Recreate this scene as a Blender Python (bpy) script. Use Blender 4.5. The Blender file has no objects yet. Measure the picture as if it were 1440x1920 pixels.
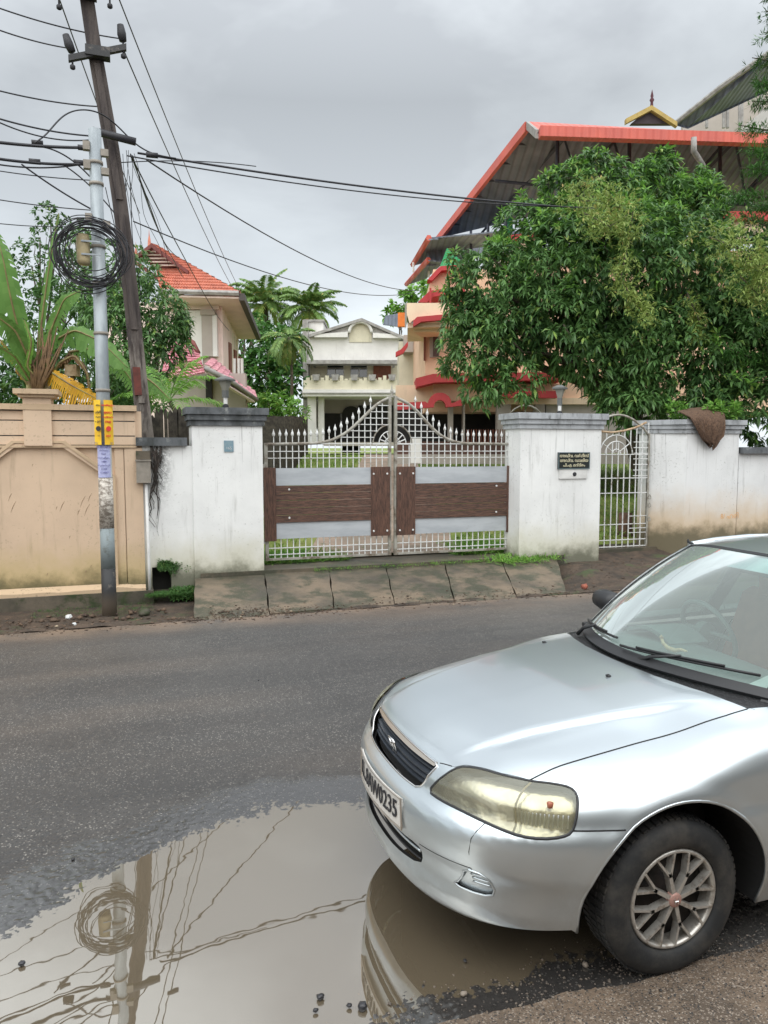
import bpy, bmesh, math, random
import numpy as np
from math import sin, cos, pi, radians, atan2, sqrt, tan
from mathutils import Vector, Matrix, geometry
random.seed(7); RNG = np.random.default_rng(7)
S = bpy.context.scene
COL = S.collection
# ---------------------------------------------------------------- camera, world, sun, exposure
F, HZ, YAW, CAMZ = 1420.0, 120.0, radians(18.7), 1.90
PIT = math.atan(HZ / F)
cam = bpy.data.cameras.new('camera'); camo = bpy.data.objects.new('camera', cam); COL.objects.link(camo)
cam.sensor_fit = 'VERTICAL'; cam.sensor_height = 24.0; cam.lens = F / 1920 * 24
cam.clip_end = 6000; cam.clip_start = .05
camo.location = (0, 0, CAMZ); camo.rotation_euler = (pi / 2 - PIT, 0, -YAW)
S.camera = camo
SUN_EL, SUN_AZ = radians(44), radians(203)          # azimuth clockwise from +Y: behind the camera
w = bpy.data.worlds.new('World'); S.world = w; w.use_nodes = True
nt = w.node_tree; nt.nodes.clear()
def wn(t, **k):
    n = nt.nodes.new(t)
    for a, b in k.items(): setattr(n, a, b)
    return n
out = wn('ShaderNodeOutputWorld'); bg = wn('ShaderNodeBackground'); nt.links.new(bg.outputs[0], out.inputs[0])
sky = wn('ShaderNodeTexSky', sky_type='NISHITA'); sky.sun_disc = False
sky.sun_elevation = SUN_EL; sky.sun_rotation = SUN_AZ
tc = wn('ShaderNodeTexCoord'); sep = wn('ShaderNodeSeparateXYZ'); nt.links.new(tc.outputs['Generated'], sep.inputs[0])
def wm(op, a, b=None, c=None):
    n = wn('ShaderNodeMath', operation=op)
    for i, v in enumerate((a, b, c)):
        if v is None: continue
        if isinstance(v, (int, float)): n.inputs[i].default_value = v
        else: nt.links.new(v, n.inputs[i])
    return n.outputs[0]
den = wm('ADD', wm('MAXIMUM', sep.outputs[2], 0.0), .22)
cx = wm('DIVIDE', sep.outputs[0], den); cy = wm('DIVIDE', sep.outputs[1], den)
comb = wn('ShaderNodeCombineXYZ'); nt.links.new(cx, comb.inputs[0]); nt.links.new(cy, comb.inputs[1]); comb.inputs[2].default_value = 3.1
def wnoise(scale, det, rough=.5, dist=0):
    n = wn('ShaderNodeTexNoise'); nt.links.new(comb.outputs[0], n.inputs['Vector'])
    n.inputs['Scale'].default_value = scale; n.inputs['Detail'].default_value = det
    n.inputs['Roughness'].default_value = rough; n.inputs['Distortion'].default_value = dist
    return n.outputs[0]
big = wnoise(.75, 3, .5, .3); small = wnoise(2.3, 5, .55, .2)
cl = wm('ADD', wm('MULTIPLY', big, .75), wm('MULTIPLY', small, .25))
ramp = wn('ShaderNodeValToRGB'); nt.links.new(cl, ramp.inputs[0])
e = ramp.color_ramp.elements
e[0].position = .425; e[0].color = (.185, .19, .205, 1)
e[1].position = .585; e[1].color = (.70, .735, .765, 1)
m_ = ramp.color_ramp.elements.new(.5); m_.color = (.40, .42, .436, 1)
# brighter band over the horizon, gently brighter again towards the zenith, as an overcast sky is
hz = wm('POWER', wm('SUBTRACT', 1.0, wm('MINIMUM', wm('MAXIMUM', wm('MULTIPLY', sep.outputs[2], 1.3), 0.0), 1.0)), 1.25)
hmix = wn('ShaderNodeMix', data_type='RGBA'); nt.links.new(wm('MULTIPLY', hz, .95), hmix.inputs[0])
nt.links.new(ramp.outputs[0], hmix.inputs[6]); hmix.inputs[7].default_value = (.80, .865, .91, 1)
zen = wm('ADD', 1.0, wm('MULTIPLY', wm('MINIMUM', wm('MAXIMUM', wm('MULTIPLY', wm('SUBTRACT', sep.outputs[2], .40), 3.0), 0.0), 1.0), 1.9))
zm = wn('ShaderNodeVectorMath', operation='SCALE'); nt.links.new(hmix.outputs[2], zm.inputs[0]); nt.links.new(zen, zm.inputs[3])
ns = wn('ShaderNodeVectorMath', operation='SCALE'); nt.links.new(sky.outputs[0], ns.inputs[0]); ns.inputs[3].default_value = .006
add = wn('ShaderNodeVectorMath', operation='ADD'); nt.links.new(zm.outputs[0], add.inputs[0]); nt.links.new(ns.outputs[0], add.inputs[1])
nt.links.new(add.outputs[0], bg.inputs[0]); bg.inputs[1].default_value = .60
sl = bpy.data.lights.new('sun', 'SUN'); sl.energy = 1.5; sl.angle = radians(105); sl.color = (1, .965, .91)
so = bpy.data.objects.new('sun', sl); COL.objects.link(so)
sd = Vector((sin(SUN_AZ) * cos(SUN_EL), cos(SUN_AZ) * cos(SUN_EL), sin(SUN_EL)))
so.rotation_euler = sd.to_track_quat('Z', 'Y').to_euler(); so.location = sd * 50
S.view_settings.view_transform = 'Standard'; S.view_settings.look = 'None'
S.view_settings.exposure = .98; S.view_settings.gamma = 1; S.view_settings.use_curve_mapping = False
S.cycles.max_bounces = 6; S.cycles.transparent_max_bounces = 12
# ---------------------------------------------------------------- picture -> place helpers (x along the street, y away, z up)
def ray(px, py):
    x = (px - 720) / F; z = -(py - 960) / F
    y = cos(PIT) + z * sin(PIT); zz = -sin(PIT) + z * cos(PIT)
    return np.array([x * cos(YAW) + y * sin(YAW), -x * sin(YAW) + y * cos(YAW), zz])
def on(px, py, ax, v):
    r = ray(px, py); o = np.array([0, 0, CAMZ]); return o + (v - o[ax]) / r[ax] * r
def ony(px, py, y):
    p = on(px, py, 1, y); return p[0], p[2]
def CD(px, py, D):
    """x, D, z in the frame turned to the view direction, at forward distance D"""
    x = (px - 720) / F; z = -(py - 960) / F
    y = cos(PIT) + z * sin(PIT); zz = -sin(PIT) + z * cos(PIT)
    return (x / y * D, D, CAMZ + zz / y * D)
def VW(p):
    """view frame -> world"""
    return (p[0] * cos(YAW) + p[1] * sin(YAW), -p[0] * sin(YAW) + p[1] * cos(YAW), p[2])
def WP(px, py, D): return VW(CD(px, py, D))
# ---------------------------------------------------------------- mesh builder
class MB:
    def __init__(s): s.v = []; s.f = []
    def add(s, vs, fs):
        o = len(s.v); s.v += [tuple(map(float, q)) for q in vs]; s.f += [tuple(i + o for i in f) for f in fs]; return s
    def box(s, x0, x1, y0, y1, z0, z1):
        return s.add([(x0, y0, z0), (x1, y0, z0), (x1, y1, z0), (x0, y1, z0), (x0, y0, z1), (x1, y0, z1), (x1, y1, z1), (x0, y1, z1)],
                     [(3, 2, 1, 0), (4, 5, 6, 7), (0, 1, 5, 4), (1, 2, 6, 5), (2, 3, 7, 6), (3, 0, 4, 7)])
    def prism(s, poly, h0, h1, axis='z'):
        """poly of 2-D points extruded; axis z: (x,y); y: (x,z); x: (y,z)"""
        n = len(poly)
        def p(q, h): return (q[0], q[1], h) if axis == 'z' else ((q[0], h, q[1]) if axis == 'y' else (h, q[0], q[1]))
        vs = [p(q, h0) for q in poly] + [p(q, h1) for q in poly]
        fs = [tuple(range(n))[::-1], tuple(range(n, 2 * n))] + [(i, (i + 1) % n, n + (i + 1) % n, n + i) for i in range(n)]
        return s.add(vs, fs)
    def tube(s, pts, r, n=6, cap=True):
        pts = [Vector(p) for p in pts]; rs = r if isinstance(r, (list, tuple)) else [r] * len(pts)
        vs = []; up = None
        for i, p in enumerate(pts):
            d = (pts[min(i + 1, len(pts) - 1)] - pts[max(i - 1, 0)])
            d = d.normalized() if d.length > 1e-9 else Vector((0, 0, 1))
            if up is None: up = Vector((0, 0, 1)) if abs(d.z) < .9 else Vector((1, 0, 0))
            a = d.cross(up); a = a.normalized() if a.length > 1e-6 else d.orthogonal().normalized()
            b = a.cross(d).normalized(); up = b
            for k in range(n):
                t = 2 * pi * k / n; vs.append(p + (a * cos(t) + b * sin(t)) * rs[i])
        fs = [(i * n + k, i * n + (k + 1) % n, (i + 1) * n + (k + 1) % n, (i + 1) * n + k) for i in range(len(pts) - 1) for k in range(n)]
        if cap: fs += [tuple(range(n))[::-1], tuple(range((len(pts) - 1) * n, len(pts) * n))]
        return s.add(vs, fs)
    def lathe(s, prof, c=(0, 0, 0), n=16, axis='z'):
        vs = []
        for r, h in prof:
            for k in range(n):
                t = 2 * pi * k / n
                q = (r * cos(t), r * sin(t), h) if axis == 'z' else (r * cos(t), h, r * sin(t))
                vs.append((c[0] + q[0], c[1] + q[1], c[2] + q[2]))
        m = len(prof)
        fs = [(i * n + k, i * n + (k + 1) % n, (i + 1) * n + (k + 1) % n, (i + 1) * n + k) for i in range(m - 1) for k in range(n)]
        return s.add(vs, fs)
    def grid(s, P):
        """P[i][j] points"""
        a, b = len(P), len(P[0])
        return s.add([q for r in P for q in r], [(i * b + j, i * b + j + 1, (i + 1) * b + j + 1, (i + 1) * b + j) for i in range(a - 1) for j in range(b - 1)])
    def slab(s, P, th):
        """grid of points given thickness th along its normals (down)"""
        a, b = len(P), len(P[0]); d = Vector(th) if not isinstance(th, (int, float)) else Vector((0, 0, -th))
        s.grid(P); s.grid([[Vector(q) + d for q in r][::-1] for r in P])
        rim = [P[0][j] for j in range(b)] + [P[i][b - 1] for i in range(1, a)] + [P[a - 1][j] for j in range(b - 2, -1, -1)] + [P[i][0] for i in range(a - 2, -1, -1)]
        s.grid([[Vector(q) + d for q in rim], rim]); return s
    def mesh(s, name, off=(0, 0, 0)):
        me = bpy.data.meshes.new(name)
        me.from_pydata([(a - off[0], b - off[1], c - off[2]) for a, b, c in s.v], [], s.f)
        me.update(); return me
OFF = {}
def link(name, me, mt=None, parent=None, smooth=False):
    o = bpy.data.objects.new(name, me); COL.objects.link(o)
    if mt is not None: me.materials.append(mt)
    if parent is not None: o.parent = parent; OFF[o.name] = OFF.get(parent.name, (0, 0, 0))
    if smooth: me.shade_smooth()
    return o
def tag(o, label=None, cat=None, group=None, kind=None):
    if label: o['label'] = label
    if cat: o['category'] = cat
    if group: o['group'] = group
    if kind: o['kind'] = kind
    return o
def thing(name, label, cat, loc=(0, 0, 0), rz=0, group=None):
    o = bpy.data.objects.new(name, None); COL.objects.link(o); o.empty_display_size = .2
    o.location = loc; o.rotation_euler = (0, 0, rz); OFF[o.name] = tuple(loc) if not rz else (0, 0, 0)
    return tag(o, label, cat, group)
def part(name, mb, mt, parent, smooth=False, kind=None, label=None):
    me = mb.mesh(name, OFF.get(parent.name, (0, 0, 0))) if isinstance(mb, MB) else mb
    o = link(name, me, mt, parent, smooth)
    return tag(o, label, kind=kind)
def setting(name, mb, mt, smooth=False, kind='structure'):
    return tag(link(name, mb.mesh(name) if isinstance(mb, MB) else mb, mt, None, smooth), kind=kind)
def single(name, mb, mt, label, cat, loc=None, group=None, smooth=False, kind=None):
    if loc is None:
        a = np.array(mb.v); loc = ((a[:, 0].min() + a[:, 0].max()) / 2, (a[:, 1].min() + a[:, 1].max()) / 2, a[:, 2].min())
    o = link(name, mb.mesh(name, loc), mt, None, smooth); o.location = loc; OFF[o.name] = tuple(loc)
    return tag(o, label, cat, group, kind)
def npmesh(name, V, Q, off=(0, 0, 0)):
    """V (n,3), Q (m,k) index arrays -> mesh, fast"""
    V = np.asarray(V, np.float32) - np.array(off, np.float32); Q = np.asarray(Q, np.int32)
    me = bpy.data.meshes.new(name); me.vertices.add(len(V)); me.vertices.foreach_set('co', V.ravel())
    k = Q.shape[1]; me.loops.add(Q.size); me.loops.foreach_set('vertex_index', Q.ravel())
    me.polygons.add(len(Q)); me.polygons.foreach_set('loop_start', np.arange(0, Q.size, k, dtype=np.int32))
    me.update(calc_edges=True); return me
# ---------------------------------------------------------------- materials
class NT:
    def __init__(s, name):
        s.m = bpy.data.materials.new(name); s.m.use_nodes = True; s.t = s.m.node_tree; s.b = s.t.nodes['Principled BSDF']
        s.g = None
    def n(s, t, **k):
        n = s.t.nodes.new(t)
        for a, b in k.items(): setattr(n, a, b)
        return n
    def l(s, a, b):
        if isinstance(a, (int, float)): b.default_value = a
        elif isinstance(a, tuple): b.default_value = a if len(a) == 4 else a + (1,)
        else: s.t.links.new(a, b)
    def pos(s):
        if s.g is None: s.g = s.n('ShaderNodeNewGeometry')
        return s.g.outputs['Position']
    def obj(s): return s.n('ShaderNodeTexCoord').outputs['Object']
    def island(s):
        s.pos(); return s.g.outputs['Random Per Island']
    def vscale(s, v, sc):
        m = s.n('ShaderNodeMapping'); s.l(v, m.inputs[0]); m.inputs['Scale'].default_value = sc; return m.outputs[0]
    def noise(s, sc=5, det=3, rough=.5, vs=None, v=None, dist=0):
        v = v or s.pos()
        if vs: v = s.vscale(v, vs)
        n = s.n('ShaderNodeTexNoise'); s.l(v, n.inputs['Vector']); n.inputs['Scale'].default_value = sc
        n.inputs['Detail'].default_value = det; n.inputs['Roughness'].default_value = rough; n.inputs['Distortion'].default_value = dist
        return n.outputs[0]
    def voro(s, sc=5, feat='F1', v=None, outp='Distance', rand=1):
        n = s.n('ShaderNodeTexVoronoi', feature=feat); s.l(v or s.pos(), n.inputs['Vector']); n.inputs['Scale'].default_value = sc
        n.inputs['Randomness'].default_value = rand
        return n.outputs[outp]
    def rng(s, f, a, b, c=0., d=1.):
        n = s.n('ShaderNodeMapRange', interpolation_type='SMOOTHSTEP'); s.l(f, n.inputs[0])
        for i, q in enumerate((a, b, c, d)): n.inputs[i + 1].default_value = q
        return n.outputs[0]
    def math(s, op, a, b=None):
        n = s.n('ShaderNodeMath', operation=op); s.l(a, n.inputs[0])
        if b is not None: s.l(b, n.inputs[1])
        return n.outputs[0]
    def mix(s, f, a, b, mode='MIX'):
        n = s.n('ShaderNodeMix', data_type='RGBA', blend_type=mode); s.l(f, n.inputs[0]); s.l(a, n.inputs[6]); s.l(b, n.inputs[7]); return n.outputs[2]
    def xyz(s, v=None):
        n = s.n('ShaderNodeSeparateXYZ'); s.l(v or s.pos(), n.inputs[0]); return n.outputs
    def bump(s, h, st=.3, d=.01):
        n = s.n('ShaderNodeBump'); s.l(h, n.inputs['Height']); n.inputs['Strength'].default_value = st; n.inputs['Distance'].default_value = d
        s.l(n.outputs[0], s.b.inputs['Normal']); return s
    def done(s, col=None, rough=.6, metal=0, spec=.5):
        if col is not None: s.l(col, s.b.inputs['Base Color'])
        s.l(rough, s.b.inputs['Roughness']); s.b.inputs['Metallic'].default_value = metal; s.b.inputs['Specular IOR Level'].default_value = spec
        return s.m
def simple(name, c1, c2=None, sc=4, rough=.65, metal=0, bump=.15, bsc=60, spec=.4, bd=.004):
    t = NT(name); c2 = c2 or tuple(q * .8 for q in c1)
    col = t.mix(t.rng(t.noise(sc, 4, .6), .3, .7), c1, c2)
    if bump: t.bump(t.noise(bsc, 3), bump, bd)
    return t.done(col, rough, metal, spec)
def wall_mat(name, base, grime, low, ground=0., amt=1., streak=(5, 5, .5), lowh=.5, bd=.003, stain=None, runs=None):
    t = NT(name); p = t.xyz()
    c = t.mix(t.rng(t.noise(1.3, 4, .6), .35, .7), base, tuple(q * .88 for q in base))
    c = t.mix(t.math('MULTIPLY', t.rng(t.noise(1.6, 5, .65, vs=streak), .56, .78), .55 * amt), c, grime)
    c = t.mix(t.math('MULTIPLY', t.rng(t.math('ADD', t.noise(26, 4, .7), t.math('MULTIPLY', t.noise(1.1, 3), .35)), .79, .87), .42 * amt), c, grime)
    if runs: c = t.mix(t.math('MULTIPLY', t.math('MULTIPLY', t.rng(p[2], runs[0], runs[1]), t.rng(t.noise(1, 5, .7, vs=(13, 13, .45)), .57, .70)), .42), c, (.05, .05, .045))
    if stain: c = t.mix(t.math('MULTIPLY', t.math('MULTIPLY', t.rng(t.math('ABSOLUTE', t.math('SUBTRACT', p[0], stain[0])), stain[1], 0.), t.rng(p[2], stain[2], stain[3])), t.rng(t.noise(14, 5, .8), .42, .56)), c, (.03, .03, .026))
    z = t.math('ADD', p[2], t.math('MULTIPLY', t.noise(3, 5, .65), -.55))
    c = t.mix(t.math('MULTIPLY', t.rng(z, ground + lowh, ground - .25), .85), c, low)
    c = t.mix(t.math('MULTIPLY', t.rng(z, ground + .02, ground - .28), .8), c, (.06, .065, .04))
    t.bump(t.noise(45, 4, .6), .35, bd)
    return t.done(c, .85, 0, .25)
MT = {}
MT['white_wall'] = wall_mat('whitewash', (.80, .81, .80), (.28, .28, .25), (.55, .53, .40), .05, .9, stain=(.40, .26, .9, 1.9), runs=(1.1, 2.3))
MT['white_wall2'] = wall_mat('whitewash_worn', (.74, .75, .75), (.25, .25, .23), (.58, .42, .24), .3, 1.0, lowh=.75, runs=(.8, 2.2))
MT['beige'] = wall_mat('beige_plaster', (.66, .50, .36), (.22, .17, .11), (.50, .39, .18), .0, .7, lowh=.45)
MT['beige_trim'] = wall_mat('beige_trim', (.56, .42, .28), (.10, .085, .06), (.45, .38, .18), -2, 1.1)
t = NT('dark_coping'); c = t.mix(t.rng(t.noise(3, 4, .6, vs=(2, 2, 1)), .35, .7), (.12, .13, .14), (.045, .05, .05))
c = t.mix(t.rng(t.noise(7, 5, .7), .55, .75), c, (.30, .31, .30)); t.bump(t.noise(50), .4, .004); MT['coping'] = t.done(c, .85)
t = NT('grey_coping'); c = t.mix(t.rng(t.noise(3, 4, .6, vs=(2, 2, 1)), .4, .75), (.40, .42, .44), (.22, .23, .24))
c = t.mix(t.math('MULTIPLY', t.rng(t.noise(5, 5, .7, vs=(3, 3, .8)), .55, .75), .9), c, (.04, .045, .04)); t.bump(t.noise(50), .4, .004); MT['coping2'] = t.done(c, .8)
# ================================================================ GROUND
def zroad(x, y):
    y = np.asarray(y, float); return np.where(y < 4.1, 0, -.17 * (np.clip(y, 4.1, 9.25) - 4.1) / 5.15)
def zyard(y): return .10 + np.clip((y - 11.5) / 24.5, 0, 1) * 1.4
def hashn(x, y, k=1.0):
    from mathutils import noise
    return noise.noise(Vector((x * k, y * k, 1.7)))
# -- puddle basin: signed field, >0 inside the puddle
PUD = [(-1.6, 2.7), (-1.35, 3.15), (-.55, 3.22), (-.25, 3.56), (.0, 3.66), (.3, 3.84), (.7, 3.98), (1.1, 3.9), (1.6, 3.75), (2.3, 3.4), (2.7, 3.0), (2.5, 2.7), (2.0, 2.42), (1.72, 2.16), (1.5, 2.20), (1.35, 2.10), (1.12, 2.14), (.92, 2.22), (.74, 2.16), (.5, 2.1), (.2, 1.9), (-.6, 1.8), (-1.4, 2.1)]
PUDA = np.array(PUD)
def pud_dist(X, Y):
    """signed distance (+ inside)"""
    x = X.ravel(); y = Y.ravel(); d = np.full(x.shape, 1e9); ins = np.zeros(x.shape, bool); n = len(PUDA)
    for i in range(n):
        a = PUDA[i]; b = PUDA[(i + 1) % n]; e_ = b - a
        tt = np.clip(((x - a[0]) * e_[0] + (y - a[1]) * e_[1]) / (e_ @ e_), 0, 1)
        d = np.minimum(d, np.hypot(x - a[0] - tt * e_[0], y - a[1] - tt * e_[1]))
        cr = ((a[1] > y) != (b[1] > y)) & (x < (b[0] - a[0]) * (y - a[1]) / (b[1] - a[1] + 1e-12) + a[0]); ins ^= cr
    return np.where(ins, d, -d).reshape(X.shape)
def fbm2(X, Y, k, oct=4, seed=0):
    """cheap value noise with numpy, 0..1-ish centred 0"""
    r = np.random.default_rng(seed); out_ = np.zeros(X.shape); amp = 1.; tot = 0
    for o in range(oct):
        g = r.random((128, 128)); fx = X * k + 40.3; fy = Y * k + 40.7; ix = np.floor(fx).astype(int); iy = np.floor(fy).astype(int)
        u = fx - ix; v = fy - iy; u = u * u * (3 - 2 * u); v = v * v * (3 - 2 * v)
        G = lambda a, b: g[a % 128, b % 128]
        out_ += amp * ((G(ix, iy) * (1 - u) + G(ix + 1, iy) * u) * (1 - v) + (G(ix, iy + 1) * (1 - u) + G(ix + 1, iy + 1) * u) * v - .5)
        tot += amp; amp *= .5; k *= 2.03
    return out_ / tot
def verge(X, Y):
    """0 on asphalt, 1 on the near dirt verge"""
    edge = 2.30 + .12 * fbm2(X, Y, 1.5, 3, 5) * 2 - .05 * X * 0
    return np.clip((edge - Y) / .25, 0, 1)
def zfine(X, Y):
    pd = pud_dist(X, Y)
    base = zroad(X, Y) - .017 * np.clip((pd + .22) / .62, 0, 1) + .006 * fbm2(X, Y, 3, 3, 1)
    grain = .0038 * fbm2(X, Y, 40, 2, 2) + .0045 * fbm2(X, Y, 95, 2, 21)
    v = verge(X, Y); rough = v * (.014 * fbm2(X, Y, 9, 4, 3) + .012 * fbm2(X, Y, 30, 3, 4)) + v * np.clip((X - .9) * .02 + (2.3 - Y) * .05, -.01, .08)
    return base + grain + rough
t = NT('asphalt'); p = t.xyz()
agg = t.voro(260); agg2 = t.voro(150, outp='Color')
c = t.mix(t.rng(t.noise(.7, 4, .6), .3, .7), (.066, .063, .060), (.046, .045, .044))
c = t.mix(t.math('MULTIPLY', t.rng(t.noise(.22, 3, .5, vs=(1, 3, 1)), .45, .7), .5), c, (.12, .095, .075))
c = t.mix(t.rng(agg, .10, .42), t.mix(.38, c, (.20, .19, .175)), c)
sepc = t.xyz(agg2); c = t.mix(t.rng(sepc[0], .93, .97), c, (.30, .28, .25)); c = t.mix(t.rng(sepc[1], .90, .97), c, (.02, .02, .02))
c = t.mix(t.math('MULTIPLY', t.rng(p[1], 8.3, 9.3), t.rng(t.noise(1.6, 5, .7), .25, .6)), c, (.20, .145, .105))
# darker damp band round the puddle
wa = t.n('ShaderNodeAttribute', attribute_name='wet'); wet = t.rng(t.math('ADD', wa.outputs['Fac'], t.math('MULTIPLY', t.math('SUBTRACT', t.noise(5, 5, .65), .5), .9)), .15, .75)
damp = t.math('MULTIPLY', t.rng(t.noise(1.1, 4, .6), .35, .65), t.rng(p[1], 5.2, 3.9))
trk = t.rng(t.noise(.9, 4, .6, vs=(.12, 1.6, 1)), .42, .62); c = t.mix(t.math('MULTIPLY', trk, .30), c, (.032, .031, .031))
c = t.mix(t.math('MULTIPLY', t.rng(t.noise(2.6, 6, .75), .60, .70), .35), c, (.13, .115, .10))
c = t.mix(t.math('MULTIPLY', wet, .55), c, (.022, .020, .018))
c = t.mix(t.math('MULTIPLY', damp, .35), c, (.035, .034, .034))
t.bump(t.math('MULTIPLY', t.math('ADD', t.math('MULTIPLY', agg, .7), t.noise(300, 2)), t.rng(wet, 0., 1., 1., .06)), .5, .004); t.l(t.rng(wet, .2, 1., 1.5, 2.1), t.b.inputs['IOR'])
r_ = t.math('MAXIMUM', t.math('ADD', t.math('ADD', t.rng(t.noise(1.1, 4, .6), .3, .7, .44, .60), t.math('MULTIPLY', damp, -.16)), t.math('MULTIPLY', wet, -.36)), .2)
MT['asphalt'] = t.done(c, r_, 0, .55)
t = NT('wet_dirt'); vo = t.voro(190); vc = t.xyz(t.voro(190, outp='Color'))
c = t.mix(t.rng(t.noise(3, 5, .65), .3, .7), (.20, .145, .10), (.10, .075, .055))
c = t.mix(t.rng(vc[0], .80, .92), c, (.30, .25, .20)); c = t.mix(t.rng(vc[1], .85, .95), c, (.03, .03, .03))
t.bump(t.math('ADD', t.math('MULTIPLY', vo, -1.), t.noise(120, 3)), .6, .006); MT['dirt'] = t.done(c, .62, 0, .5)
t = NT('mud'); c = t.mix(t.rng(t.noise(5, 5, .7), .3, .7), (.085, .058, .040), (.032, .025, .019))
c = t.mix(t.rng(t.noise(2.2, 5, .7), .55, .7), c, (.05, .07, .025)); c = t.mix(t.rng(t.voro(26, outp='Distance'), .12, .06), c, (.30, .26, .2))
t.bump(t.noise(40, 5, .7), .8, .015); MT['mud'] = t.done(c, .8)
t = NT('lawn'); c = t.mix(t.rng(t.noise(.9, 5, .7), .35, .65), (.13, .20, .035), (.22, .24, .06))
c = t.mix(t.rng(t.noise(3, 5, .7), .6, .75), c, (.20, .13, .07)); t.bump(t.noise(60, 3), .8, .03); MT['lawn'] = t.done(c, .9)
# fine asphalt in front of the camera, coarse elsewhere
xs = np.concatenate([np.linspace(-90, -3, 40)[:-1], np.linspace(-3, -1.7, 40)[:-1], np.arange(-1.7, 3.0, .0085), np.linspace(3.0, 5, 80), np.linspace(5, 110, 60)[1:]])
ys = np.concatenate([np.linspace(-20, 1.1, 25)[:-1], np.arange(1.1, 1.9, .014), np.arange(1.9, 4.3, .0085), np.linspace(4.3, 9.25, 170)])
X, Y = np.meshgrid(xs, ys, indexing='ij'); Z = zfine(X, Y)
far = (X < -3) | (X > 5) | (Y < 1.1); Z = np.where(far, zroad(X, Y) - .004, Z)
WET = np.clip((pud_dist(X, Y) + .48) / .55, 0, 1).ravel(); nx, ny = X.shape; idx = np.arange(nx * ny).reshape(nx, ny)
Q = np.stack([idx[:-1, :-1], idx[1:, :-1], idx[1:, 1:], idx[:-1, 1:]], -1).reshape(-1, 4)
V = np.stack([X, Y, Z], -1).reshape(-1, 3)
yc = Y.reshape(-1)[Q].mean(1); vv = verge(X, Y).reshape(-1)[Q].mean(1)
isd = (vv > .5)
def sub(name, Qs, mt):
    u, inv = np.unique(Qs, return_inverse=True); me = npmesh(name, V[u], inv.reshape(Qs.shape)); at = me.attributes.new('wet', 'FLOAT', 'POINT'); at.data.foreach_set('value', WET[u].astype(np.float32)); o = link(name, me, mt, None, True); return tag(o, kind='structure')
sub('road', Q[~isd], MT['asphalt']); sub('dirt_verge', Q[isd], MT['dirt'])
# puddle water, its shore is where the ground rises through it
t = NT('muddy_water'); t.bump(t.noise(3.0, 3, .5), .035, .02)
t.b.inputs['IOR'].default_value = 3.9; t.b.inputs['Specular Tint'].default_value = (1, .975, .925, 1)
MT['water'] = t.done((.14, .112, .075), .012, 0, .5)
mb = MB(); mb.grid([[(x, y, -.0085) for x in np.linspace(-1.7, 2.75, 20)] for y in np.linspace(1.7, 4.15, 12)]); setting('puddle', mb, MT['water'])
# far-side verge, drain ditch, forecourt, yard
def strip(name, x0, x1, y0, y1, zf, mt, res=.1, k=0, amp=.0):
    xs = np.arange(x0, x1 + res * .5, res); ys = np.arange(y0, y1 + res * .5, res)
    X, Y = np.meshgrid(xs, ys, indexing='ij'); Z = zf(X, Y) + amp * fbm2(X, Y, 4, 4, 11)
    n1, n2 = X.shape; idx = np.arange(n1 * n2).reshape(n1, n2)
    Q = np.stack([idx[:-1, :-1], idx[1:, :-1], idx[1:, 1:], idx[:-1, 1:]], -1).reshape(-1, 4)
    o = link(name, npmesh(name, np.stack([X, Y, Z], -1).reshape(-1, 3), Q), mt, None, True); return tag(o, kind='structure')
sm = lambda a, b, v: (lambda t_: t_ * t_ * (3 - 2 * t_))(np.clip((v - a) / (b - a), 0, 1))
def zditch(X, Y):
    z = -.165 - .09 * sm(9.3, 9.7, Y)                                 # mud below road level
    right = sm(6.15, 7.0, X); z = z * (1 - right) + right * (-.16 + .13 * sm(9.3, 10.8, Y) + .14 * sm(10.9, 11.7, Y))
    pit = sm(.40, .58, X) * sm(.98, .86, X) * sm(9.65, 9.85, Y); z = z - .30 * pit - .10 * sm(10.3, 10.5, Y) * (1 - right)
    return z + .01 * sm(9.25, 9.3, Y)
strip('ditch', -8, 14, 9.2, 11.95, zditch, MT['mud'], .05, amp=.06)
strip('yard', -30, 60, 11.82, 60, lambda X, Y: zyard(Y), MT['lawn'], .6, amp=.05)
mb = MB(); mb.grid([[(x, y, z) for x, z in ((-1500, 1.3), (1500, 1.3))] for y in (59, 3000)]); setting('ground', mb, MT['lawn'])
mb = MB(); mb.grid([[(-1500, y, z), (1500, y, z)] for y, z in ((-1500, -.25), (11.4, -.25))]); setting('ground', mb, MT['mud'])
mb = MB(); mb.grid([[(-1500, 11.4, .05), (1500, 11.4, .05)], [(-1500, 59.5, 1.2), (1500, 59.5, 1.2)]]); setting('ground', mb, MT['lawn'])
t = NT('worn_paving'); c = t.mix(t.rng(t.noise(1.2, 5, .65), .3, .7), (.34, .25, .19), (.20, .16, .12)); c = t.mix(t.rng(t.noise(3, 5, .7), .58, .7), c, (.10, .12, .05)); t.bump(t.voro(4), .5, .01); MT['paving'] = t.done(c, .8)
mb = MB(); mb.grid([[(x0_ + (xw) * u / 4, y, float(zyard(y)) + .065) for u in range(5)] for y, x0_, xw in [(11.72, 2.6, 3.0)] + [(12.4 + k * 1.2, 2.9 + k * .42, 2.6) for k in range(21)]]); setting('driveway', mb, MT['paving'])
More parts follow.
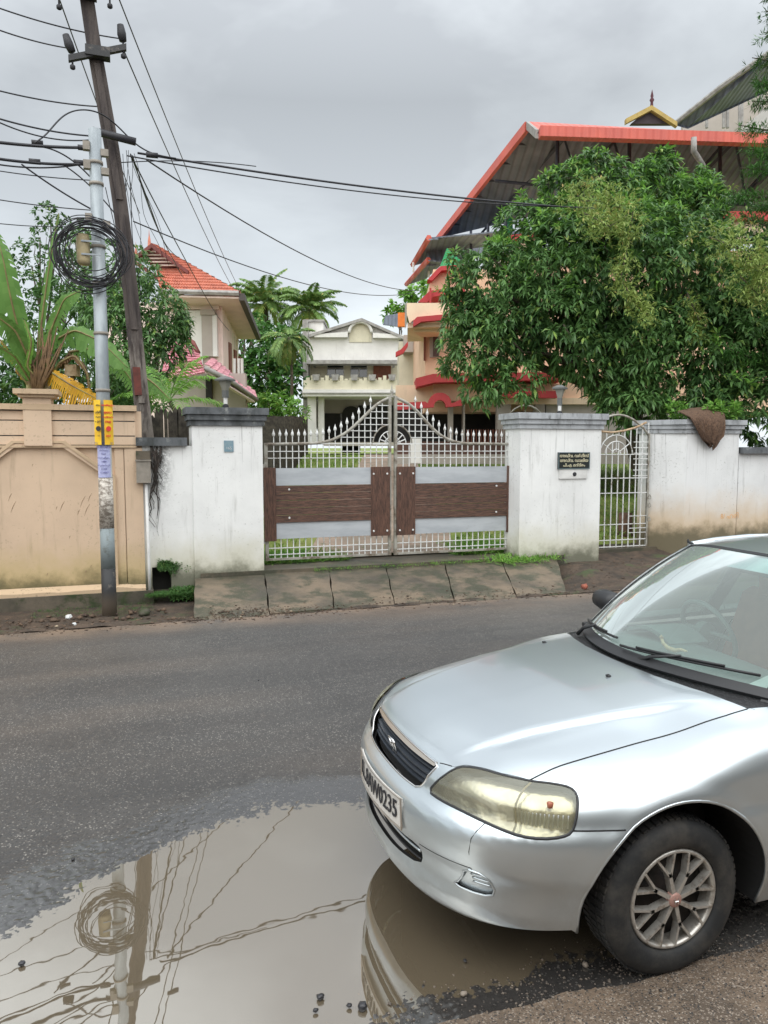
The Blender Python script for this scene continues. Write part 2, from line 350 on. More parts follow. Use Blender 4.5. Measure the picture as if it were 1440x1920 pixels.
# concrete forecourt slabs
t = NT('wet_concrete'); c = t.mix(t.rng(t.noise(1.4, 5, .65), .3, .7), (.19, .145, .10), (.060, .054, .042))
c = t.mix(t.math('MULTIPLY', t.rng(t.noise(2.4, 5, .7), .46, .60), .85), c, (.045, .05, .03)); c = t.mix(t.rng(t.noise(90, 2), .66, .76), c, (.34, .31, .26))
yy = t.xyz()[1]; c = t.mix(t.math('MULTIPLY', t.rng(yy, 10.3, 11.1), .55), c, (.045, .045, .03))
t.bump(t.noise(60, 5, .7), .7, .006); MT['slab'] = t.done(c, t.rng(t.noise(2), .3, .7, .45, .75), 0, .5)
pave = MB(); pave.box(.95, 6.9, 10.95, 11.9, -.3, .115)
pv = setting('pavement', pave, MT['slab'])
jt = [(.86, .70), (1.86, 1.62), (2.83, 2.45), (3.74, 3.27), (4.72, 4.12), (5.72, 5.06), (6.75, 5.85)]
def zap(y): return -.155 + (y - 9.3) / 1.65 * .215
for i in range(6):
    (xb0, xf0), (xb1, xf1) = jt[i], jt[i + 1]; g = .008
    n = 8; top = []
    for j in range(n + 1):
        y = 9.18 + .12 * abs(sin(i * 2.3)) + (10.94 - 9.2) * j / n; f = (y - 9.2) / 1.74
        a = xf0 + (xb0 - xf0) * f + g + .008 * sin(y * 9 + i); b = xf1 + (xb1 - xf1) * f - g + .008 * sin(y * 7 + i * 2)
        top.append([(a + (b - a) * u / 6, y, zap(y) + .006 * sin(i * 1.7) + .008 * hashn(a + (b - a) * u / 6, y, 2)) for u in range(7)])
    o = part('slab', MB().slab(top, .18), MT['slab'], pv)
mb = MB(); mb.box(.6, 6.3, 9.3, 11, -.5, -.26); setting('ditch', mb, MT['mud'])
# ================================================================ STREET WALLS AND GATES
def text_mesh(s_, size, ext=.001, align='CENTER', weight=0):
    cu = bpy.data.curves.new('lettering', 'FONT'); cu.body = s_; cu.size = size; cu.extrude = ext; cu.align_x = align; cu.align_y = 'CENTER'; cu.resolution_u = 2
    cu.offset = weight
    o = bpy.data.objects.new('lettering', cu); COL.objects.link(o)
    bpy.context.view_layer.update()
    me = bpy.data.meshes.new_from_object(o.evaluated_get(bpy.context.evaluated_depsgraph_get()))
    bpy.data.objects.remove(o); bpy.data.curves.remove(cu); me.materials.clear(); return me
def place_mesh(me, M): me.transform(M); return me
FACE_Y = Matrix.Rotation(pi / 2, 4, 'X')          # text upright, facing -y
MT['rootm'] = simple('brown_scuff', (.34, .24, .16), (.26, .18, .12), 20, .9, bump=0)
# ---- beige compound wall
bw = thing('compound_wall', 'beige plastered compound wall with grooved courses and angular moulding, left of the street poles', 'wall', (-3.5, 11.1, -.05))
part('panel', MB().box(-9, .20, 11.02, 11.28, -.1, 2.40), MT['beige'], bw)
part('coping', MB().box(-9, .14, 10.92, 11.32, 2.40, 2.475), MT['beige_trim'], bw)
for z0, z1 in ((2.27, 2.385), (2.07, 2.255), (1.945, 2.055)):
    part('course', MB().box(-9, .12, 10.975, 11.02, z0, z1), MT['beige'], bw)
for z0, z1 in ((2.255, 2.27), (2.055, 2.07), (1.935, 1.945), (2.385, 2.40)): part('joint', MB().box(-9, .11, 11.0, 11.021, z0, z1), MT['coping'], bw)  # dark strips paint the shade of the grooves between the courses
part('ledge', MB().box(-9, .13, 10.955, 11.03, 1.905, 1.935), MT['beige_trim'], bw)
part('pilaster', MB().box(-.16, -.045, 10.985, 11.02, .02, 1.90), MT['beige'], bw)
part('pilaster', MB().box(-.035, .20, 10.975, 11.02, -.1, 1.90), MT['beige'], bw)
t = NT('old_concrete'); c = t.mix(t.rng(t.noise(2, 5, .65), .3, .7), (.14, .115, .085), (.06, .055, .04))
c = t.mix(t.rng(t.noise(1.7, 5, .7), .5, .62), c, (.035, .05, .018)); t.bump(t.noise(30, 5, .7), .8, .01); MT['oldconc'] = t.done(c, .85)
part('plinth', MB().box(-9, .30, 10.86, 11.2, -.5, -.07), MT['oldconc'], bw)
mo = MB().slab([[(x, 10.90, -.02 + .03 * hashn(x, 3, 3)) , (x, 11.02, .03)] for x in np.linspace(-9, .2, 60)], (0, 0, -.08)); part('footing_ledge', mo, MT['beige_trim'], bw)
post = MB().box(-1.27, -.93, 10.93, 11.34, 1.93, 2.56); pp = part('post', post, MT['beige'], bw)
pc = MB().box(-1.32, -.88, 10.88, 11.40, 2.56, 2.60); pc.box(-1.37, -.83, 10.83, 11.44, 2.60, 2.665); part('post_cap', pc, MT['beige_trim'], pp)
post = MB().box(-5.27, -4.93, 10.93, 11.34, 1.93, 2.56); pp = part('post', post, MT['beige'], bw)
pc = MB().box(-5.32, -4.88, 10.88, 11.40, 2.56, 2.60); pc.box(-5.37, -4.83, 10.83, 11.44, 2.60, 2.665); part('post_cap', pc, MT['beige_trim'], pp)
def hexmould(x0, x1, w):
    o_ = [(x0 - .6, 1.50), (x0, 1.995), (x1, 1.995), (x1 + .62, 1.52), (x1 + .62, .0)]
    i_ = [(x0 - .6 , 1.50 - w * 1.2), (x0 + .03, 1.995 - w), (x1 - .03, 1.995 - w), (x1 + .62 - w, 1.49), (x1 + .62 - w, .0)]
    o_ = [(x0 - .6, 0)] + o_; i_ = [(x0 - .6 + w, 0)] + [(x0 - .6 + w, 1.49)] + i_[1:]
    m = MB()
    for k in range(len(o_) - 1): m.prism([o_[k], o_[k + 1], i_[k + 1], i_[k]], 10.965 if w > .05 else 10.95, 11.02 if w > .05 else 10.965, 'y')
    return m
for a, b in ((-1.42, -.78), (-5.4, -4.7), (-3.2, -2.9)):
    part('moulding', hexmould(a, b, .085), MT['beige'], bw); part('moulding', hexmould(a - .001, b + .001, .03), MT['beige_trim'], bw)
rs = random.Random(6)
for k in range(13):
    px_, py_ = [(150, 930), (158, 945), (165, 925), (145, 955), (105, 950), (112, 940), (15, 925), (20, 940), (170, 1060), (160, 1070), (88, 1075), (60, 870), (130, 1005)][k]; L_ = rs.uniform(6, 26) if k < 8 else 5; a_ = ony(px_, py_ + L_, 11.0); b_ = ony(px_ + L_ * .45, py_, 11.0); m_ = ((a_[0] + b_[0]) / 2 - .004, (a_[1] + b_[1]) / 2 + .01)
    part('scuff_mark', MB().tube([(a_[0], 11.019, a_[1]), (m_[0], 11.019, m_[1]), (b_[0], 11.019, b_[1])], [.001, .0042, .0015], 5), MT['rootm'], bw)
# ---- low white wall piece with drain hole, between beige wall and gate pillar
lw = thing('compound_wall', 'short low whitewashed wall with black coping between the beige wall and the left gate pillar', 'wall', (.5, 11.1, -.05))
wmb = MB().box(.20, .29, 11.0, 11.25, -.15, 1.93); wmb.box(.29, .55, 11.0, 11.25, .23, 1.93); wmb.box(.55, .88, 11.0, 11.25, -.15, 1.93)
part('panel', wmb, MT['white_wall'], lw); part('coping', MB().box(.12, .80, 10.93, 11.32, 1.93, 2.045), MT['coping'], lw)
part('plinth', MB().box(.3, .80, 10.97, 11.2, -.5, -.12), MT['oldconc'], lw)
MT['hole'] = simple('drain_dark', (.012, .012, .01), bump=0)
part('drain_hole', MB().box(.292, .548, 11.2, 11.24, -.16, .228), MT['hole'], lw)
def tiered_pillar(label, x0, x1, y0, y1, ztop, mwall, mcap, zb=-.2):
    r = thing('gate_pillar', label, 'pillar', ((x0 + x1) / 2, (y0 + y1) / 2, zb))
    part('shaft', MB().box(x0, x1, y0, y1, zb, ztop - .255), mwall, r)
    for k, (o_, h0, h1) in enumerate(((.03, .255, .18), (.055, .178, .10), (.085, .098, 0))):
        part('cap_tier', MB().box(x0 - o_, x1 + o_, y0 - o_, y1 + o_, ztop - h0, ztop - h1), mcap, r)
    return r
pl = tiered_pillar('wide white gate pillar with black tiered cap and small blue plaque, left of the big gate', .87, 1.86, 10.97, 11.5, 2.47, MT['white_wall'], MT['coping'])
pr = tiered_pillar('wide white gate pillar with grey tiered cap and dark nameplate, between the big gate and the wicket gate', 6.05, 7.58, 10.97, 11.5, 2.47, MT['white_wall'], MT['coping2'])
# blue number plaque
MT['blue_plq'] = simple('faded_blue', (.16, .26, .32), (.24, .33, .37), 20, .5)
(x0, z1), (x1, z0) = ony(420, 826, 10.96), ony(438, 847, 10.96)
bp = thing('number_plaque', 'small square faded blue house plaque on the left gate pillar', 'plaque', ((x0 + x1) / 2, 10.96, z0))
part('plate', MB().box(x0, x1, 10.955, 10.969, z0, z1), MT['blue_plq'], bp)
MT['pale'] = simple('pale_paint', (.6, .62, .62), bump=0); MT['ink'] = simple('dark_ink', (.03, .03, .035), bump=0)
part('lettering', place_mesh(text_mesh('165', .055), Matrix.Translation((0, -.007, .05)) @ FACE_Y), MT['pale'], bp)
# nameplate with Malayalam lettering
(x0, z1), (x1, z0) = ony(1046, 848, 10.96), ony(1104, 879, 10.96)
npl = thing('name_plate', 'black granite nameplate with three lines of pale Malayalam lettering on the right gate pillar', 'nameplate', ((x0 + x1) / 2, 10.96, z0))
t = NT('black_granite'); MT['granite'] = t.done(t.mix(t.rng(t.voro(300), .1, .3), (.06, .085, .085), (.018, .022, .022)), .25)
part('plate', MB().box(x0, x1, 10.94, 10.969, z0, z1), MT['granite'], npl)
fr = MB(); wv = x1 - x0; hv = z1 - z0
for a, b, c_, d in ((0, wv, 0, .012), (0, wv, hv - .012, hv), (0, .012, .012, hv - .012), (wv - .012, wv, .012, hv - .012)): fr.box(x0 + a, x0 + b, 10.932, 10.94, z0 + c_, z0 + d)
MT['slate'] = simple('slate_edge', (.12, .17, .18), bump=0); part('border', fr, MT['slate'], npl)
MT['gold'] = simple('pale_gold_paint', (.62, .58, .40), bump=0)
for k, (s_, sz) in enumerate((('അഡ്വ. വർഗീസ്', .068), ('അഡ്വ. ഡാലിയ', .068), ('പി.എ. മന്ദിരം', .062))):
    me = text_mesh(s_, sz, .001, weight=.0012); part('lettering', place_mesh(me, Matrix.Translation(((.0, -.024, hv * (.78 - .28 * k)))) @ FACE_Y), MT['gold'], npl)
# bell push under it
(x0, z1), (x1, z0) = ony(1048, 880, 10.96), ony(1100, 897, 10.96)
wp = simple('white_plastic', (.72, .72, .70), bump=0, rough=.4)
bs = thing('bell_push', 'white bell box with round black button just under the nameplate', 'doorbell', ((x0 + x1) / 2, 10.96, z0))
part('box', MB().box(x0, x1, 10.945, 10.969, z0, z1), wp, bs)
bx_, bz_ = ony(1077, 889, 10.95); part('button', MB().lathe([(0, -.02), (.025, -.02), (.034, -.008), (.036, 0), (.036, .01)], (bx_, 10.945, bz_), 14, 'y'), MT['ink'], bs)
# ---- right wall: splayed return, long front with grey cap, then a lower run
rw = thing('compound_wall', 'white compound wall with grey tiered cap and splayed rusty corner, right of the wicket gate', 'wall', (9.8, 11.2, 0))
base = [(8.93, 11.52), (9.36, 11.0), (10.52, 11.0), (10.52, 11.42), (9.6, 11.6), (8.93, 11.75)]
def grow(poly, d):
    cxx = sum(p_[0] for p_ in poly) / len(poly); cyy = sum(p_[1] for p_ in poly) / len(poly)
    return [(p_[0] + d * (1 if p_[0] > cxx else -1), p_[1] + d * (1 if p_[1] > cyy else -1)) for p_ in poly]
part('panel', MB().prism(base, -.2, 2.16), MT['white_wall2'], rw)
for k, (o_, a, b) in enumerate(((.03, 2.16, 2.235), (.06, 2.238, 2.31), (.09, 2.313, 2.40))): part('cap_tier', MB().prism(grow(base, o_), a, b), MT['coping2'], rw)
rl = thing('compound_wall', 'lower white wall with dark flat coping running off to the right of the capped wall', 'wall', (13, 11.2, 0))
part('panel', MB().box(10.55, 22, 11.02, 11.3, -.2, 1.80), MT['white_wall2'], rl); part('coping', MB().box(10.55, 22, 10.93, 11.4, 1.80, 1.915), MT['coping'], rl)
MT['orange_ink'] = simple('orange_paint', (.75, .42, .18), bump=0)
gx, gz = ony(1368, 968, 11.0); me = text_mesh('8/ ഹരി', .13, .0008)
o = link('painted_note', me, MT['orange_ink']); me.transform(FACE_Y); o.location = (gx, 10.998, gz); tag(o, 'small faint orange painted note low on the white wall right of the wicket', 'graffiti')
# ---- big double gate
GY = 11.4
def G(px, py): return ony(px, py, GY)
t = NT('white_iron'); c = t.mix(t.rng(t.noise(9, 4, .7), .55, .72), (.66, .67, .66), (.20, .15, .11)); t.bump(t.noise(80), .3, .002); MT['iron'] = t.done(c, .5)
t = NT('grey_iron'); c = t.mix(t.rng(t.noise(7, 4, .7), .4, .7), (.34, .33, .29), (.14, .11, .08)); t.bump(t.noise(80), .3, .002); MT['iron2'] = t.done(c, .6)
t = NT('carved_wood_panel'); g1 = t.noise(16, 5, .75, vs=(.5, 1, 7)); c = t.mix(t.rng(g1, .35, .62), (.028, .016, .012), (.15, .075, .050))
t.bump(g1, .9, .012); MT['woodh'] = t.done(c, .55)
t = NT('wood_panel_upright'); g1 = t.noise(16, 5, .75, vs=(7, 1, .5)); c = t.mix(t.rng(g1, .35, .62), (.035, .019, .015), (.14, .07, .047)); t.bump(g1, .7, .008); MT['woodv'] = t.done(c, .5)
t = NT('grey_sheet'); c = t.mix(t.rng(t.noise(1.8, 5, .6, vs=(1, 1, 4)), .35, .7), (.50, .53, .56), (.40, .43, .46)); c = t.mix(t.rng(t.noise(6, 5, .7), .66, .76), c, (.22, .21, .2)); MT['sheet'] = t.done(c, .35, .1)
RAIL_L = [(495, 833), (560, 832), (600, 831), (628, 824), (655, 808), (680, 784), (703, 760), (722, 748), (733, 745)]
RAIL_R = [(739, 745), (755, 750), (775, 762), (795, 786), (815, 809), (838, 825), (868, 832), (910, 832), (966, 833)]
def rail_z(pts):
    P_ = [G(*q) for q in pts]; xs_ = [p_[0] for p_ in P_]; zs_ = [p_[1] for p_ in P_]; return lambda x: float(np.interp(x, xs_, zs_)), P_
def gate_leaf(label, side):
    pts = RAIL_L if side < 0 else RAIL_R; rz_, P_ = rail_z(pts)
    xa, xb = P_[0][0], P_[-1][0]; xc = xb if side < 0 else xa; xo = xa if side < 0 else xb; s_ = 1 if side < 0 else -1
    zb = G(733, 1041)[1] + .005; rt = thing('gate_leaf', label, 'gate', (xo, GY, zb), group='leaves of the big driveway gate')
    Z = lambda py: G(733 if side < 0 else 741, py)[1]
    zt1, zm1, zm0, zb0 = Z(876), Z(907), Z(973), Z(1002); ztop = zt1
    # stiles
    part('stile', MB().box(min(xc, xc - s_ * .045), max(xc, xc - s_ * .045), GY - .025, GY + .025, zb, rz_(xc) + .02), MT['iron2'], rt)
    part('stile', MB().box(min(xo, xo + s_ * .05), max(xo, xo + s_ * .05), GY - .025, GY + .025, zb, rz_(xo) + .02), MT['iron2'], rt)
    part('bottom_rail', MB().box(min(xo, xc) + .05, max(xo, xc) - .05, GY - .015, GY + .015, zb, zb + .035), MT['iron2'], rt)
    # curved top rail
    rp = [(x, GY, rz_(x)) for x in np.linspace(xa + .02, xb - .02, 40)]
    # smooth it
    zz = np.array([p_[2] for p_ in rp])
    for _ in range(6): zz[1:-1] = (zz[:-2] + 2 * zz[1:-1] + zz[2:]) / 4
    rp = [(p_[0], GY, z) for p_, z in zip(rp, zz)]; rf = lambda x: float(np.interp(x, [q[0] for q in rp], [q[2] for q in rp]))
    part('top_rail', MB().tube(rp, .026, 6), MT['iron2'], rt, True)
    # uprights with spear heads
    n = 19; step = (xb - xa - .1) / (n + 1); fan_r = .30; fz = Z(832)
    for k in range(1, n + 1):
        x = xa + .05 + step * k; tz = rf(x); d = abs(x - xc)
        z0 = ztop
        if d < fan_r - .03: z0 = fz + sqrt(max(fan_r ** 2 - d ** 2, 0))
        hump = abs(xc - x) < .62
        top = tz if abs(xc - x) < .30 else tz + .13
        b = part('bar', MB().box(x - .0066, x + .0066, GY - .007, GY + .007, z0, top), MT['iron'], rt)
        if top > tz: part('spear_head', MB().lathe([(.008, 0), (.022, .02), (.024, .045), (.012, .075), (.0, .12)], (x, GY, top - .02), 6), MT['iron'], b)
        if d < fan_r: part('bar', MB().box(x - .0066, x + .0066, GY - .007, GY + .007, ztop, fz - .02), MT['iron'], rt)
        part('bar', MB().box(x - .007, x + .007, GY - .007, GY + .007, zb + .03, zb0), MT['iron'], rt)
    hz_ = [Z(858), Z(846)] + [fz + .1 * j for j in range(0, 8)]
    for z in hz_:
        xin = [x for x in np.linspace(xa, xb, 200) if rf(x) > z + .01]
        if not xin: continue
        a, b = min(xin), max(xin)
        if z > fz - .01 and z - fz < fan_r:
            cut = sqrt(fan_r ** 2 - max(z - fz, 0) ** 2)
            if side < 0: b = min(b, xc - cut)
            else: a = max(a, xc + cut)
        if b - a > .03: part('cross_bar', MB().box(a, b, GY - .016, GY - .009, z - .0062, z + .0062), MT['iron'], rt)
    for z in (zb + .09, zb + .19): part('cross_bar', MB().box(min(xo, xc) + .05, max(xo, xc) - .05, GY - .015, GY - .008, z - .007, z + .007), MT['iron'], rt)
    for r_, q_ in ((.30, .012), (.20, .009), (.10, .009)):
        part('fan_arc', MB().tube([(xc - s_ * r_ * cos(a), GY - .005, fz + r_ * sin(a)) for a in np.linspace(0, pi / 2, 12)], q_, 5), MT['iron2'] if r_ == .3 else MT['iron'], rt, True)
    for a in (20, 45, 70):
        a = radians(a); part('fan_spoke', MB().tube([(xc - s_ * .06 * cos(a), GY - .005, fz + .06 * sin(a)), (xc - s_ * .20 * cos(a), GY - .005, fz + .20 * sin(a))], .009, 5), MT['iron'], rt)
    part('cross_bar', MB().box(min(xc, xc - s_ * .3), max(xc, xc - s_ * .3), GY - .018, GY - .008, fz - .012, fz + .01), MT['iron'], rt)
    # sheet panels and boards
    wi = xc - s_ * .345; wo = xo + s_ * .165; X_ = lambda a, b: (min(a, b), max(a, b))
    for a, b in ((zm1, zt1), (zb0, zm0)): part('sheet_panel', MB().box(*X_(wo, wi), GY - .03, GY - .018, a, b), MT['sheet'], rt)
    nb = 5
    for k in range(nb):
        a = zm0 + (zm1 - zm0) * k / nb; b = zm0 + (zm1 - zm0) * (k + 1) / nb - .004
        part('board', MB().box(*X_(wo, wi), GY - .05, GY - .031, a, b), MT['woodh'], rt)
    ib = part('upright_board', MB().box(*X_(wi, xc - s_ * .03), GY - .055, GY - .02, zb0 - .01, zt1 + .01), MT['woodv'], rt)
    ob = part('upright_board', MB().box(*X_(wo, xo - s_ * .02), GY - .055, GY - .02, zb0 - .03, zt1 + .01), MT['woodv'], rt)
    for x in (wi - s_ * -.04, xc - s_ * .08):
        for z in (zb0 + .07, zt1 - .10): part('bolt', MB().lathe([(0, -.012), (.014, -.010), (.017, 0)], (x, GY - .055, z), 8, 'y'), MT['iron'], ib)
    for z in (zm0 + .07, zm1 - .06): part('bolt', MB().lathe([(0, -.012), (.014, -.010), (.017, 0)], (wo + s_ * .2, GY - .05, z), 8, 'y'), MT['iron'], rt)
    for z in (zb + .3, (zb + zt1) / 2, zt1 + .03): part('hinge', MB().tube([(xo - s_ * .02, GY - .03, z - .035), (xo - s_ * .02, GY - .03, z + .035)], .018, 8).box(*X_(xo - s_ * .09, xo), GY - .02, GY, z - .012, z + .012), MT['iron2'], rt)
    return rt
gl = gate_leaf('left leaf of the big white iron driveway gate with brown boards', -1)
gr = gate_leaf('right leaf of the big white iron driveway gate with brown boards', 1)
part('finial', MB().lathe([(.03, 0), (.022, .05), (.03, .09), (.014, .13), (.0, .22)], (G(737, 745)[0] - .02, GY, G(737, 745)[1]), 8), MT['iron2'], gl)
# ---- wicket gate
WY = 11.42
wa, wb = ony(1124, 900, WY)[0] - .03, ony(1216, 900, WY)[0]
zb = ony(1170, 1026, WY)[1]; zt = ony(1170, 812, WY)[1]; zpk = ony(1170, 778, WY)[1]
wk = thing('wicket_gate', 'narrow white iron wicket gate with fan pattern and arched top, right of the nameplate pillar', 'gate', (wb, WY, zb))
for x in (wa + .02, wb - .02): part('stile', MB().box(x - .018, x + .018, WY - .018, WY + .018, zb, zt), MT['iron2'], wk)
part('arch', MB().tube([(wa + .02 + (wb - wa - .04) * u, WY, zt - .05 + (zpk - zt + .05) * sin(pi * min(1, .22 + u * .78)) ** .8) for u in np.linspace(0, 1, 16)], .020, 6), MT['iron2'], wk, True)
sag = [(wa + .02 + (wb - wa - .1) * u, WY, ony(1140 + u * 60, [809, 811, 808, 802, 792][int(u * 4)], WY)[1]) for u in (0, .25, .5, .75, 1)]
MT['rusty'] = simple('rusty_cream', (.55, .42, .28), (.30, .18, .10), 12); part('curved_rail', MB().tube(sag, .02, 6), MT['rusty'], wk, True)
n = 8; fx = wa + .36; fz = ony(1150, 852, WY)[1]; fr_ = .34
for k in range(n + 1):
    x = wa + .03 + (wb - wa - .06) * k / n; tz = float(np.interp(x, [q[0] for q in sag], [q[2] for q in sag]))
    d = abs(x - fx)
    part('bar', MB().box(x - .008, x + .008, WY - .007, WY + .007, zb, (fz + (sqrt(max(0, .23 ** 2 - d * d)) if d < .23 else 0)) if d < .34 else tz), MT['iron'], wk)
    if d < .34: part('bar', MB().box(x - .008, x + .008, WY - .007, WY + .007, fz + sqrt(fr_ ** 2 - d * d), tz), MT['iron'], wk)
zl = [zb + .02, zb + .14, zb + .42, zb + .98, fz - .42, fz]
for z in zl: part('cross_bar', MB().box(wa + .03, wb - .03, WY - .014, WY - .007, z - .008, z + .008), MT['iron'], wk)
for z in np.arange(fz - .38, zt - .1, .1): part('cross_bar', MB().box(fx + .36, wb - .03, WY - .014, WY - .007, z - .007, z + .007), MT['iron'], wk)
for z in (zb + .26, zb + .34, zb + .56): part('cross_bar', MB().box(fx + .30, wb - .03, WY - .014, WY - .007, z - .006, z + .006), MT['iron'], wk)
for r_ in (.34, .23, .09): part('fan_arc', MB().tube([(fx + r_ * cos(a), WY - .004, fz + r_ * sin(a)) for a in np.linspace(0, pi, 20)], .011, 5), MT['iron'], wk, True)
for a in (35, 90, 145): a = radians(a); part('fan_spoke', MB().tube([(fx + .05 * cos(a), WY, fz + .05 * sin(a)), (fx + .34 * cos(a), WY, fz + .34 * sin(a))], .009, 5), MT['iron'], wk)
for z in (zb + .5, zb + .75, zb + .9): part('chain_link', MB().tube([(wb + .01 + .025 * cos(a), WY - .03 + .01 * sin(2 * a), z + .04 * sin(a)) for a in np.linspace(0, 2 * pi, 10)], .008, 5), MT['iron2'], wk)
part('threshold', MB().box(wa - .02, 9.05, 11.32, 11.95, -.3, zb - .01), MT['slab'], wk)
# ---- lamps on the pillars
def pillar_lamp(label, px, pyb, y, pyt, sc=1.):
    x, z0 = ony(px, pyb, y); z1 = ony(px, pyt, y)[1]; h = z1 - z0
    r = thing('pillar_lamp', label, 'lamp', (x, y, z0), group='grey lantern lamps on the gate pillars')
    mg = simple('lamp_grey', (.13, .135, .13), bump=0)
    part('foot', MB().lathe([(.0, 0), (.045, 0), (.045, .03), (.02, .05), (0, .05)], (x, y, z0), 10), MT['ink'], r)
    part('bulb_tube', MB().lathe([(.0, .05), (.03, .05), (.03, .14), (0, .14)], (x, y, z0), 10), wp, r)
    part('stem', MB().lathe([(.0, .14), (.05, .14), (.05, h * .55), (0, h * .55)], (x, y, z0), 4), mg, r)
    part('shade', MB().lathe([(.0, h * .55), (.045, h * .55), (.095, h * .86), (.0, h * .86)], (x, y, z0), 4), simple('lamp_shade', (.24, .235, .20), bump=0), r)
    part('cap', MB().lathe([(0, h * .86), (.15, h * .86), (.15, h * .91), (.05, h), (0, h)], (x, y, z0), 4), mg, r)
pillar_lamp('grey lantern lamp with flared shade on the left gate pillar', 423, 764, 11.25, 706)
pillar_lamp('grey lantern lamp with flared shade on the right gate pillar', 1049, 776, 11.25, 722)
# ---- meter box, pipe, dead vine, moss by the low wall
(x0, z1), (x1, z0) = ony(255, 862, 10.9), ony(283, 905, 10.9)
mbx = thing('meter_box', 'grey metal meter box on the low white wall beside the beige wall', 'meter box', ((x0 + x1) / 2, 10.95, z0))
MT['boxgrey'] = simple('dull_grey_metal', (.30, .27, .23), (.22, .2, .17), 8, .6)
part('case', MB().box(x0, x1, 10.87, 10.975, z0, z1 - .02), MT['boxgrey'], mbx); part('lid', MB().box(x0 - .01, x1 + .01, 10.855, 10.978, z1 - .02, z1), MT['boxgrey'], mbx)
part('hood', MB().box(x0, x1, 10.94, 10.972, z1 + .005, z1 + .12), MT['oldconc'], mbx)
xp, zp = ony(274, 905, 10.93); single('drain_pipe', MB().tube([(xp, 10.94, zp), (xp + .01, 10.94, .3), (xp + .012, 10.93, -.12)], .022, 10), wp, 'thin white plastic pipe running down from the meter box', 'pipe', smooth=True)
MT['root'] = simple('dead_root', (.055, .042, .035), (.02, .018, .016), 20, .8)
vine = MB(); rr = random.Random(3)
for k in range(16):
    px0 = 293 + rr.uniform(-9, 9); py0 = 838 + rr.uniform(-5, 20); ln = rr.uniform(60, 190) if k < 9 else rr.uniform(25, 80); pts = []
    for j in range(9):
        u = j / 8; a, b = ony(px0 + 7 * sin(u * 5 + k) * (1 - .3 * u) + u * rr.uniform(-6, 8), py0 + ln * u, 10.965); pts.append((a, 10.97 - .05 * sin(u * 3) * rr.random(), b))
    vine.tube(pts, [(.016 if k < 5 else .007) * (1 - .8 * j / 8) for j in range(9)], 5)
single('dead_vine', vine, MT['root'], 'dead black creeper roots hanging down the low white wall next to the meter box', 'vine', smooth=True)
# ================================================================ POLES AND WIRES
t = NT('galvanised'); c = t.mix(t.rng(t.noise(6, 4, .6, vs=(1, 1, .3)), .35, .7), (.36, .40, .42), (.24, .27, .29)); t.bump(t.noise(70), .2, .002); MT['galv'] = t.done(c, .5, .35)
PX, PY = -.265, 10.2
sp = thing('utility_pole', 'round galvanised steel pole with yellow notices in front of the beige wall', 'pole', (PX, PY, -.22))
def zpx(py, y=PY): return ony(195, py, y)[1]
def ptube(z0, z1, r0, r1, n=20): return MB().tube([(PX + .0 * (z - 2), PY, z) for z in (z0, z1)], [r0, r1], n)
ztop = zpx(245); zb = -.28
rr_ = lambda z: .083 - .010 * (z / 5.8)
part('shaft', ptube(zb, ztop, rr_(zb) + .004, rr_(ztop)), MT['galv'], sp, True)
t = NT('worn_black_paint'); c = t.mix(t.rng(t.noise(12, 5, .7), .55, .7), (.022, .023, .025), (.10, .09, .08)); c = t.mix(t.rng(t.xyz()[2], .12, -.15), c, (.16, .13, .10)); MT['blackp'] = t.done(c, .6)
part('foot_paint', ptube(-.26, zpx(1066), rr_(-.2) + .008, rr_(.3) + .006), MT['blackp'], sp, True)
t = NT('old_green_grey_paint'); MT['gg'] = t.done(t.mix(t.rng(t.noise(9, 5, .7), .5, .7), (.21, .25, .26), (.12, .13, .12)), .6)
part('painted_band', ptube(zpx(1066), zpx(990), rr_(.3) + .006, rr_(.8) + .005), MT['gg'], sp, True)
t = NT('torn_paper'); c = t.mix(t.rng(t.noise(14, 5, .75, vs=(1, 1, 1.6)), .4, .6), (.60, .56, .50), (.20, .17, .14)); c = t.mix(t.rng(t.noise(5, 4, .6), .60, .68), c, (.05, .04, .04)); t.bump(t.noise(30, 4), .6, .006); MT['torn'] = t.done(c, .8)
part('torn_posters', ptube(zpx(990), zpx(895), rr_(.8) + .007, rr_(1.4) + .006), MT['torn'], sp, True)
for z in (2.6, 3.3, 3.9, 4.35, 5.1, 5.35): part('clamp_band', ptube(z, z + .035, rr_(z) + .012, rr_(z) + .012), MT['boxgrey'], sp, True)
for z in (4.65, 5.28, 5.5): [part('bracket', q, MT['boxgrey'], sp) for q in (MB().box(PX - .14, PX - .06, PY - .06, PY + .02, z, z + .10), MB().box(PX + .06, PX + .15, PY - .05, PY + .02, z - .05, z + .03))]
def wrap(z0, z1, a0, a1, r, n=10, lean=0): return MB().slab([[(PX + r * cos(a) + lean * (z - z0), PY + r * sin(a), z) for a in np.linspace(a0, a1, n)] for z in np.linspace(z0, z1, 4)], (0, .002, 0))
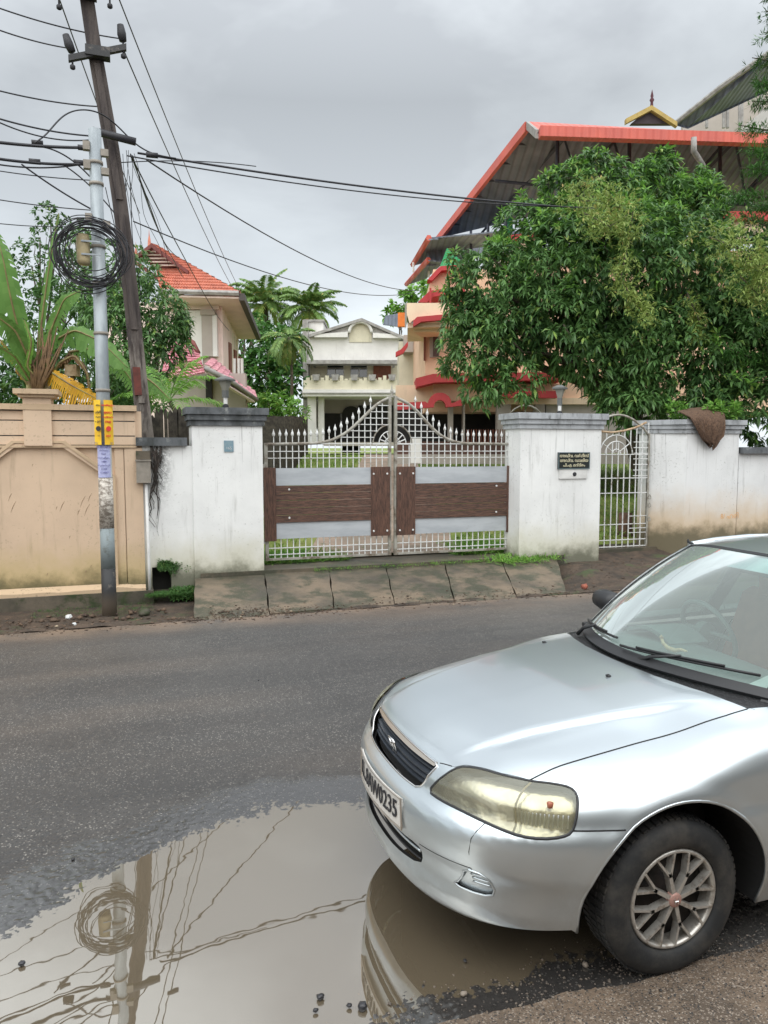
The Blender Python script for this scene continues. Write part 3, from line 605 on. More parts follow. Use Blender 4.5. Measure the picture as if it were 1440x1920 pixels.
# white-blue notice
bl = thing('paper_notice', 'blue printed paper notice pasted round the steel pole below the yellow notices', 'poster', (PX, PY, zpx(895)))
MT['bluepaper'] = simple('blue_paper', (.50, .52, .74), (.36, .38, .62), 30, .7, bump=0)
pn = part('sheet', wrap(zpx(895), zpx(836), -2.75, -.75, rr_(1.6) + .010), MT['bluepaper'], bl, True)
part('border', wrap(zpx(895), zpx(836), -.74, -.45, rr_(1.6) + .010), MT['pale'], bl, True)
MT['inkblue'] = simple('violet_ink', (.10, .09, .26), bump=0)
for k in range(9): part('lettering', place_mesh(text_mesh(['സൗജന്യ', 'ക്യാമ്പ്', 'ഒന്നാം', '9447', 'വാർഷികം', '0484', 'ആലപ്പുഴ', '23456', '1234567'][k], .045 if k < 2 else .03), Matrix.Translation((-.01, -rr_(1.6) - .016, .43 - .046 * k)) @ FACE_Y), MT['inkblue'], bl)
# yellow notices: two curled strips
MT['yellow'] = simple('yellow_sheet', (.92, .62, .04), (.80, .46, .03), 6, .5, bump=0)
yn = thing('yellow_notice', 'pair of tall curled yellow notices with red and black lettering tied round the steel pole', 'poster', (PX, PY, zpx(834)))
z0, z1 = zpx(834), zpx(751)
for s_, a0, a1 in ((-1, pi + .15, pi + 1.3), (1, -1.5, -.05)):
    r_ = .10
    P_ = [[(PX + s_ * .0 + r_ * cos(a) * 1.12, PY - .02 + r_ * sin(a) - .02 * ((z - z0) / (z1 - z0)), z) for a in np.linspace(a0, a1, 8)] for z in np.linspace(z0, z1, 3)]
    part('strip', MB().slab(P_, (0, .003, 0)), MT['yellow'], yn, True)
MT['redink'] = simple('red_ink', (.75, .06, .05), bump=0)
h = z1 - z0
for k, (s_, zz, sz) in enumerate((('അയ്യപ്പ', .88, .030), ('ഭജന', .72, .042), ('സപ്താഹം', .62, .026), ('മേള', .52, .040), ('2023', .2, .032))):
    part('lettering', place_mesh(text_mesh(s_, sz, weight=.001), Matrix.Translation((.055, -.125, h * zz)) @ Matrix.Rotation(.45, 4, 'Z') @ FACE_Y), MT['redink'], yn)
    part('lettering', place_mesh(text_mesh(['ഓം', 'ശ്രീ', 'മഹാ', 'പൂജ', '11'][k], sz, weight=.001), Matrix.Translation((-.06, -.135, h * zz)) @ Matrix.Rotation(-.45, 4, 'Z') @ FACE_Y), MT['ink'], yn)
part('emblem', place_mesh(MB().lathe([(0, 0), (.032, 0), (.032, .004)], (0, 0, 0), 16, 'y').mesh('emblem'), Matrix.Translation((.06, -.133, h * .36)) @ Matrix.Rotation(.45, 4, 'Z')), MT['redink'], yn)
part('emblem', place_mesh(MB().lathe([(0, 0), (.032, 0), (.032, .004)], (0, 0, 0), 16, 'y').mesh('emblem'), Matrix.Translation((-.062, -.14, h * .36)) @ Matrix.Rotation(-.45, 4, 'Z')), MT['ink'], yn)
# beige cylindrical junction box and cable coil
jx, jz0 = ony(157, 496, 10.12); jz1 = ony(157, 440, 10.12)[1]
MT['tan'] = simple('dusty_tan_plastic', (.42, .35, .20), (.30, .25, .15), 9, .6)
jb = thing('junction_box', 'tan cylindrical cable junction box strapped to the steel pole inside the coil', 'junction box', (jx, 10.13, jz0))
part('body', MB().lathe([(0, jz0), (.07, jz0), (.078, jz0 + .05), (.078, jz1 - .05), (.07, jz1), (0, jz1)], (jx, 10.13, 0), 14), MT['tan'], jb, True)
for z in (jz0 + .10, jz1 - .10): part('strap', MB().box(jx - .02, jx + .2, 10.04, 10.055, z, z + .02), MT['galv'], jb)
MT['cable'] = simple('black_cable', (.028, .028, .034), (.016, .016, .02), 5, .5, bump=0)
cx_, cz_ = ony(172, 478, 10.08); rr = random.Random(5)
coil = thing('cable_coil', 'big loose coil of black cable hung on the steel pole', 'cable coil', (cx_, 10.08, cz_ - .5))
for k in range(20):
    R_ = .415 - .026 * abs(rr.gauss(0, 2.2)); ox, oz = rr.gauss(.0, .032), rr.gauss(0, .034); R2 = R_ * rr.uniform(.92, 1.03); ph = rr.uniform(0, 6)
    pts = [(cx_ + ox + R_ * cos(a) * (1 + .045 * sin(3 * a + ph) + .02 * sin(5 * a + 2 * ph)), 10.06 - .09 + .012 * k * .6 + .03 * sin(2 * a + ph), cz_ + oz + R2 * sin(a) * (1 + .02 * sin(2 * a + ph))) for a in np.linspace(0, 2 * pi, 40)]
    part('loop', MB().tube(pts, .0062, 5, False), MT['cable'], coil, True)
# ---- leaning concrete pole behind the wall
CY = 11.75
def cp(px, py): return ony(px, py, CY)
t = NT('weathered_pole'); c = t.mix(t.rng(t.noise(3, 5, .65, vs=(3, 3, .5)), .35, .7), (.085, .07, .062), (.035, .028, .028)); c = t.mix(t.math('MULTIPLY', t.rng(t.xyz()[2], 3.9, 3.0), t.rng(t.noise(5, 5, .7, vs=(2, 2, .4)), .4, .6)), c, (.20, .18, .16)); t.bump(t.noise(25, 5, .7, vs=(1, 1, .3)), .6, .008); MT['cpole'] = t.done(c, .85)
bx0, bz0 = cp(279, 868); tx0, tz0 = cp(147, -115)
AXP = [cp(279, 868), cp(262, 723), cp(240, 500), cp(217, 320), cp(178, 100), cp(163, 0), cp(147, -115)]
cpole = thing('utility_pole', 'tall dark leaning concrete pole with steel cross-arms behind the beige wall', 'pole', (bx0, CY, .05))
def axis(z): u = (z - bz0) / (tz0 - bz0); return float(np.interp(z, [q[1] for q in AXP], [q[0] for q in AXP])), u
m = MB(); P_ = []
for z in np.linspace(-.1, tz0, 14):
    x, u = axis(z); hw = .112 - .022 * max(u, 0); hd = .10 - .03 * max(u, 0); P_.append([(x - hw, CY - hd, z), (x + hw, CY - hd, z), (x + hw, CY + hd, z), (x - hw, CY + hd, z), (x - hw, CY - hd, z)])
m.grid(P_); part('shaft', m, MT['cpole'], cpole)
# recessed face panel strip
m = MB()
for a, b in ((1.5, 2.4), (2.55, 3.4), (3.6, 5.2), (5.4, 7.2)):
    x0_, u0 = axis(a); x1_, u1 = axis(b); m.prism([(x0_ - .045, a), (x0_ + .045, a), (x1_ + .04, b), (x1_ - .04, b)], CY - .128 + .02 * u1, CY - .09, 'y')
part('raised_panel', m, MT['cpole'], cpole)
MT['redrust'] = simple('red_brown_paint', (.16, .045, .035), (.09, .03, .025), 10, .8)
a, b = cp(260, 742), cp(256, 690); m = MB().prism([(a[0] - .055, a[1]), (a[0] + .045, a[1]), (b[0] + .045, b[1]), (b[0] - .055, b[1])], CY - .14, CY - .08, 'y'); part('painted_patch', m, MT['redrust'], cpole)
def crossarm(l, r, ins):
    (xl, zl_), (xr, zr) = cp(*l), cp(*r)
    arm = part('cross_arm', MB().prism([(xl, zl_ - .04), (xr, zr - .04), (xr, zr + .04), (xl, zl_ + .04)], CY - .2, CY - .13, 'y'), MT['blackp'], cpole)
    xm = (xl + xr) / 2; zm = (zl_ + zr) / 2; part('arm_clamp', MB().box(xm - .16, xm + .16, CY - .225, CY - .06, zm - .055, zm + .075), MT['blackp'], arm)
    for (bx, by, hh, tilt) in ins:
        x, z = cp(bx, by)
        i_ = part('insulator', MB().tube([(x, CY - .16, z - .16), (x, CY - .16, z + .05)], .014, 6).lathe([(.02, -.18), (.035, -.17), (.035, -.13), (.02, -.12)], (x, CY - .16, z), 8)
                  .tube([(x, CY - .16, z + .05), (x - tilt * .8, CY - .16, z + .05 + hh * .35), (x - tilt * 1.5, CY - .16, z + .05 + hh * .8)], [.05, .062, .045], 10), MT['ink'], arm, True)
crossarm((130, 121), (237, 100), ((137, 115, .26, .05), (231, 95, .26, .02)))
crossarm((104, 4), (212, -8), ((206, 2, .2, 0), (112, 4, .2, 0)))
# black sleeve joint at cable height
x, z = cp(215, 270); part('cable_sleeve', MB().tube([(x - .28, CY - .25, z + .05), (x + .28, CY - .28, z - .04)], .055, 8), MT['cable'], cpole, True)
# ---- wires
unit_ = lambda v: v / np.linalg.norm(v)
def wire(label, a, b, r, sag=.1, n=16, name='overhead_wire', group=None, wob=0):
    A_, B_ = np.array(WP(*a)), np.array(WP(*b)); pts = []; rr = random.Random(int(a[0] * 7 + a[1] + b[0]))
    for i in range(n + 1):
        u = i / n; p_ = A_ + (B_ - A_) * u; p_[2] -= sag * 4 * u * (1 - u); p_[2] += wob * sin(u * 9 + a[1]) * .5; p_[0] += wob * sin(u * 7 + a[0]); pts.append(tuple(p_))
    if a[0] < 0:
        d_ = unit_(np.array(pts[0]) - np.array(pts[1])); pts = [tuple(np.array(pts[0]) + d_ * q_ + np.array([0, 0, .004 * q_ * q_])) for q_ in (14, 9, 5, 2)] + pts
    return single(name, MB().tube(pts, r, 5), MT['cable'], label, 'wire', group=group)
D1 = 11.2
wire('thick bundled black cable running from the poles across to the mango tree', (258, 287, D1), (1120, 392, 15.6), .017, .10, 30)
wire('second cable twisted along the thick bundle to the right', (238, 292, D1), (1118, 389, 15.65), .011, .17, 30)
wire('short thin cable joining the thick bundle near the poles', (225, 305, D1), (480, 312, 12.5), .008, -.05)
wire('thin wire crossing to the far peach house below the thick cable', (275, 300, D1), (790, 545, 30), .012, .5, 24)
wire('lowest thin wire crossing to the far peach house', (250, 415, 12), (780, 548, 31), .011, .5, 24)
wire('long thin wire dropping right from the upper cross-arm to the left house', (222, -5, 11.5), (450, 545, 34), .010, .2, 20)
wire('long thin wire dropping right from the cross-arm to the left house', (231, 92, 11.5), (441, 548, 34), .010, .2, 20)
wire('thin wire running down from the left cross-arm behind the pole', (112, 0, 11.5), (262, 400, 22), .010, .1)
wire('uppermost wire leaving the frame on the left', (-30, 5, 10.2), (222, 72, 11.5), .010, .05)
wire('wire to the left insulator from the left edge', (-30, 46, 10), (125, 90, 11.4), .010, .03)
wire('single wire meeting the concrete pole below its cross-arm', (-30, 163, 9.5), (187, 200, 11.4), .010, .04)
wire('slack black wire left of the steel pole top, upper of two', (-30, 214, 9), (170, 255, 10.3), .011, .04)
wire('slack black wire left of the steel pole top, lower of two', (-30, 216, 9), (172, 262, 10.3), .009, .10)
wire('upper thick cable from the left edge to the steel pole top', (-30, 264, 9), (165, 277, 10), .020, .02)
wire('lower thick cable from the left edge to the steel pole', (-30, 294, 9), (165, 308, 10), .018, .03)
wire('thin cable tied under the lower thick cable', (-30, 304, 9), (165, 306, 10), .010, .06)
wire('thin left wire just below the thick cables', (-30, 316, 9.4), (170, 338, 10.1), .007, .02)
wire('thin left wire reaching the pole above the cable coil', (-30, 370, 9.4), (185, 395, 10.1), .007, .02)
wire('thin left wire reaching the coil', (-30, 416, 9.4), (130, 425, 11), .006, .02)
wire('cable slanting down from the left cable bundle to the coil', (40, 308, 9.6), (190, 402, 10.05), .011, .03)
wire('cable slanting down to the steel pole bracket', (75, 275, 9.7), (172, 335, 10.05), .010, -.08)
wire('cable slanting to the coil from the pole bracket', (120, 310, 9.9), (215, 400, 10.05), .009, -.05)
# looped cable over the poles
lp = [(65, 268), (85, 255), (100, 236), (118, 216), (140, 206), (165, 205), (190, 212), (212, 228), (232, 248), (255, 272), (285, 290), (330, 297)]
lq = np.array([WP(a, b, 9.8 + i * .15) for i, (a, b) in enumerate(lp)]); lq = np.stack([np.interp(np.linspace(0, 11, 60), range(12), lq[:, i]) for i in range(3)], 1)
for _ in range(12): lq[1:-1] = (lq[:-2] + 2 * lq[1:-1] + lq[2:]) / 4
single('overhead_wire', MB().tube([tuple(q) for q in lq], .010, 6), MT['cable'], 'black cable arching over both poles in a hump', 'wire', smooth=True)
for (x, y_, l) in ((70, 268, 22), (155, 277, 18), (65, 303, 22), (148, 305, 20), (285, 291, 22)):
    single('cable_joint', MB().tube([WP(x - l / 2, y_ - 1, 9.9), WP(x + l / 2, y_ + 1, 9.95)], .035, 8), MT['cable'], {70: 'black joint sleeve on the upper left cable', 155: 'black joint sleeve beside the steel pole top', 65: 'black joint sleeve on the lower left cable', 148: 'lower black joint sleeve beside the steel pole', 285: 'black joint sleeve where the thick bundle leaves the poles'}[x], 'cable joint', smooth=True)
# bunch of hanging drop wires right of the concrete pole
DW = ('thinnest drop wire hanging close to the concrete pole on its right', 'drop wire hanging just right of the first one beside the concrete pole', 'third drop wire hanging in the tangle right of the concrete pole', 'drop wire in the middle of the tangle, ending above the left house gable', 'drop wire right of the middle of the tangle over the tiled roof', 'outermost drop wire slanting over the tiled roof of the left house')
for k in range(6):
    a = (234 + k * 3, 284 + (k * 5) % 7, 11.3); b = ((236, 246, 262, 268, 300, 322)[k], (610, 560, 470, 520, 480, 500)[k], 12.5 + k * .2)
    wire(DW[k], a, b, .004, .05, 12, group='drop wires tangled beside the concrete pole', wob=.05)
for k, (a, b) in enumerate((((245, 290, 11.3), (330, 480, 20)), ((248, 292, 11.3), (345, 520, 22)), ((250, 295, 11.3), (430, 620, 28)), ((240, 330, 11.3), (262, 560, 11.9)), ((236, 340, 11.3), (250, 640, 11.9)), ((200, 350, 11.2), (235, 560, 11.6)))):
    wire(('bundled service wire sagging towards the left house roof', 'second bundled service wire sagging towards the left house', 'long service wire crossing in front of the left house', 'loose wire hanging along the concrete pole, right side', 'long loose wire hanging beside the concrete pole', 'loose wire hanging from the coil behind the steel pole')[k], a, b, .010 if k < 3 else .006, .25 if k < 3 else .02, 14, wob=.02)
# ================================================================ FOLIAGE
def leafmat(name, a, b, c_=None, rough=.45, trans=.25):
    t = NT(name); i = t.island()
    col = t.mix(i, a, b)
    if c_: col = t.mix(t.rng(i, .90, .97), col, c_)
    big_ = t.noise(.9, 3, .5); col = t.mix(t.rng(big_, .35, .65), col, t.mix(.35, col, tuple(min(1, q * 1.9) for q in b)))
    tr = t.n('ShaderNodeBsdfTranslucent'); t.l(col, tr.inputs[0]); ms = t.n('ShaderNodeMixShader'); ms.inputs[0].default_value = trans
    t.done(col, rough, 0, .35); o_ = t.t.nodes['Material Output']; t.t.links.new(t.b.outputs[0], ms.inputs[1]); t.t.links.new(tr.outputs[0], ms.inputs[2]); t.t.links.new(ms.outputs[0], o_.inputs[0])
    return t.m
MT['mango'] = leafmat('mango_leaf', (.034, .088, .030), (.105, .205, .062), (.24, .35, .08), rough=.36)
MT['fresh'] = leafmat('fresh_leaf', (.09, .24, .04), (.18, .34, .06), (.28, .36, .08), trans=.35)
MT['yellowing'] = leafmat('creeper_leaf', (.16, .25, .05), (.27, .34, .10), (.38, .28, .10), trans=.35)
MT['bush'] = leafmat('bush_leaf', (.03, .08, .02), (.07, .16, .04), (.16, .24, .06))
MT['farleaf'] = leafmat('far_leaf', (.022, .075, .018), (.07, .18, .035), (.15, .26, .05))
MT['palm'] = leafmat('palm_leaf', (.08, .16, .04), (.17, .27, .08), (.44, .38, .12))
MT['grass'] = leafmat('grass_blade', (.10, .19, .03), (.18, .28, .06), (.28, .26, .10))
MT['bark'] = simple('bark', (.12, .095, .07), (.055, .045, .035), 6, .9, bump=.8, bsc=20, bd=.02)
def unit(v): return v / (np.linalg.norm(v, axis=-1, keepdims=True) + 1e-9)
def rosettes(C_, N_, per, ln, wd, droop=.5, rng=RNG, spread=1.0, fold=.15):
    """leaves round each centre: arching 2-segment blades; returns V, Q"""
    n = len(C_); C_ = np.repeat(C_, per, 0); N_ = np.repeat(N_, per, 0); m = n * per
    az = rng.random(m) * 2 * pi; t1 = unit(np.cross(N_, np.array([0.3, .2, 1.0]) + rng.normal(0, .01, (m, 3)))); t2 = np.cross(N_, t1)
    d = unit(N_ * rng.uniform(.1, .9, (m, 1)) + spread * (t1 * np.cos(az)[:, None] + t2 * np.sin(az)[:, None]) + rng.normal(0, .25, (m, 3)))
    L = (ln * rng.uniform(.65, 1.25, m))[:, None]; W_ = (wd * rng.uniform(.7, 1.2, m))[:, None]
    down = np.array([0, 0, -1.0]); d2 = unit(d + down * droop * rng.uniform(.5, 1.6, (m, 1)))
    side = unit(np.cross(d, down + rng.normal(0, .35, (m, 3)))); up = unit(np.cross(side, d))
    p0 = C_ + d * .02; p1 = p0 + d * L * .5; p2 = p1 + d2 * L * .5
    V = np.stack([p0, p1 - side * W_ / 2 + up * W_ * fold, p2, p1 + side * W_ / 2 + up * W_ * fold, p1 - up * W_ * fold * .5], 1)
    base = (np.arange(m) * 5)[:, None]; Q = np.concatenate([base + [0, 1, 4], base + [1, 2, 4], base + [2, 3, 4], base + [3, 0, 4]], 0)
    return V.reshape(-1, 3), Q
def sph(n, rng=RNG): return unit(rng.normal(0, 1, (n, 3)))
def crown_pts(ells, dens, rng=RNG, shell=.75, jitter=.12, bump=.25):
    """points near the surfaces of ellipsoids (cx,cy,cz,rx,ry,rz)"""
    C_, N_ = [], []
    for e_ in ells:
        c_ = np.array(e_[:3]); r_ = np.array(e_[3:6]); area = 4 * pi * ((r_[0] * r_[1]) ** 1.6 / 3 + (r_[0] * r_[2]) ** 1.6 / 3 + (r_[1] * r_[2]) ** 1.6 / 3) ** (1 / 1.6)
        n = int(area * dens); d = sph(n, rng)
        ph = rng.random(9) * 6; f = 1 + bump * .5 * (np.sin(d[:, 0] * 7 + ph[0]) * np.sin(d[:, 1] * 6 + ph[1]) + np.sin(d[:, 2] * 8 + ph[2]) * np.sin(d[:, 0] * 5 + ph[3]))
        rad = np.where(rng.random(n) < shell, 1 - np.abs(rng.normal(0, jitter, n)), rng.uniform(.45, 1, n)) * f
        C_.append(c_ + d * r_ * rad[:, None]); N_.append(unit(d / r_ + np.array([0, 0, .15])))
    return np.concatenate(C_), np.concatenate(N_)
def branches(mb, a, b, r0, r1, rr, wob=.12, n=6):
    pts = []
    for i in range(n + 1):
        u = i / n; pts.append(tuple(np.array(a) + (np.array(b) - np.array(a)) * u + np.array([rr.gauss(0, wob), rr.gauss(0, wob), rr.gauss(0, wob * .5)]) * (0 < i < n)))
    mb.tube(pts, [r0 + (r1 - r0) * i / n for i in range(n + 1)], 7); return pts
def tree(name, label, cat, foot, ells, trunk_r, dens, ln, wd, mt, per=9, droop=.5, tips=None, group=None, seed=1, fork=.35, limbs=None):
    rng = np.random.default_rng(seed); rr = random.Random(seed)
    r = thing(name, label, cat, foot, group=group)
    ez = sum(e_[2] for e_ in ells) / len(ells); ex = sum(e_[0] for e_ in ells) / len(ells); ey = sum(e_[1] for e_ in ells) / len(ells)
    fk = np.array(foot) + (np.array([ex, ey, ez]) - np.array(foot)) * fork
    tm = MB(); branches(tm, foot, fk, trunk_r, trunk_r * .75, rr, trunk_r * .25); tk = part('trunk', tm, MT['bark'], r, True)
    for e_ in ells[:limbs or 12]:
        lm = MB(); pts = branches(lm, fk, e_[:3], trunk_r * .5, trunk_r * .15, rr, trunk_r * .5)
        for q in range(3):
            d = sph(1, rng)[0]; branches(lm, pts[3 + q], np.array(e_[:3]) + d * np.array(e_[3:6]) * .8, trunk_r * .2, trunk_r * .05, rr, trunk_r * .4, 4)
        part('limb', lm, MT['bark'], r, True)
    C_, N_ = crown_pts(ells, dens, rng); V, Q = rosettes(C_, N_, per, ln, wd, droop, rng)
    part('crown', npmesh('crown', V, Q, foot), mt, r, kind='stuff' if False else None)
    return r, C_, N_
# ================================================================ VEGETATION IN PLACE
def ell(px, py, D, rx, ry, rz):
    p_ = WP(px, py, D); return (p_[0], p_[1], p_[2], rx, ry, rz)
# the big mango tree behind the right wall; outline traced then given depth
def R(pxr, D): return pxr / F * D
mg = []
for (px, py, pr_, D) in ((930, 545, 85, 16.8), (900, 640, 72, 16.6), (955, 615, 74, 16.4), (1010, 470, 85, 17.4), (1110, 400, 95, 17.8), (1210, 390, 80, 17.8), (1300, 415, 75, 17.6), (1080, 520, 120, 16.8), (1200, 520, 130, 16.6), (1320, 530, 105, 16.4),
        (1055, 620, 84, 16.2), (1155, 650, 100, 16.0), (1260, 670, 110, 15.8), (1370, 650, 100, 15.6), (1430, 560, 90, 16.0), (915, 715, 44, 16.0), (975, 715, 34, 15.8), (1190, 745, 60, 15.4), (1320, 760, 70, 15.1), (1420, 760, 70, 15.0), (1500, 650, 110, 15.4), (875, 590, 40, 16.6), (1062, 335, 26, 17.5), (1120, 322, 24, 17.6), (1235, 322, 28, 17.6), (1295, 345, 26, 17.4), (1335, 375, 24, 17.2), (1000, 405, 26, 17.2), (935, 480, 24, 16.8), (868, 500, 26, 16.6), (850, 560, 22, 16.6), (850, 650, 20, 16.4)):
    mg.append(ell(px, py, D, R(pr_, D), R(pr_, D) * 1.1, R(pr_, D)))
foot = WP(1230, 900, 17.2); foot = (foot[0], foot[1], .3)
mt_, MC, MN = tree('mango_tree', 'big dark green mango tree spreading over the wall in front of the peach house', 'tree', foot, mg, .28, 18, .24, .062, MT['mango'], per=10, droop=1.0, seed=4, fork=.5)
rng = np.random.default_rng(9)
# fresh flush growing on top of the crown
sel = (MC[:, 2] + rng.normal(0, .35, len(MC)) > 6.0) & (rng.random(len(MC)) < .7); V, Q = rosettes(MC[sel] + MN[sel] * .08, unit(MN[sel] + [0, 0, .8]), 8, .17, .05, .3, rng); part('fresh_shoots', npmesh('fresh_shoots', V, Q, foot), MT['fresh'], mt_)
cl_ = rng.random(len(MC)); 
ctr = MC[rng.integers(0, len(MC), 44)]; dd = np.min(np.linalg.norm(MC[:, None] - ctr[None], axis=2), 1); sel = (dd < .34) & (cl_ < .5); V, Q = rosettes(MC[sel] + MN[sel] * .12, MN[sel], 6, .20, .05, .6, rng); part('young_leaves', npmesh('young_leaves', V, Q, foot), MT['fresh'], mt_)
# yellow creeper hanging over the crown
def creeper(label, pts, D, n, spread):
    C_ = []
    P_ = [np.array(WP(a, b, D)) for a, b in pts]
    for i in range(n):
        u = rng.random() * (len(P_) - 1); k = int(u); C_.append(P_[k] + (P_[k + 1] - P_[k]) * (u - k) + rng.normal(0, spread, 3))
    C_ = np.array(C_); N_ = unit(np.tile([-.2, -.9, .3], (n, 1)) + rng.normal(0, .4, (n, 3))); V, Q = rosettes(C_, N_, 9, .12, .03, .6, rng)
    foot_ = tuple(P_[-1]); r = thing('creeper', label, 'creeper', foot_); part('leaves', npmesh('leaves', V, Q, foot_), MT['yellowing'], r)
    m = MB(); m.tube([tuple(q + rng.normal(0, .04, 3)) for q in P_], .012, 5); part('stem', m, MT['bark'], r)
creeper('yellowish creeper hanging down the middle of the mango crown', [(1090, 400), (1140, 430), (1180, 400), (1175, 470), (1165, 530), (1190, 570), (1215, 600)], 14.55, 210, .14)
creeper('pale yellow creeper over the top left of the mango crown', [(1060, 380), (1110, 370), (1160, 385), (1110, 420)], 15.1, 150, .2)
creeper('yellow creeper spilling over the right side of the mango crown', [(1330, 440), (1380, 470), (1430, 500), (1430, 560), (1390, 520)], 14.0, 260, .22)
creeper('thin yellow creeper strand right of the hanging creeper', [(1290, 560), (1310, 600), (1300, 640)], 14.6, 60, .07)
for k in range(9):
    pass
# araucaria branches at the right edge
def conifer(label, px, D, z0, z1, x_off):
    b = WP(px, 900, D); foot_ = (b[0], b[1], .3); r = thing('conifer', label, 'tree', foot_); part('trunk', MB().tube([foot_, (b[0], b[1], z1)], [.12, .03], 8), MT['bark'], r, True)
    rg = np.random.default_rng(3)
    for k, z in enumerate(np.linspace(z0, z1, 12)):
        for q in range(6):
            a = q * pi / 3 + k * .5; L = .5 + 1.15 * (1 - (z - z0) / (z1 - z0 + 2)); d = np.array([cos(a), sin(a), .12]); P0 = np.array([b[0], b[1], z]); m = MB(); m.tube([tuple(P0), tuple(P0 + d * L * .6), tuple(P0 + d * L + [0, 0, .1])], [.025, .018, .008], 5)
            bo = part('branch', m, MT['bark'], r)
            u = rg.random(int(60 * L)); C_ = P0 + np.outer(.35 + .65 * u, d * L) + rg.normal(0, .05, (len(u), 3)); N_ = unit(np.tile(d, (len(u), 1)) + rg.normal(0, .5, (len(u), 3))); V, Q = rosettes(C_, N_, 7, .13, .018, .1, rg); part('needles', npmesh('needles', V, Q, foot_), MT['farleaf'], bo)
conifer('tall conifer with tufted branches at the right edge in front of the peach house roof', 1475, 15.0, 3.5, 10.5, 0)
# ---- trees on the left behind the beige wall
def simple_tree(label, blobs, D0, footpx, ln, wd, dens, mt, tr=.14, seed=2, per=8, group=None, droop=.6, name='leafy_tree'):
    E_ = [ell(px, py, D, R(pr_, D), R(pr_, D), R(pr_, D) * .95) for (px, py, pr_, D) in blobs]
    f_ = WP(footpx, 900, D0); return tree(name, label, 'tree', (f_[0], f_[1], float(zyard(f_[1])) - .1), E_, tr, dens, ln, wd, mt, per=per, seed=seed, group=group, droop=droop)
simple_tree('bushy dark mango tree between the poles and the left house', [(225, 520, 60, 17), (280, 590, 70, 16.5), (210, 620, 70, 16), (300, 660, 48, 16), (240, 700, 62, 15.5), (165, 560, 50, 17), (320, 610, 36, 16.5), (150, 470, 40, 18), (265, 740, 45, 15)], 16.5, 240, .22, .055, 24, MT['mango'], seed=12, droop=.9)
simple_tree('loose tree with small leaves rising behind the banana plant', [(95, 415, 34, 19), (140, 440, 36, 19), (60, 500, 52, 18.5), (130, 520, 55, 18), (30, 560, 60, 18), (100, 600, 60, 17.5), (75, 445, 22, 19)], 18, 90, .13, .06, 13, MT['bush'], seed=13, tr=.1)
simple_tree('dense low shrubbery along the back of the beige wall', [(20, 700, 60, 14.5), (100, 690, 60, 14.5), (160, 700, 60, 14.2), (215, 730, 50, 14), (60, 745, 50, 13.5), (-40, 720, 70, 14)], 14, 60, .16, .05, 30, MT['bush'], seed=14, tr=.06, name='shrub')
# far trees behind the yard, middle
simple_tree('dark dense tree left of the white house', [(470, 640, 45, 46), (520, 660, 50, 46), (500, 700, 50, 44), (545, 640, 30, 47), (540, 720, 40, 44), (465, 700, 40, 45)], 46, 510, .45, .2, 3.2, MT['farleaf'], seed=15, tr=.35)
simple_tree('bright green bush at the foot of the dark tree left of the white house', [(500, 765, 28, 38), (535, 760, 26, 38), (560, 770, 20, 37), (475, 760, 24, 38)], 38, 515, .35, .16, 6, MT['fresh'], seed=16, tr=.1, name='bush')
simple_tree('green tree showing between the white and the peach house', [(760, 570, 24, 70), (790, 555, 26, 70), (740, 590, 18, 70), (810, 580, 24, 70)], 70, 775, .6, .25, 2.5, MT['fresh'], seed=17, tr=.3)
simple_tree('tall tree mass behind the left house', [(455, 590, 24, 58), (475, 610, 28, 58)], 58, 465, .5, .2, 2.5, MT['farleaf'], seed=18, tr=.3)
# ---- coconut palms
def frond(root, az, el, L, droop, wd, rng, mb_r, Vs, Qs, nl=34, cnt=[0], ll=.24, vdroop=.8):
    p0 = np.array(root, float); h = np.array([cos(az), sin(az), 0]); pts = []
    for i in range(15):
        u = i / 14; a = el - droop * u ** 1.3; 
        pts.append(p0.copy()); p0 = p0 + (h * cos(a) + np.array([0, 0, sin(a)])) * L / 14
    pts = np.array(pts); mb_r.tube([tuple(q) for q in pts], [L * .008 * (1 - .85 * i / 14) for i in range(15)], 5)
    side = np.array([-h[1], h[0], 0]); 
    for i in range(nl):
        u = .12 + .88 * i / nl; k = min(int(u * 14), 13); q = pts[k] + (pts[k + 1] - pts[k]) * (u * 14 - k); tan_ = unit(pts[k + 1] - pts[k])
        l_ = L * ll * (sin(pi * min(1, .12 + u * .85)) ** .6) * rng.uniform(.85, 1.1)
        for s_ in (-1, 1):
            d = unit(side * s_ * .8 + tan_ * .55 + np.array([0, 0, .05]) + rng.normal(0, .08, 3)); d2 = unit(d + np.array([0, 0, -vdroop])); w_ = wd
            a_ = q; b_ = q + d * l_ * .5; c_ = b_ + d2 * l_ * .5; o = len(Vs)
            Vs += [a_, b_ - tan_ * w_ / 2, c_, b_ + tan_ * w_ / 2]; Qs.append((o, o + 1, o + 3)); Qs.append((o + 1, o + 2, o + 3))
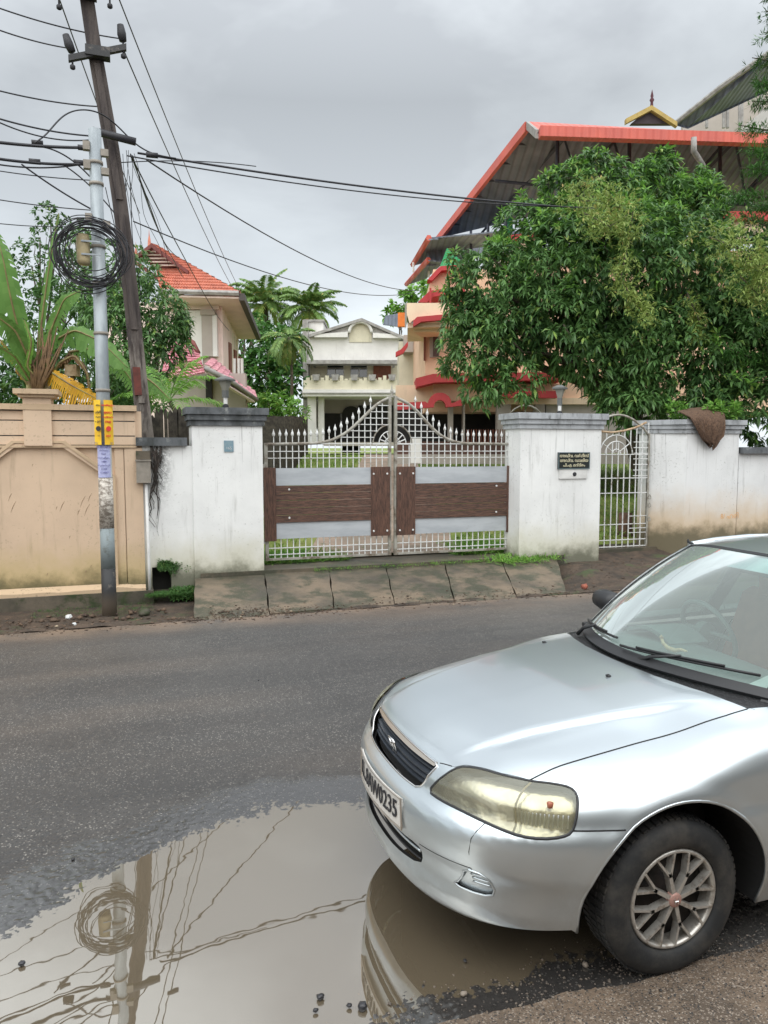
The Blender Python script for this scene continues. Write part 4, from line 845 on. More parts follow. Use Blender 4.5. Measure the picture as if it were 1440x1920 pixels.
def palm(label, base, top, L, nf, seed, wd=.05, r0=.16, name='coconut_palm', mt=None, nl=34, elr=(-.5, 1.3), group=None, droop=1.5, mt_rib=None):
    rng = np.random.default_rng(seed); r = thing(name, label, 'palm', tuple(base), group=group); rr = random.Random(seed)
    m = MB(); b = np.array(base); t_ = np.array(top); m.tube([tuple(b + (t_ - b) * u + np.array([.3 * sin(u * 3), 0, 0]) * (u < 1)) for u in np.linspace(0, 1, 12)], [r0 * (1 - .35 * u) for u in np.linspace(0, 1, 12)], 9); part('trunk', m, MT['bark'], r, True)
    for k in range(nf):
        Vs, Qs = [], []; mr = MB(); u = k / (nf - 1); frond(top, k * 2.4 + rng.normal(0, .2), elr[1] - (elr[1] - elr[0]) * u + rng.normal(0, .1), L * rng.uniform(.85, 1.1), droop * rng.uniform(.7, 1.1), wd, rng, mr, Vs, Qs, nl=nl)
        f = part('frond', npmesh('frond', np.array(Vs), np.array(Qs), base), (MT['yellowing'] if u > .82 and mt is None else (mt or MT['palm'])), r); part('midrib', mr, mt_rib or MT['palm'], f)
    return r
def PB(px, D, z=None): q = WP(px, 900, D); return (q[0], q[1], float(zyard(q[1])) - .2 if z is None else z)
palm('tall coconut palm behind the trees, left of the two above the dark tree', PB(498, 62), WP(497, 570, 62), 3.5, 34, 21, .15, .22, nl=46)
palm('coconut palm just left of the white house roof, right of the two', PB(560, 60), WP(580, 580, 60), 3.1, 32, 22, .15, .22, nl=46)
palm('thin young palm trunk with drooping crown in front of the dark tree', PB(532, 40), WP(541, 632, 40), 1.8, 18, 23, .12, .10, elr=(-1.1, .7))
# feather palm leaning over the wall beside the left pillar
palm('low feathery palm with arching fronds behind the left gate pillar', (WP(325, 900, 13.6)[0], WP(325, 900, 13.6)[1], .1), WP(318, 752, 13.6), 1.25, 11, 25, .028, .06, name='garden_palm', mt=MT['fresh'], nl=36, elr=(.05, 1.35), droop=1.4)
# ---- banana plant
MT['banana'] = leafmat('banana_leaf', (.10, .22, .05), (.16, .30, .08), None, .4, .4)
MT['bananay'] = leafmat('banana_leaf_yellow', (.62, .36, .03), (.50, .26, .03), None, .6, .3)
MT['bananad'] = leafmat('banana_leaf_dead', (.16, .09, .04), (.10, .06, .03), None, .8, .1)
MT['banstem'] = simple('banana_stem', (.26, .24, .09), (.17, .11, .06), 7, .6)
MT['dry'] = simple('dry_sheath', (.20, .12, .06), (.09, .055, .03), 8, .8)
def bleaf(pts, D, w, seed=0, twist=0., tear=.0, fold=.25):
    """leaf along pixel midrib pts at distances D; wide sheet with torn edges"""
    P_ = [np.array(WP(a, b, d)) for (a, b), d in zip(pts, D)]
    u_ = np.linspace(0, 1, 29); ks = np.linspace(0, 1, len(P_)); M_ = np.stack([np.interp(u_, ks, [q[i] for q in P_]) for i in range(3)], 1)
    for _ in range(3): M_[1:-1] = (M_[:-2] + 2 * M_[1:-1] + M_[2:]) / 4
    T_ = unit(np.gradient(M_, axis=0)); view = unit(M_ - np.array([0, 0, CAMZ])); sd_ = unit(np.cross(T_, view)); up_ = np.cross(sd_, T_)
    rr = random.Random(seed); rows = []
    for i, u in enumerate(u_):
        ww = w * (sin(pi * min(.98, .06 + u * .92)) ** .55) * (1 - tear * rr.random()); c_ = cos(twist); s_ = sin(twist); n_ = view[i]
        a = sd_[i] * c_ + n_ * s_; rows.append([tuple(M_[i] + a * ww * k + n_ * fold * abs(k) * ww * .6 - np.array([0, 0, 1]) * abs(k) ** 2 * ww * .5 * (1 if fold > 0 else 0) + np.array([0, 0, .012 * sin(i * 2.1 + k * 3)])) for k in (-1, -.5, 0, .5, 1)])
    m = MB()
    if True:
        for i in range(0, 28):
            o = rows[i]; q = rows[i + 1]
            for k in (0, 1, 2, 3): 
                g = (.30 if k in (0, 3) else .05) if tear > .3 else ((rr.random() < .35) * rr.uniform(.1, .45) if k in (0, 3) else 0); a_, b_ = np.array(o[k]), np.array(o[k + 1]); c_, d_ = np.array(q[k + 1]), np.array(q[k]); m.add([a_, b_, b_ + (c_ - b_) * (1 - g), a_ + (d_ - a_) * (1 - g)], [(0, 1, 2, 3)])
    else: m.grid(rows)
    rib = MB().tube([tuple(q) for q in M_], [.022 * (1 - .8 * u) for u in u_], 5); return m, rib
bf = WP(72, 900, 12.3)
ban = thing('banana_plant', 'banana plant with broad torn leaves behind the beige wall', 'banana plant', (bf[0], bf[1], .2))
m = MB()
for k, (a, b, r_) in enumerate((((72, 900), (68, 700), .10), ((60, 900), (55, 715), .07), ((85, 900), (88, 705), .07))): m.tube([WP(*a, 12.3), WP(*b, 12.3)], [r_, r_ * .7], 10)
part('stem', m, MT['banstem'], ban, True)
LV = [([(70, 700), (40, 640), (20, 560), (5, 480), (-10, 430)], (12.3, 12.1, 11.9, 11.8, 11.8), .20, 0, .1, MT['banana']),
      ([(72, 700), (78, 600), (92, 500), (110, 400)], (12.3, 12.25, 12.2, 12.2), .055, .2, 0, MT['banana']),
      ([(80, 700), (95, 620), (120, 560), (150, 545)], (12.3, 12.2, 12.0, 11.9), .14, .5, .1, MT['banana']),
      ([(66, 700), (30, 620), (-10, 590), (-60, 580)], (12.3, 12.0, 11.8, 11.6), .17, .3, .1, MT['banana']),
      ([(60, 720), (30, 670), (0, 650), (-30, 640)], (12.3, 12.0, 11.9, 11.9), .15, .9, .3, MT['banana']),
      ([(100, 640), (140, 618), (190, 640), (240, 690)], (12.6, 12.5, 12.4, 12.4), .22, .25, .25, MT['banana']),
      ([(130, 660), (190, 650), (230, 690), (262, 735)], (12.9, 12.7, 12.7, 12.8), .20, .1, .5, MT['banana']),
      ([(262, 700), (290, 720), (320, 750)], (12.9, 12.9, 12.9), .16, .1, .5, MT['banana']),
      ([(85, 690), (130, 720), (190, 752)], (12.3, 11.9, 11.7), .27, -.6, .45, MT['bananay']),
      ([(90, 720), (110, 680), (140, 665), (165, 700), (168, 745)], (12.3, 12.2, 12.2, 12.2, 12.2), .05, .3, .6, MT['bananad']),
      ([(60, 730), (35, 700), (5, 640), (-20, 625)], (12.3, 12.2, 12.1, 12.1), .03, .3, .5, MT['bananay']),
      ([(78, 715), (50, 690), (60, 640), (45, 600)], (12.25, 12.1, 12.0, 12.0), .05, .3, .2, MT['fresh'])]
for k, (p_, D, w_, tw, te, mt) in enumerate(LV):
    a, b = bleaf(p_, D, w_, k, tw, te); lf = part('leaf', a, mt, ban, True, label='yellow drooping leaf' if mt is MT['bananay'] else ('dead brown leaf' if mt is MT['bananad'] else None)); part('midrib', b, MT['banstem'], lf, True)
m = MB(); rr = random.Random(4)
for k in range(14): x = 60 + k * 3 + rr.uniform(-6, 6); m.tube([WP(70 + rr.uniform(-8, 8), 745, 12.2), WP(x, 690, 12.15), WP(x + rr.uniform(-30, 30), 630 + rr.uniform(-20, 20), 12.15)], [.025, .02, .008], 5)
part('dry_sheath', m, MT['dry'], ban, True)
# birdhouse-like wooden box
b0 = CD(136, 700, 13.0)
bh = thing('bird_box', 'small wooden box with gabled roof behind the banana leaves', 'bird box', VW(b0), -YAW)
part('box', MB().box(-.10, .10, -.08, .08, -.05, .14), MT['rusty'], bh); part('roof', MB().prism([(-.20, .08), (0, .30), (.20, .08), (.20, .12), (0, .34), (-.20, .12)], -.12, .12, 'y'), MT['dry'], bh)
part('post', MB().box(-.03, .03, -.03, .03, -2.0, -.05), MT['dry'], bh)
# ---- picket fence behind the low wall and behind the gate at left
fn = thing('picket_fence', 'old grey wooden picket fence rising behind the low white wall', 'fence', (ony(300, 850, 11.9)[0], 11.9, .1))
MT['oldwood'] = simple('old_grey_wood', (.075, .066, .050), (.03, .026, .021), 9, .9, bump=.5); rr = random.Random(8)
for k in range(13):
    px = 268 + k * 8.5; x, z1 = ony(px, 770 + rr.uniform(-6, 10), 11.9); w_ = rr.uniform(.026, .036)
    part('picket', MB().prism([(x - w_, .1), (x + w_, .1), (x + w_ + rr.uniform(-.01, .02), z1 - .03), (x, z1 + .02), (x - w_, z1 - .04)], 11.88, 11.91, 'y'), MT['oldwood'], fn)
for z in (1.2, 2.0): part('fence_rail', MB().box(ony(262, 800, 11.9)[0], ony(385, 800, 11.9)[0], 11.912, 11.94, z, z + .06), MT['oldwood'], fn)
fn = thing('picket_fence', 'old plank fence running back along the left side of the yard behind the gate', 'fence', VW(CD(500, 870, 20)))
for k in range(46):
    D = 18 + k * .55; x = CD(497, 800, 18)[0] + (CD(562, 800, 40)[0] - CD(497, 800, 18)[0]) * (k / 45) ** 1.0
    a = VW((x - .2, D, 0)); b = VW((x + .14, D + .12, 0)); zt = CD(500, 785 + rr.uniform(-4, 8), D)[2]; z0_ = float(zyard(a[1])) - .1
    part('plank', MB().add([(a[0], a[1], z0_), (b[0], b[1], z0_), (b[0], b[1], zt), (a[0], a[1], zt + .05), (a[0], a[1] + .04, z0_), (b[0], b[1] + .04, z0_), (b[0], b[1] + .04, zt), (a[0], a[1] + .04, zt + .05)], [(0, 1, 2, 3), (7, 6, 5, 4), (0, 3, 7, 4), (1, 5, 6, 2), (3, 2, 6, 7)]), MT['oldwood'], fn)
# ---- grass and weeds
def grass(name, label, cat, xs, ys, n, h, zf, mt=None, seed=5, kind='stuff', mask=None):
    rg = np.random.default_rng(seed); x = rg.uniform(*xs, n); y = rg.uniform(*ys, n)
    if mask is not None: k = mask(x, y, rg); x, y = x[k], y[k]
    C_ = np.stack([x, y, zf(x, y)], 1); V, Q = rosettes(C_, np.tile([0, 0, 1.], (len(x), 1)), 6, h, h * .12, .5, rg, spread=.5)
    o = link(name, npmesh(name, V, Q), mt or MT['grass']); return tag(o, label, cat, kind=kind)
grass('lawn_grass', 'short green grass of the yard behind the gates', 'grass', (0, 26), (12.2, 36), 16000, .16, lambda x, y: zyard(y), mask=lambda x, y, r: (x < 2.9 + (y - 12.4) * .35 - .15) | (x > 5.6 + (y - 12.4) * .35))
clump = lambda cx0, cy0, r0: (lambda x, y, r: ((x - cx0) ** 2 + ((y - cy0) * 2.2) ** 2) < r0 ** 2 * r.random(len(x)))
grass('weeds', 'patch of bright green weeds growing at the foot of the right gate pillar', 'weeds', (4.9, 7.2), (10.5, 11.5), 900, .13, lambda x, y: .05 + 0 * x, MT['fresh'], 6, mask=clump(6.1, 11.0, .85))
grass('weeds', 'weeds growing inside the gate at its left end', 'weeds', (1.9, 3.3), (11.5, 12.5), 900, .14, lambda x, y: .1 + 0 * x, MT['fresh'], 7)
grass('weeds', 'weeds growing inside the gate at its right end', 'weeds', (5.2, 6.4), (11.5, 12.5), 900, .16, lambda x, y: .1 + 0 * x, MT['fresh'], 8)
grass('moss', 'green moss and seedlings around the drain hole of the low white wall', 'moss', (.2, 1.0), (10.72, 11.0), 1500, .035, lambda x, y: -.14 + .0 * x, MT['bush'], 9)
grass('moss', 'dark moss tufts along the foot of the beige wall left of the steel pole', 'moss', (-1.2, .3), (10.3, 10.9), 700, .03, lambda x, y: -.26 + .32 * sm(10.6, 10.9, y) * 0 + 0 * x, MT['bush'], 10, mask=lambda x, y, r: r.random(len(x)) < .5)
grass('weeds', 'tiny weeds sprouting at the joint tops of the forecourt slabs', 'weeds', (2.6, 5.4), (10.85, 11.05), 260, .05, lambda x, y: .07 + 0 * x, MT['fresh'], 12)
# plant and brown sacking on the right wall
pf = WP(1305, 775, 12.9); rg = np.random.default_rng(2)
for lab, px0, px1, n, D in (('small leafy plant growing on top of the wall left of the brown sacking', 1255, 1290, 30, 13.1), ('bright leafy plant growing on top of the wall right of the brown sacking', 1325, 1385, 60, 13.0)):
    C_ = np.array([WP(rg.uniform(px0, px1), rg.uniform(755, 788), D + .7 + rg.uniform(-.1, .2)) for _ in range(n)]); q = tuple(C_.mean(0) - [0, 0, .15]); r = thing('wall_plant', lab, 'plant', q)
    V, Q = rosettes(C_, unit(rg.normal(0, .4, (n, 3)) + [0, -.3, 1]), 7, .11, .045, .4, rg); part('leaves', npmesh('leaves', V, Q, q), MT['fresh'], r)
    m = MB(); [m.tube([q, tuple(c_)], .004, 4) for c_ in C_[:18]]; part('stem', m, MT['bush'], r)
t = NT('brown_sacking'); nn = t.noise(60, 5, .8, vs=(1, 1, .4)); t.bump(nn, 1., .03); MT['sack'] = t.done(t.mix(t.rng(nn, .35, .65), (.20, .12, .075), (.07, .042, .03)), .95)
m = MB(); rows = []
sk = [((1272, 770), (1352, 768)), ((1278, 775), (1360, 776)), ((1290, 782), (1362, 788)), ((1300, 792), (1360, 802)), ((1308, 805), (1356, 818)), ((1318, 822), (1348, 830)), ((1326, 836), (1342, 838))]
for i, (a, b) in enumerate(sk):
    y = [11.25, 11.0, 10.88, 10.86, 10.87, 10.88, 10.9][i]; r_ = []
    for k in range(13):
        u = k / 12; x, z = ony(a[0] + (b[0] - a[0]) * u, a[1] + (b[1] - a[1]) * u, y); r_.append((x + .01 * rr.gauss(0, 1), y - .03 * sin(u * 22 + i) - .02 * rr.random(), z + .03 * rr.gauss(0, 1) * (i > 4) + .05 * sin(pi * u) * (i < 2)))
    rows.append(r_)
m.slab(rows, (0, .02, -.01)); sk_o = single('sacking', m, MT['sack'], 'brown coir sacking draped over the cap of the right wall', 'sacking', smooth=True)
rg = np.random.default_rng(41); n = 420; C_ = np.stack([.27 + np.abs(rg.normal(0, .11, n)) + .12, np.full(n, 10.985), .26 - np.abs(rg.normal(0, .10, n))], 1); C_[:, 2] = np.where(rg.random(n) < .5, .25 + rg.normal(0, .03, n), C_[:, 2]); k = ~((C_[:, 0] < .54) & (C_[:, 2] < .21)); C_ = C_[k]
V, Q = rosettes(C_, np.tile([0, -1., .2], (len(C_), 1)), 6, .035, .016, .8, rg); tag(link('moss', npmesh('moss', V, Q), MT['bush']), 'green moss fringe hanging round the square drain hole in the low white wall', 'moss', kind='stuff')
C_ = np.stack([rg.uniform(.55, .98, 500), rg.uniform(10.8, 10.98, 500), rg.uniform(-.2, -.08, 500)], 1); V, Q = rosettes(C_, np.tile([0, -.6, .6], (500, 1)), 6, .05, .02, .6, rg); tag(link('moss', npmesh('moss', V, Q), MT['bush']), 'green moss and ferns at the corner between the low white wall and first slab', 'moss', kind='stuff')
# ================================================================ BUILDINGS
def thingv(name, label, cat, p_, group=None):
    o = thing(name, label, cat, VW(p_), -YAW, group); OFF[o.name] = tuple(p_); return o
def bv(px0, py0, px1, py1, D, d, mb=None):
    a = CD(px0, py1, D); b = CD(px1, py0, D); return (mb or MB()).box(a[0], b[0], D, D + d, CD(px0, py1, D)[2], CD(px0, py0, D)[2])
def pv_(pts, D, d, mb=None):
    P_ = [(CD(a, b, D)[0], CD(a, b, D)[2]) for a, b in pts]; return (mb or MB()).prism(P_, D, D + d, 'y')
def quad(pts, th=.08, n=1):
    """slab through four (px,py,D) corners"""
    P_ = [np.array(CD(*q)) for q in pts]; g = [[tuple(P_[0] + (P_[1] - P_[0]) * u + (P_[3] - P_[0]) * v + (P_[0] - P_[1] + P_[2] - P_[3]) * u * v) for u in np.linspace(0, 1, n + 1)] for v in np.linspace(0, 1, n + 1)]
    return MB().slab(g, (0, 0, -th))
def plaster(name, a, b, g=(.3, .27, .22), amt=.6): return wall_mat(name, a, g, b, -5, amt)
MT['wh'] = plaster('house_white', (.72, .71, .68), (.5, .48, .42)); MT['cream'] = plaster('house_cream', (.66, .62, .48), (.5, .45, .33), (.25, .25, .15), .9)
MT['peach'] = plaster('peach_paint', (.82, .57, .40), (.6, .42, .28)); MT['peach2'] = plaster('pale_peach_paint', (.84, .66, .48), (.66, .5, .36))
MT['redtrim'] = plaster('red_trim_paint', (.47, .065, .07), (.3, .05, .05), (.2, .06, .05), .5); MT['pinkw'] = plaster('pinkish_plaster', (.77, .63, .57), (.5, .4, .36)); MT['greyw'] = plaster('greyish_plaster', (.42, .38, .34), (.3, .27, .24))
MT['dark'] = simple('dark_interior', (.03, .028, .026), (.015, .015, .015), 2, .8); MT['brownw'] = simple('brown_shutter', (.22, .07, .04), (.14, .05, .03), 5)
t = NT('dark_window_glass'); MT['wglass'] = t.done((.03, .035, .04), .08, 0, .8)
MT['greyroofedge'] = simple('weathered_grey', (.36, .35, .33), (.22, .21, .2), 4)
# ---- white house
D = 44.
wh = thingv('white_house', 'white two-storey house with pedimented gable and dark porch at the end of the yard', 'house', (CD(660, 840, D)[0], D + 4, 1.4))
part('wall', bv(577, 632, 748, 676, D, .3), MT['wh'], wh); part('corner_wall', bv(569, 600, 577, 832, D - .2, 9), MT['greyroofedge'], wh)
part('stair_tower', bv(577, 603, 606, 634, D + .4, 3), MT['wh'], wh); part('tower_coping', bv(569, 599, 608, 603, D + .3, 3.2), MT['greyroofedge'], wh)
part('gable_wall', pv_([(590, 632), (590, 630), (678, 603), (752, 631), (752, 636), (590, 636)], D + .05, .3), MT['wh'], wh)
part('pediment_beam', pv_([(585, 627), (652, 622), (652, 632), (590, 632)], D - .35, .4), MT['wh'], wh); part('pediment_beam', pv_([(699, 624), (757, 628), (757, 634), (699, 633)], D - .35, .4), MT['wh'], wh)
for s_ in (0, 1):
    a = CD(678, 596, D - .4); b = CD(*((579, 627) if s_ == 0 else (760, 632)), D - .4)
    part('roof_slope', MB().slab([[(a[0], D - .4, a[2]), (b[0], D - .4, b[2])], [(a[0], D + 9, a[2]), (b[0], D + 9, b[2])]], (0, 0, -.16)), MT['greyroofedge'], wh)
ax, _, az = CD(676, 625, D); ar = CD(697, 625, D)[0] - ax
part('arch_rib', MB().tube([(ax + ar * cos(a), D - .25, az + ar * .95 * sin(a)) for a in np.linspace(0, pi, 16)], .10, 6), MT['wh'], wh, True)
part('arch_niche', MB().prism([(ax + ar * cos(a), az + ar * .93 * sin(a)) for a in np.linspace(0, pi, 16)] + [(ax - ar, az - .5), (ax + ar, az - .5)], D - .05, D, 'y'), MT['cream'], wh)
part('sunshade', bv(574, 675, 772, 682, D - .7, 1.0), MT['greyroofedge'], wh); part('upper_wall', bv(577, 682, 790, 712, D + 1.0, .3), MT['cream'], wh)
for a, b in ((613, 645), (657, 689)):
    wn_ = part('window', bv(a, 684, b, 707, D + .95, .04), MT['wh'], wh)
    m_ = (a + b) / 2
    part('pane', bv(a + 1.2, 685, b - 1.2, 689.5, D + .9, .03), MT['wglass'], wn_)
    for c0, c1 in ((a + 1.2, m_ - 1), (m_ + 1, b - 1.2)): part('pane', bv(c0, 691, c1, 707, D + .9, .03), MT['wglass'], wn_)
part('shutter', bv(700, 684, 733, 712, D + .9, .06), MT['brownw'], wh); part('window', bv(776, 690, 790, 705, D + .9, .06), MT['brownw'], wh)
for px in (590, 738): part('wall_lamp', bv(px - 2, 684, px + 2, 689, D + .7, .2), MT['greyroofedge'], wh)
part('parapet', bv(569, 713, 790, 730, D - .9, .25), MT['cream'], wh)
for k, px in enumerate(range(574, 790, 9)): part('merlon' , bv(px, 713 - (5, 9, 3)[k % 3], px + 6.5, 713.2, D - .9, .22), MT['cream'], wh)
for px in (592, 628, 664, 698, 735, 772):
    p_ = part('planter', pv_([(px - 7, 702), (px + 7, 702), (px + 5, 713), (px - 5, 713)], D - 1.15, .3), MT['greyroofedge'], wh)
part('floor_slab', bv(567, 730, 800, 743, D - 1.1, 3), MT['wh'], wh); part('slab_lip', bv(566, 736, 800, 738, D - 1.18, .1), MT['greyroofedge'], wh)
part('body', bv(578, 640, 800, 832, D + 3.0, 6), MT['wh'], wh)
part('column', bv(577, 743, 592, 832, D - .6, .5), MT['wh'], wh); part('column', bv(597, 743, 607, 832, D - .3, .5), MT['wh'], wh)
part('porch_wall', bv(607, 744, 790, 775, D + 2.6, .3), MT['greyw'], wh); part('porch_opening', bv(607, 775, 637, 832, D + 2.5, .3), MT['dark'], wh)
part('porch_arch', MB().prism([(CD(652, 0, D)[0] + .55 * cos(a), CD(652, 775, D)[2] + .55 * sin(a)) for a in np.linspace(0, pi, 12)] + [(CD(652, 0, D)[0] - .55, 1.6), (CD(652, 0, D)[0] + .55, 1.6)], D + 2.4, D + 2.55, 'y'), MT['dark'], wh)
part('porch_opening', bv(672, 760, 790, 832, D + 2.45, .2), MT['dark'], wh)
part('porch_step', bv(607, 829, 800, 836, D - .5, 3), MT['greyw'], wh)
# red low things by the fence, white garden post
single('water_tank', bv(552, 786, 570, 792, 40, .5), MT['rusty'], 'small orange-red cover showing between the plank fence and the white house', 'cover').matrix_world
for o in list(COL.objects)[-1:]:
    o.location = VW(OFF[o.name]); o.rotation_euler = (0, 0, -YAW)
def singlev(name, mb, mt, label, cat, group=None, smooth=False):
    o = single(name, mb, mt, label, cat, group=group, smooth=smooth); o.location = VW(OFF[o.name]); o.rotation_euler = (0, 0, -YAW); return o
singlev('garden_post', bv(770, 822, 790, 868, 17, .25), MT['wh'], 'short white post standing on the lawn behind the right gate leaf', 'post')
# ---- peach house
D = 22.
ph = thingv('peach_house', 'large peach house with red painted bands behind the mango tree', 'house', (CD(900, 840, D)[0], D + 5, .6))
part('lower_body', bv(797, 700, 1560, 772, D, 9), MT['peach'], ph)
part('middle_body', bv(797, 560, 1560, 700, D + .3, 9), MT['peach'], ph)
part('upper_body', bv(812, 505, 1560, 562, D + 1.2, 8), MT['peach'], ph); part('upper_body', bv(1000, 470, 1560, 505, D + 1.2, 3), MT['peach'], ph)
w_ = part('window_recess', bv(806, 603, 824, 670, D + .22, .1), MT['greyw'], ph); part('window', bv(812, 606, 823, 668, D + .18, .06), simple('brown_window', (.13, .085, .075), bump=0), w_)
part('corner_strip', bv(794.5, 626, 798, 676, D + .2, .1), MT['brownw'], ph)
# rear wing seen beyond the corner
part('rear_wing', bv(748, 640, 800, 745, 32, 4), MT['cream'], ph); part('wing_band', pv_([(742, 660), (752, 655), (765, 640), (765, 648), (756, 662), (742, 668)], 30, .4), MT['redtrim'], ph)
part('wing_balcony', bv(757, 628, 775, 660, 31, 1), MT['greyw'], ph); part('wing_band', bv(771, 622, 796, 633, 30, .4), MT['redtrim'], ph)
# balcony with wavy band
part('balcony_parapet', pv_([(763, 568), (868, 568), (868, 590), (846, 596), (838, 596), (775, 600), (768, 606), (763, 590)], D - 1.6, .2), MT['peach2'], ph)
part('balcony_side', quad([(763, 568, D - 1.6), (759, 570, D + 4), (759, 612, D + 4), (763, 600, D - 1.6)], .1), MT['greyw'], ph)
part('balcony_floor', quad([(764, 606, D - 1.5), (870, 603, D - 1.5), (800, 632, D + 1), (764, 634, D + 4)], .12), MT['peach2'], ph)
part('wavy_band', pv_([(775, 601), (782, 594), (825, 590), (838, 589), (846, 580), (858, 566), (872, 562), (872, 570), (860, 575), (850, 590), (842, 598), (828, 600), (790, 603), (775, 612)], D - 1.75, .22), MT['redtrim'], ph)
part('balcony_soffit', bv(776, 604, 868, 622, D - 1.2, .3), MT['peach2'], ph)
part('roof_band', pv_([(784, 566), (806, 545), (866, 536), (872, 536), (872, 548), (812, 556), (800, 567)], D - .9, 1.0), MT['redtrim'], ph)
part('downpipe', MB().tube([CD(807, 540, D - 1.0), CD(807, 590, D - 1.0)], .03, 6), MT['redtrim'], ph)
part('gable_wall', pv_([(806, 556), (806, 522), (822, 506), (876, 500), (876, 556)], D - .2, .3), MT['peach'], ph)
part('gable_band', pv_([(802, 524), (821, 503), (826, 499), (878, 495), (878, 503), (828, 507), (810, 526)], D - .5, .5), MT['redtrim'], ph)
# upper parapet right of it
part('parapet_wall', pv_([(925, 500), (925, 462), (946, 446), (1010, 440), (1010, 500)], D - .4, .3), MT['peach2'], ph); part('parapet_band', pv_([(920, 464), (944, 443), (1012, 433), (1012, 442), (948, 452), (928, 468)], D - .6, .5), MT['redtrim'], ph)
m = MB()
rl_ = part('railing', bv(934, 470, 1000, 473, D - .9, .1), MT['greyroofedge'], ph)
for k in range(14): part('baluster', bv(935 + k * 4.7, 473, 938.3 + k * 4.7, 500, D - .88, .08), MT['greyw'], rl_)
part('band_course', pv_([(780, 709), (812, 701), (1060, 697), (1060, 712), (815, 717), (782, 725)], D - 1.1, 1.3), MT['redtrim'], ph)
part('porch_frieze', bv(742, 722, 812, 755, D - .2, .4), MT['peach2'], ph); part('porch_frieze', bv(812, 720, 1300, 752, D - .5, .4), MT['peach'], ph)
hx = CD(829, 0, D - .9)[0]; hz_ = CD(829, 757, D - .9)[2]; P_ = [CD(745, 768, D - .9), CD(745, 757, D - .9)]
arch = [(CD(745, 770, D - .9)[0], CD(745, 769, D - .9)[2]), (CD(745, 0, D - .9)[0], CD(745, 756, D - .9)[2]), (CD(800, 0, D - .9)[0], CD(800, 753, D - .9)[2])] + [(hx + .32 * cos(a), hz_ + .30 * sin(a)) for a in np.linspace(pi, 0, 10)] + [(CD(872, 0, D - .9)[0], CD(872, 748, D - .9)[2]), (CD(872, 0, D - .9)[0], CD(872, 761, D - .9)[2])] + [(hx + .17 * cos(a), hz_ - .1 + .2 * sin(a)) for a in np.linspace(0, pi, 8)]
part('porch_band', MB().prism(arch, D - 1.0, D - .75, 'y'), MT['redtrim'], ph)
part('porch_band', bv(925, 733, 1045, 746, D - 1.0, .3), MT['redtrim'], ph); part('porch_frieze', bv(930, 746, 1300, 758, D - .6, .3), MT['peach2'], ph)
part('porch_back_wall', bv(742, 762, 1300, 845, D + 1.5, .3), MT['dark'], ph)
for a, b, c_ in ((841, 850, 'greyw'), (868, 872, 'greyw'), (932, 958, 'greyw'), (1003, 1022, 'greyw')): part('column', bv(a, 758, b, 850, D - .6, .4), MT[c_], ph)
part('porch_side_wall', bv(1022, 758, 1300, 850, D - .5, .3), MT['greyw'], ph)
part('low_wall', bv(745, 828, 1000, 862, D - .7, .2), simple('dark_red_dado', (.12, .06, .045), (.08, .05, .04), 3), ph); part('porch_floor', bv(742, 852, 1300, 870, D - .9, 3), MT['greyw'], ph)
gx, _, gz = CD(985, 795, D - 1.2); part('arch_grille', MB().tube([(gx + .5 * cos(a), D - 1.2, gz + .5 * sin(a)) for a in np.linspace(0, pi, 14)], .03, 6).tube([(gx, D - 1.2, gz), (gx, D - 1.2, gz + .5)], .02, 5), MT['iron2'], ph)
for k in range(22):
    px = 875 + k * 4.5; part('railing_bar', MB().tube([CD(px, 830, D - .75), CD(px, 805, D - .75)], .012, 4), MT['brownw'], ph)
# right-hand parapet over the tree
part('parapet_band', bv(1355, 396, 1560, 412, D - 1, .6), MT['redtrim'], ph); part('parapet_wall', bv(1362, 412, 1560, 450, D - .8, .4), MT['peach2'], ph)
# ---- sheet-metal canopy over the peach house terrace
t = NT('old_sheet_underside'); xx = t.xyz(t.obj()); rib = t.math('SINE', t.math('MULTIPLY', xx[0], 26.)); c = t.mix(t.rng(t.noise(.7, 4, .6), .3, .7), (.22, .25, .30), (.12, .14, .18)); c = t.mix(t.math('MULTIPLY', t.rng(rib, .3, 1.), .35), c, (.05, .05, .055)); t.bump(rib, .6, .03); MT['under'] = t.done(c, .6, .2)
t = NT('red_roof_sheet'); xx = t.xyz(t.obj()); rib = t.math('SINE', t.math('MULTIPLY', xx[0], 30.)); c = t.mix(t.rng(t.noise(1.2, 4, .6), .3, .7), (.62, .12, .08), (.50, .10, .075)); t.bump(rib, .5, .03); MT['redsheet'] = t.done(c, .5)
MT['steel'] = simple('dark_blue_steel', (.05, .06, .09), (.03, .035, .05), 5, .5)
cn = thingv('roof_canopy', 'open steel roof canopy of red sheeting with trusses over the peach house terrace', 'canopy', (CD(1150, 0, 24)[0], 25, 7.4))
A_ = CD(1010, 243, 20.5); zE = A_[2]; FR = (A_[0] + 12, 21.2, zE - .1); BL = CD(822, 445, 31); zB = BL[2]; BM = (CD(1020, 398, 27.0)[0], 27.0, CD(1020, 398, 27.)[2]); BR = (A_[0] + 13, 29, zB)
RL = CD(992, 228, 22.6); RR = (A_[0] + 12.5, 23.6, RL[2] - .25)
def tri_slab(ps, th=.05):
    n = len(ps); m = MB(); v = [tuple(p_) for p_ in ps] + [(p_[0], p_[1], p_[2] - th) for p_ in ps]; m.add(v, [tuple(range(n)), tuple(range(n, 2 * n))[::-1]] + [(i, n + i, n + (i + 1) % n, (i + 1) % n) for i in range(n)]); return m
part('front_roof_sheet', tri_slab([A_, FR, RR, RL]), MT['redsheet'], cn)
LV2 = BL
part('rear_roof_sheet', tri_slab([RL, RR, BR, BM, BL], .04), MT['under'], cn)
fas = MB(); 
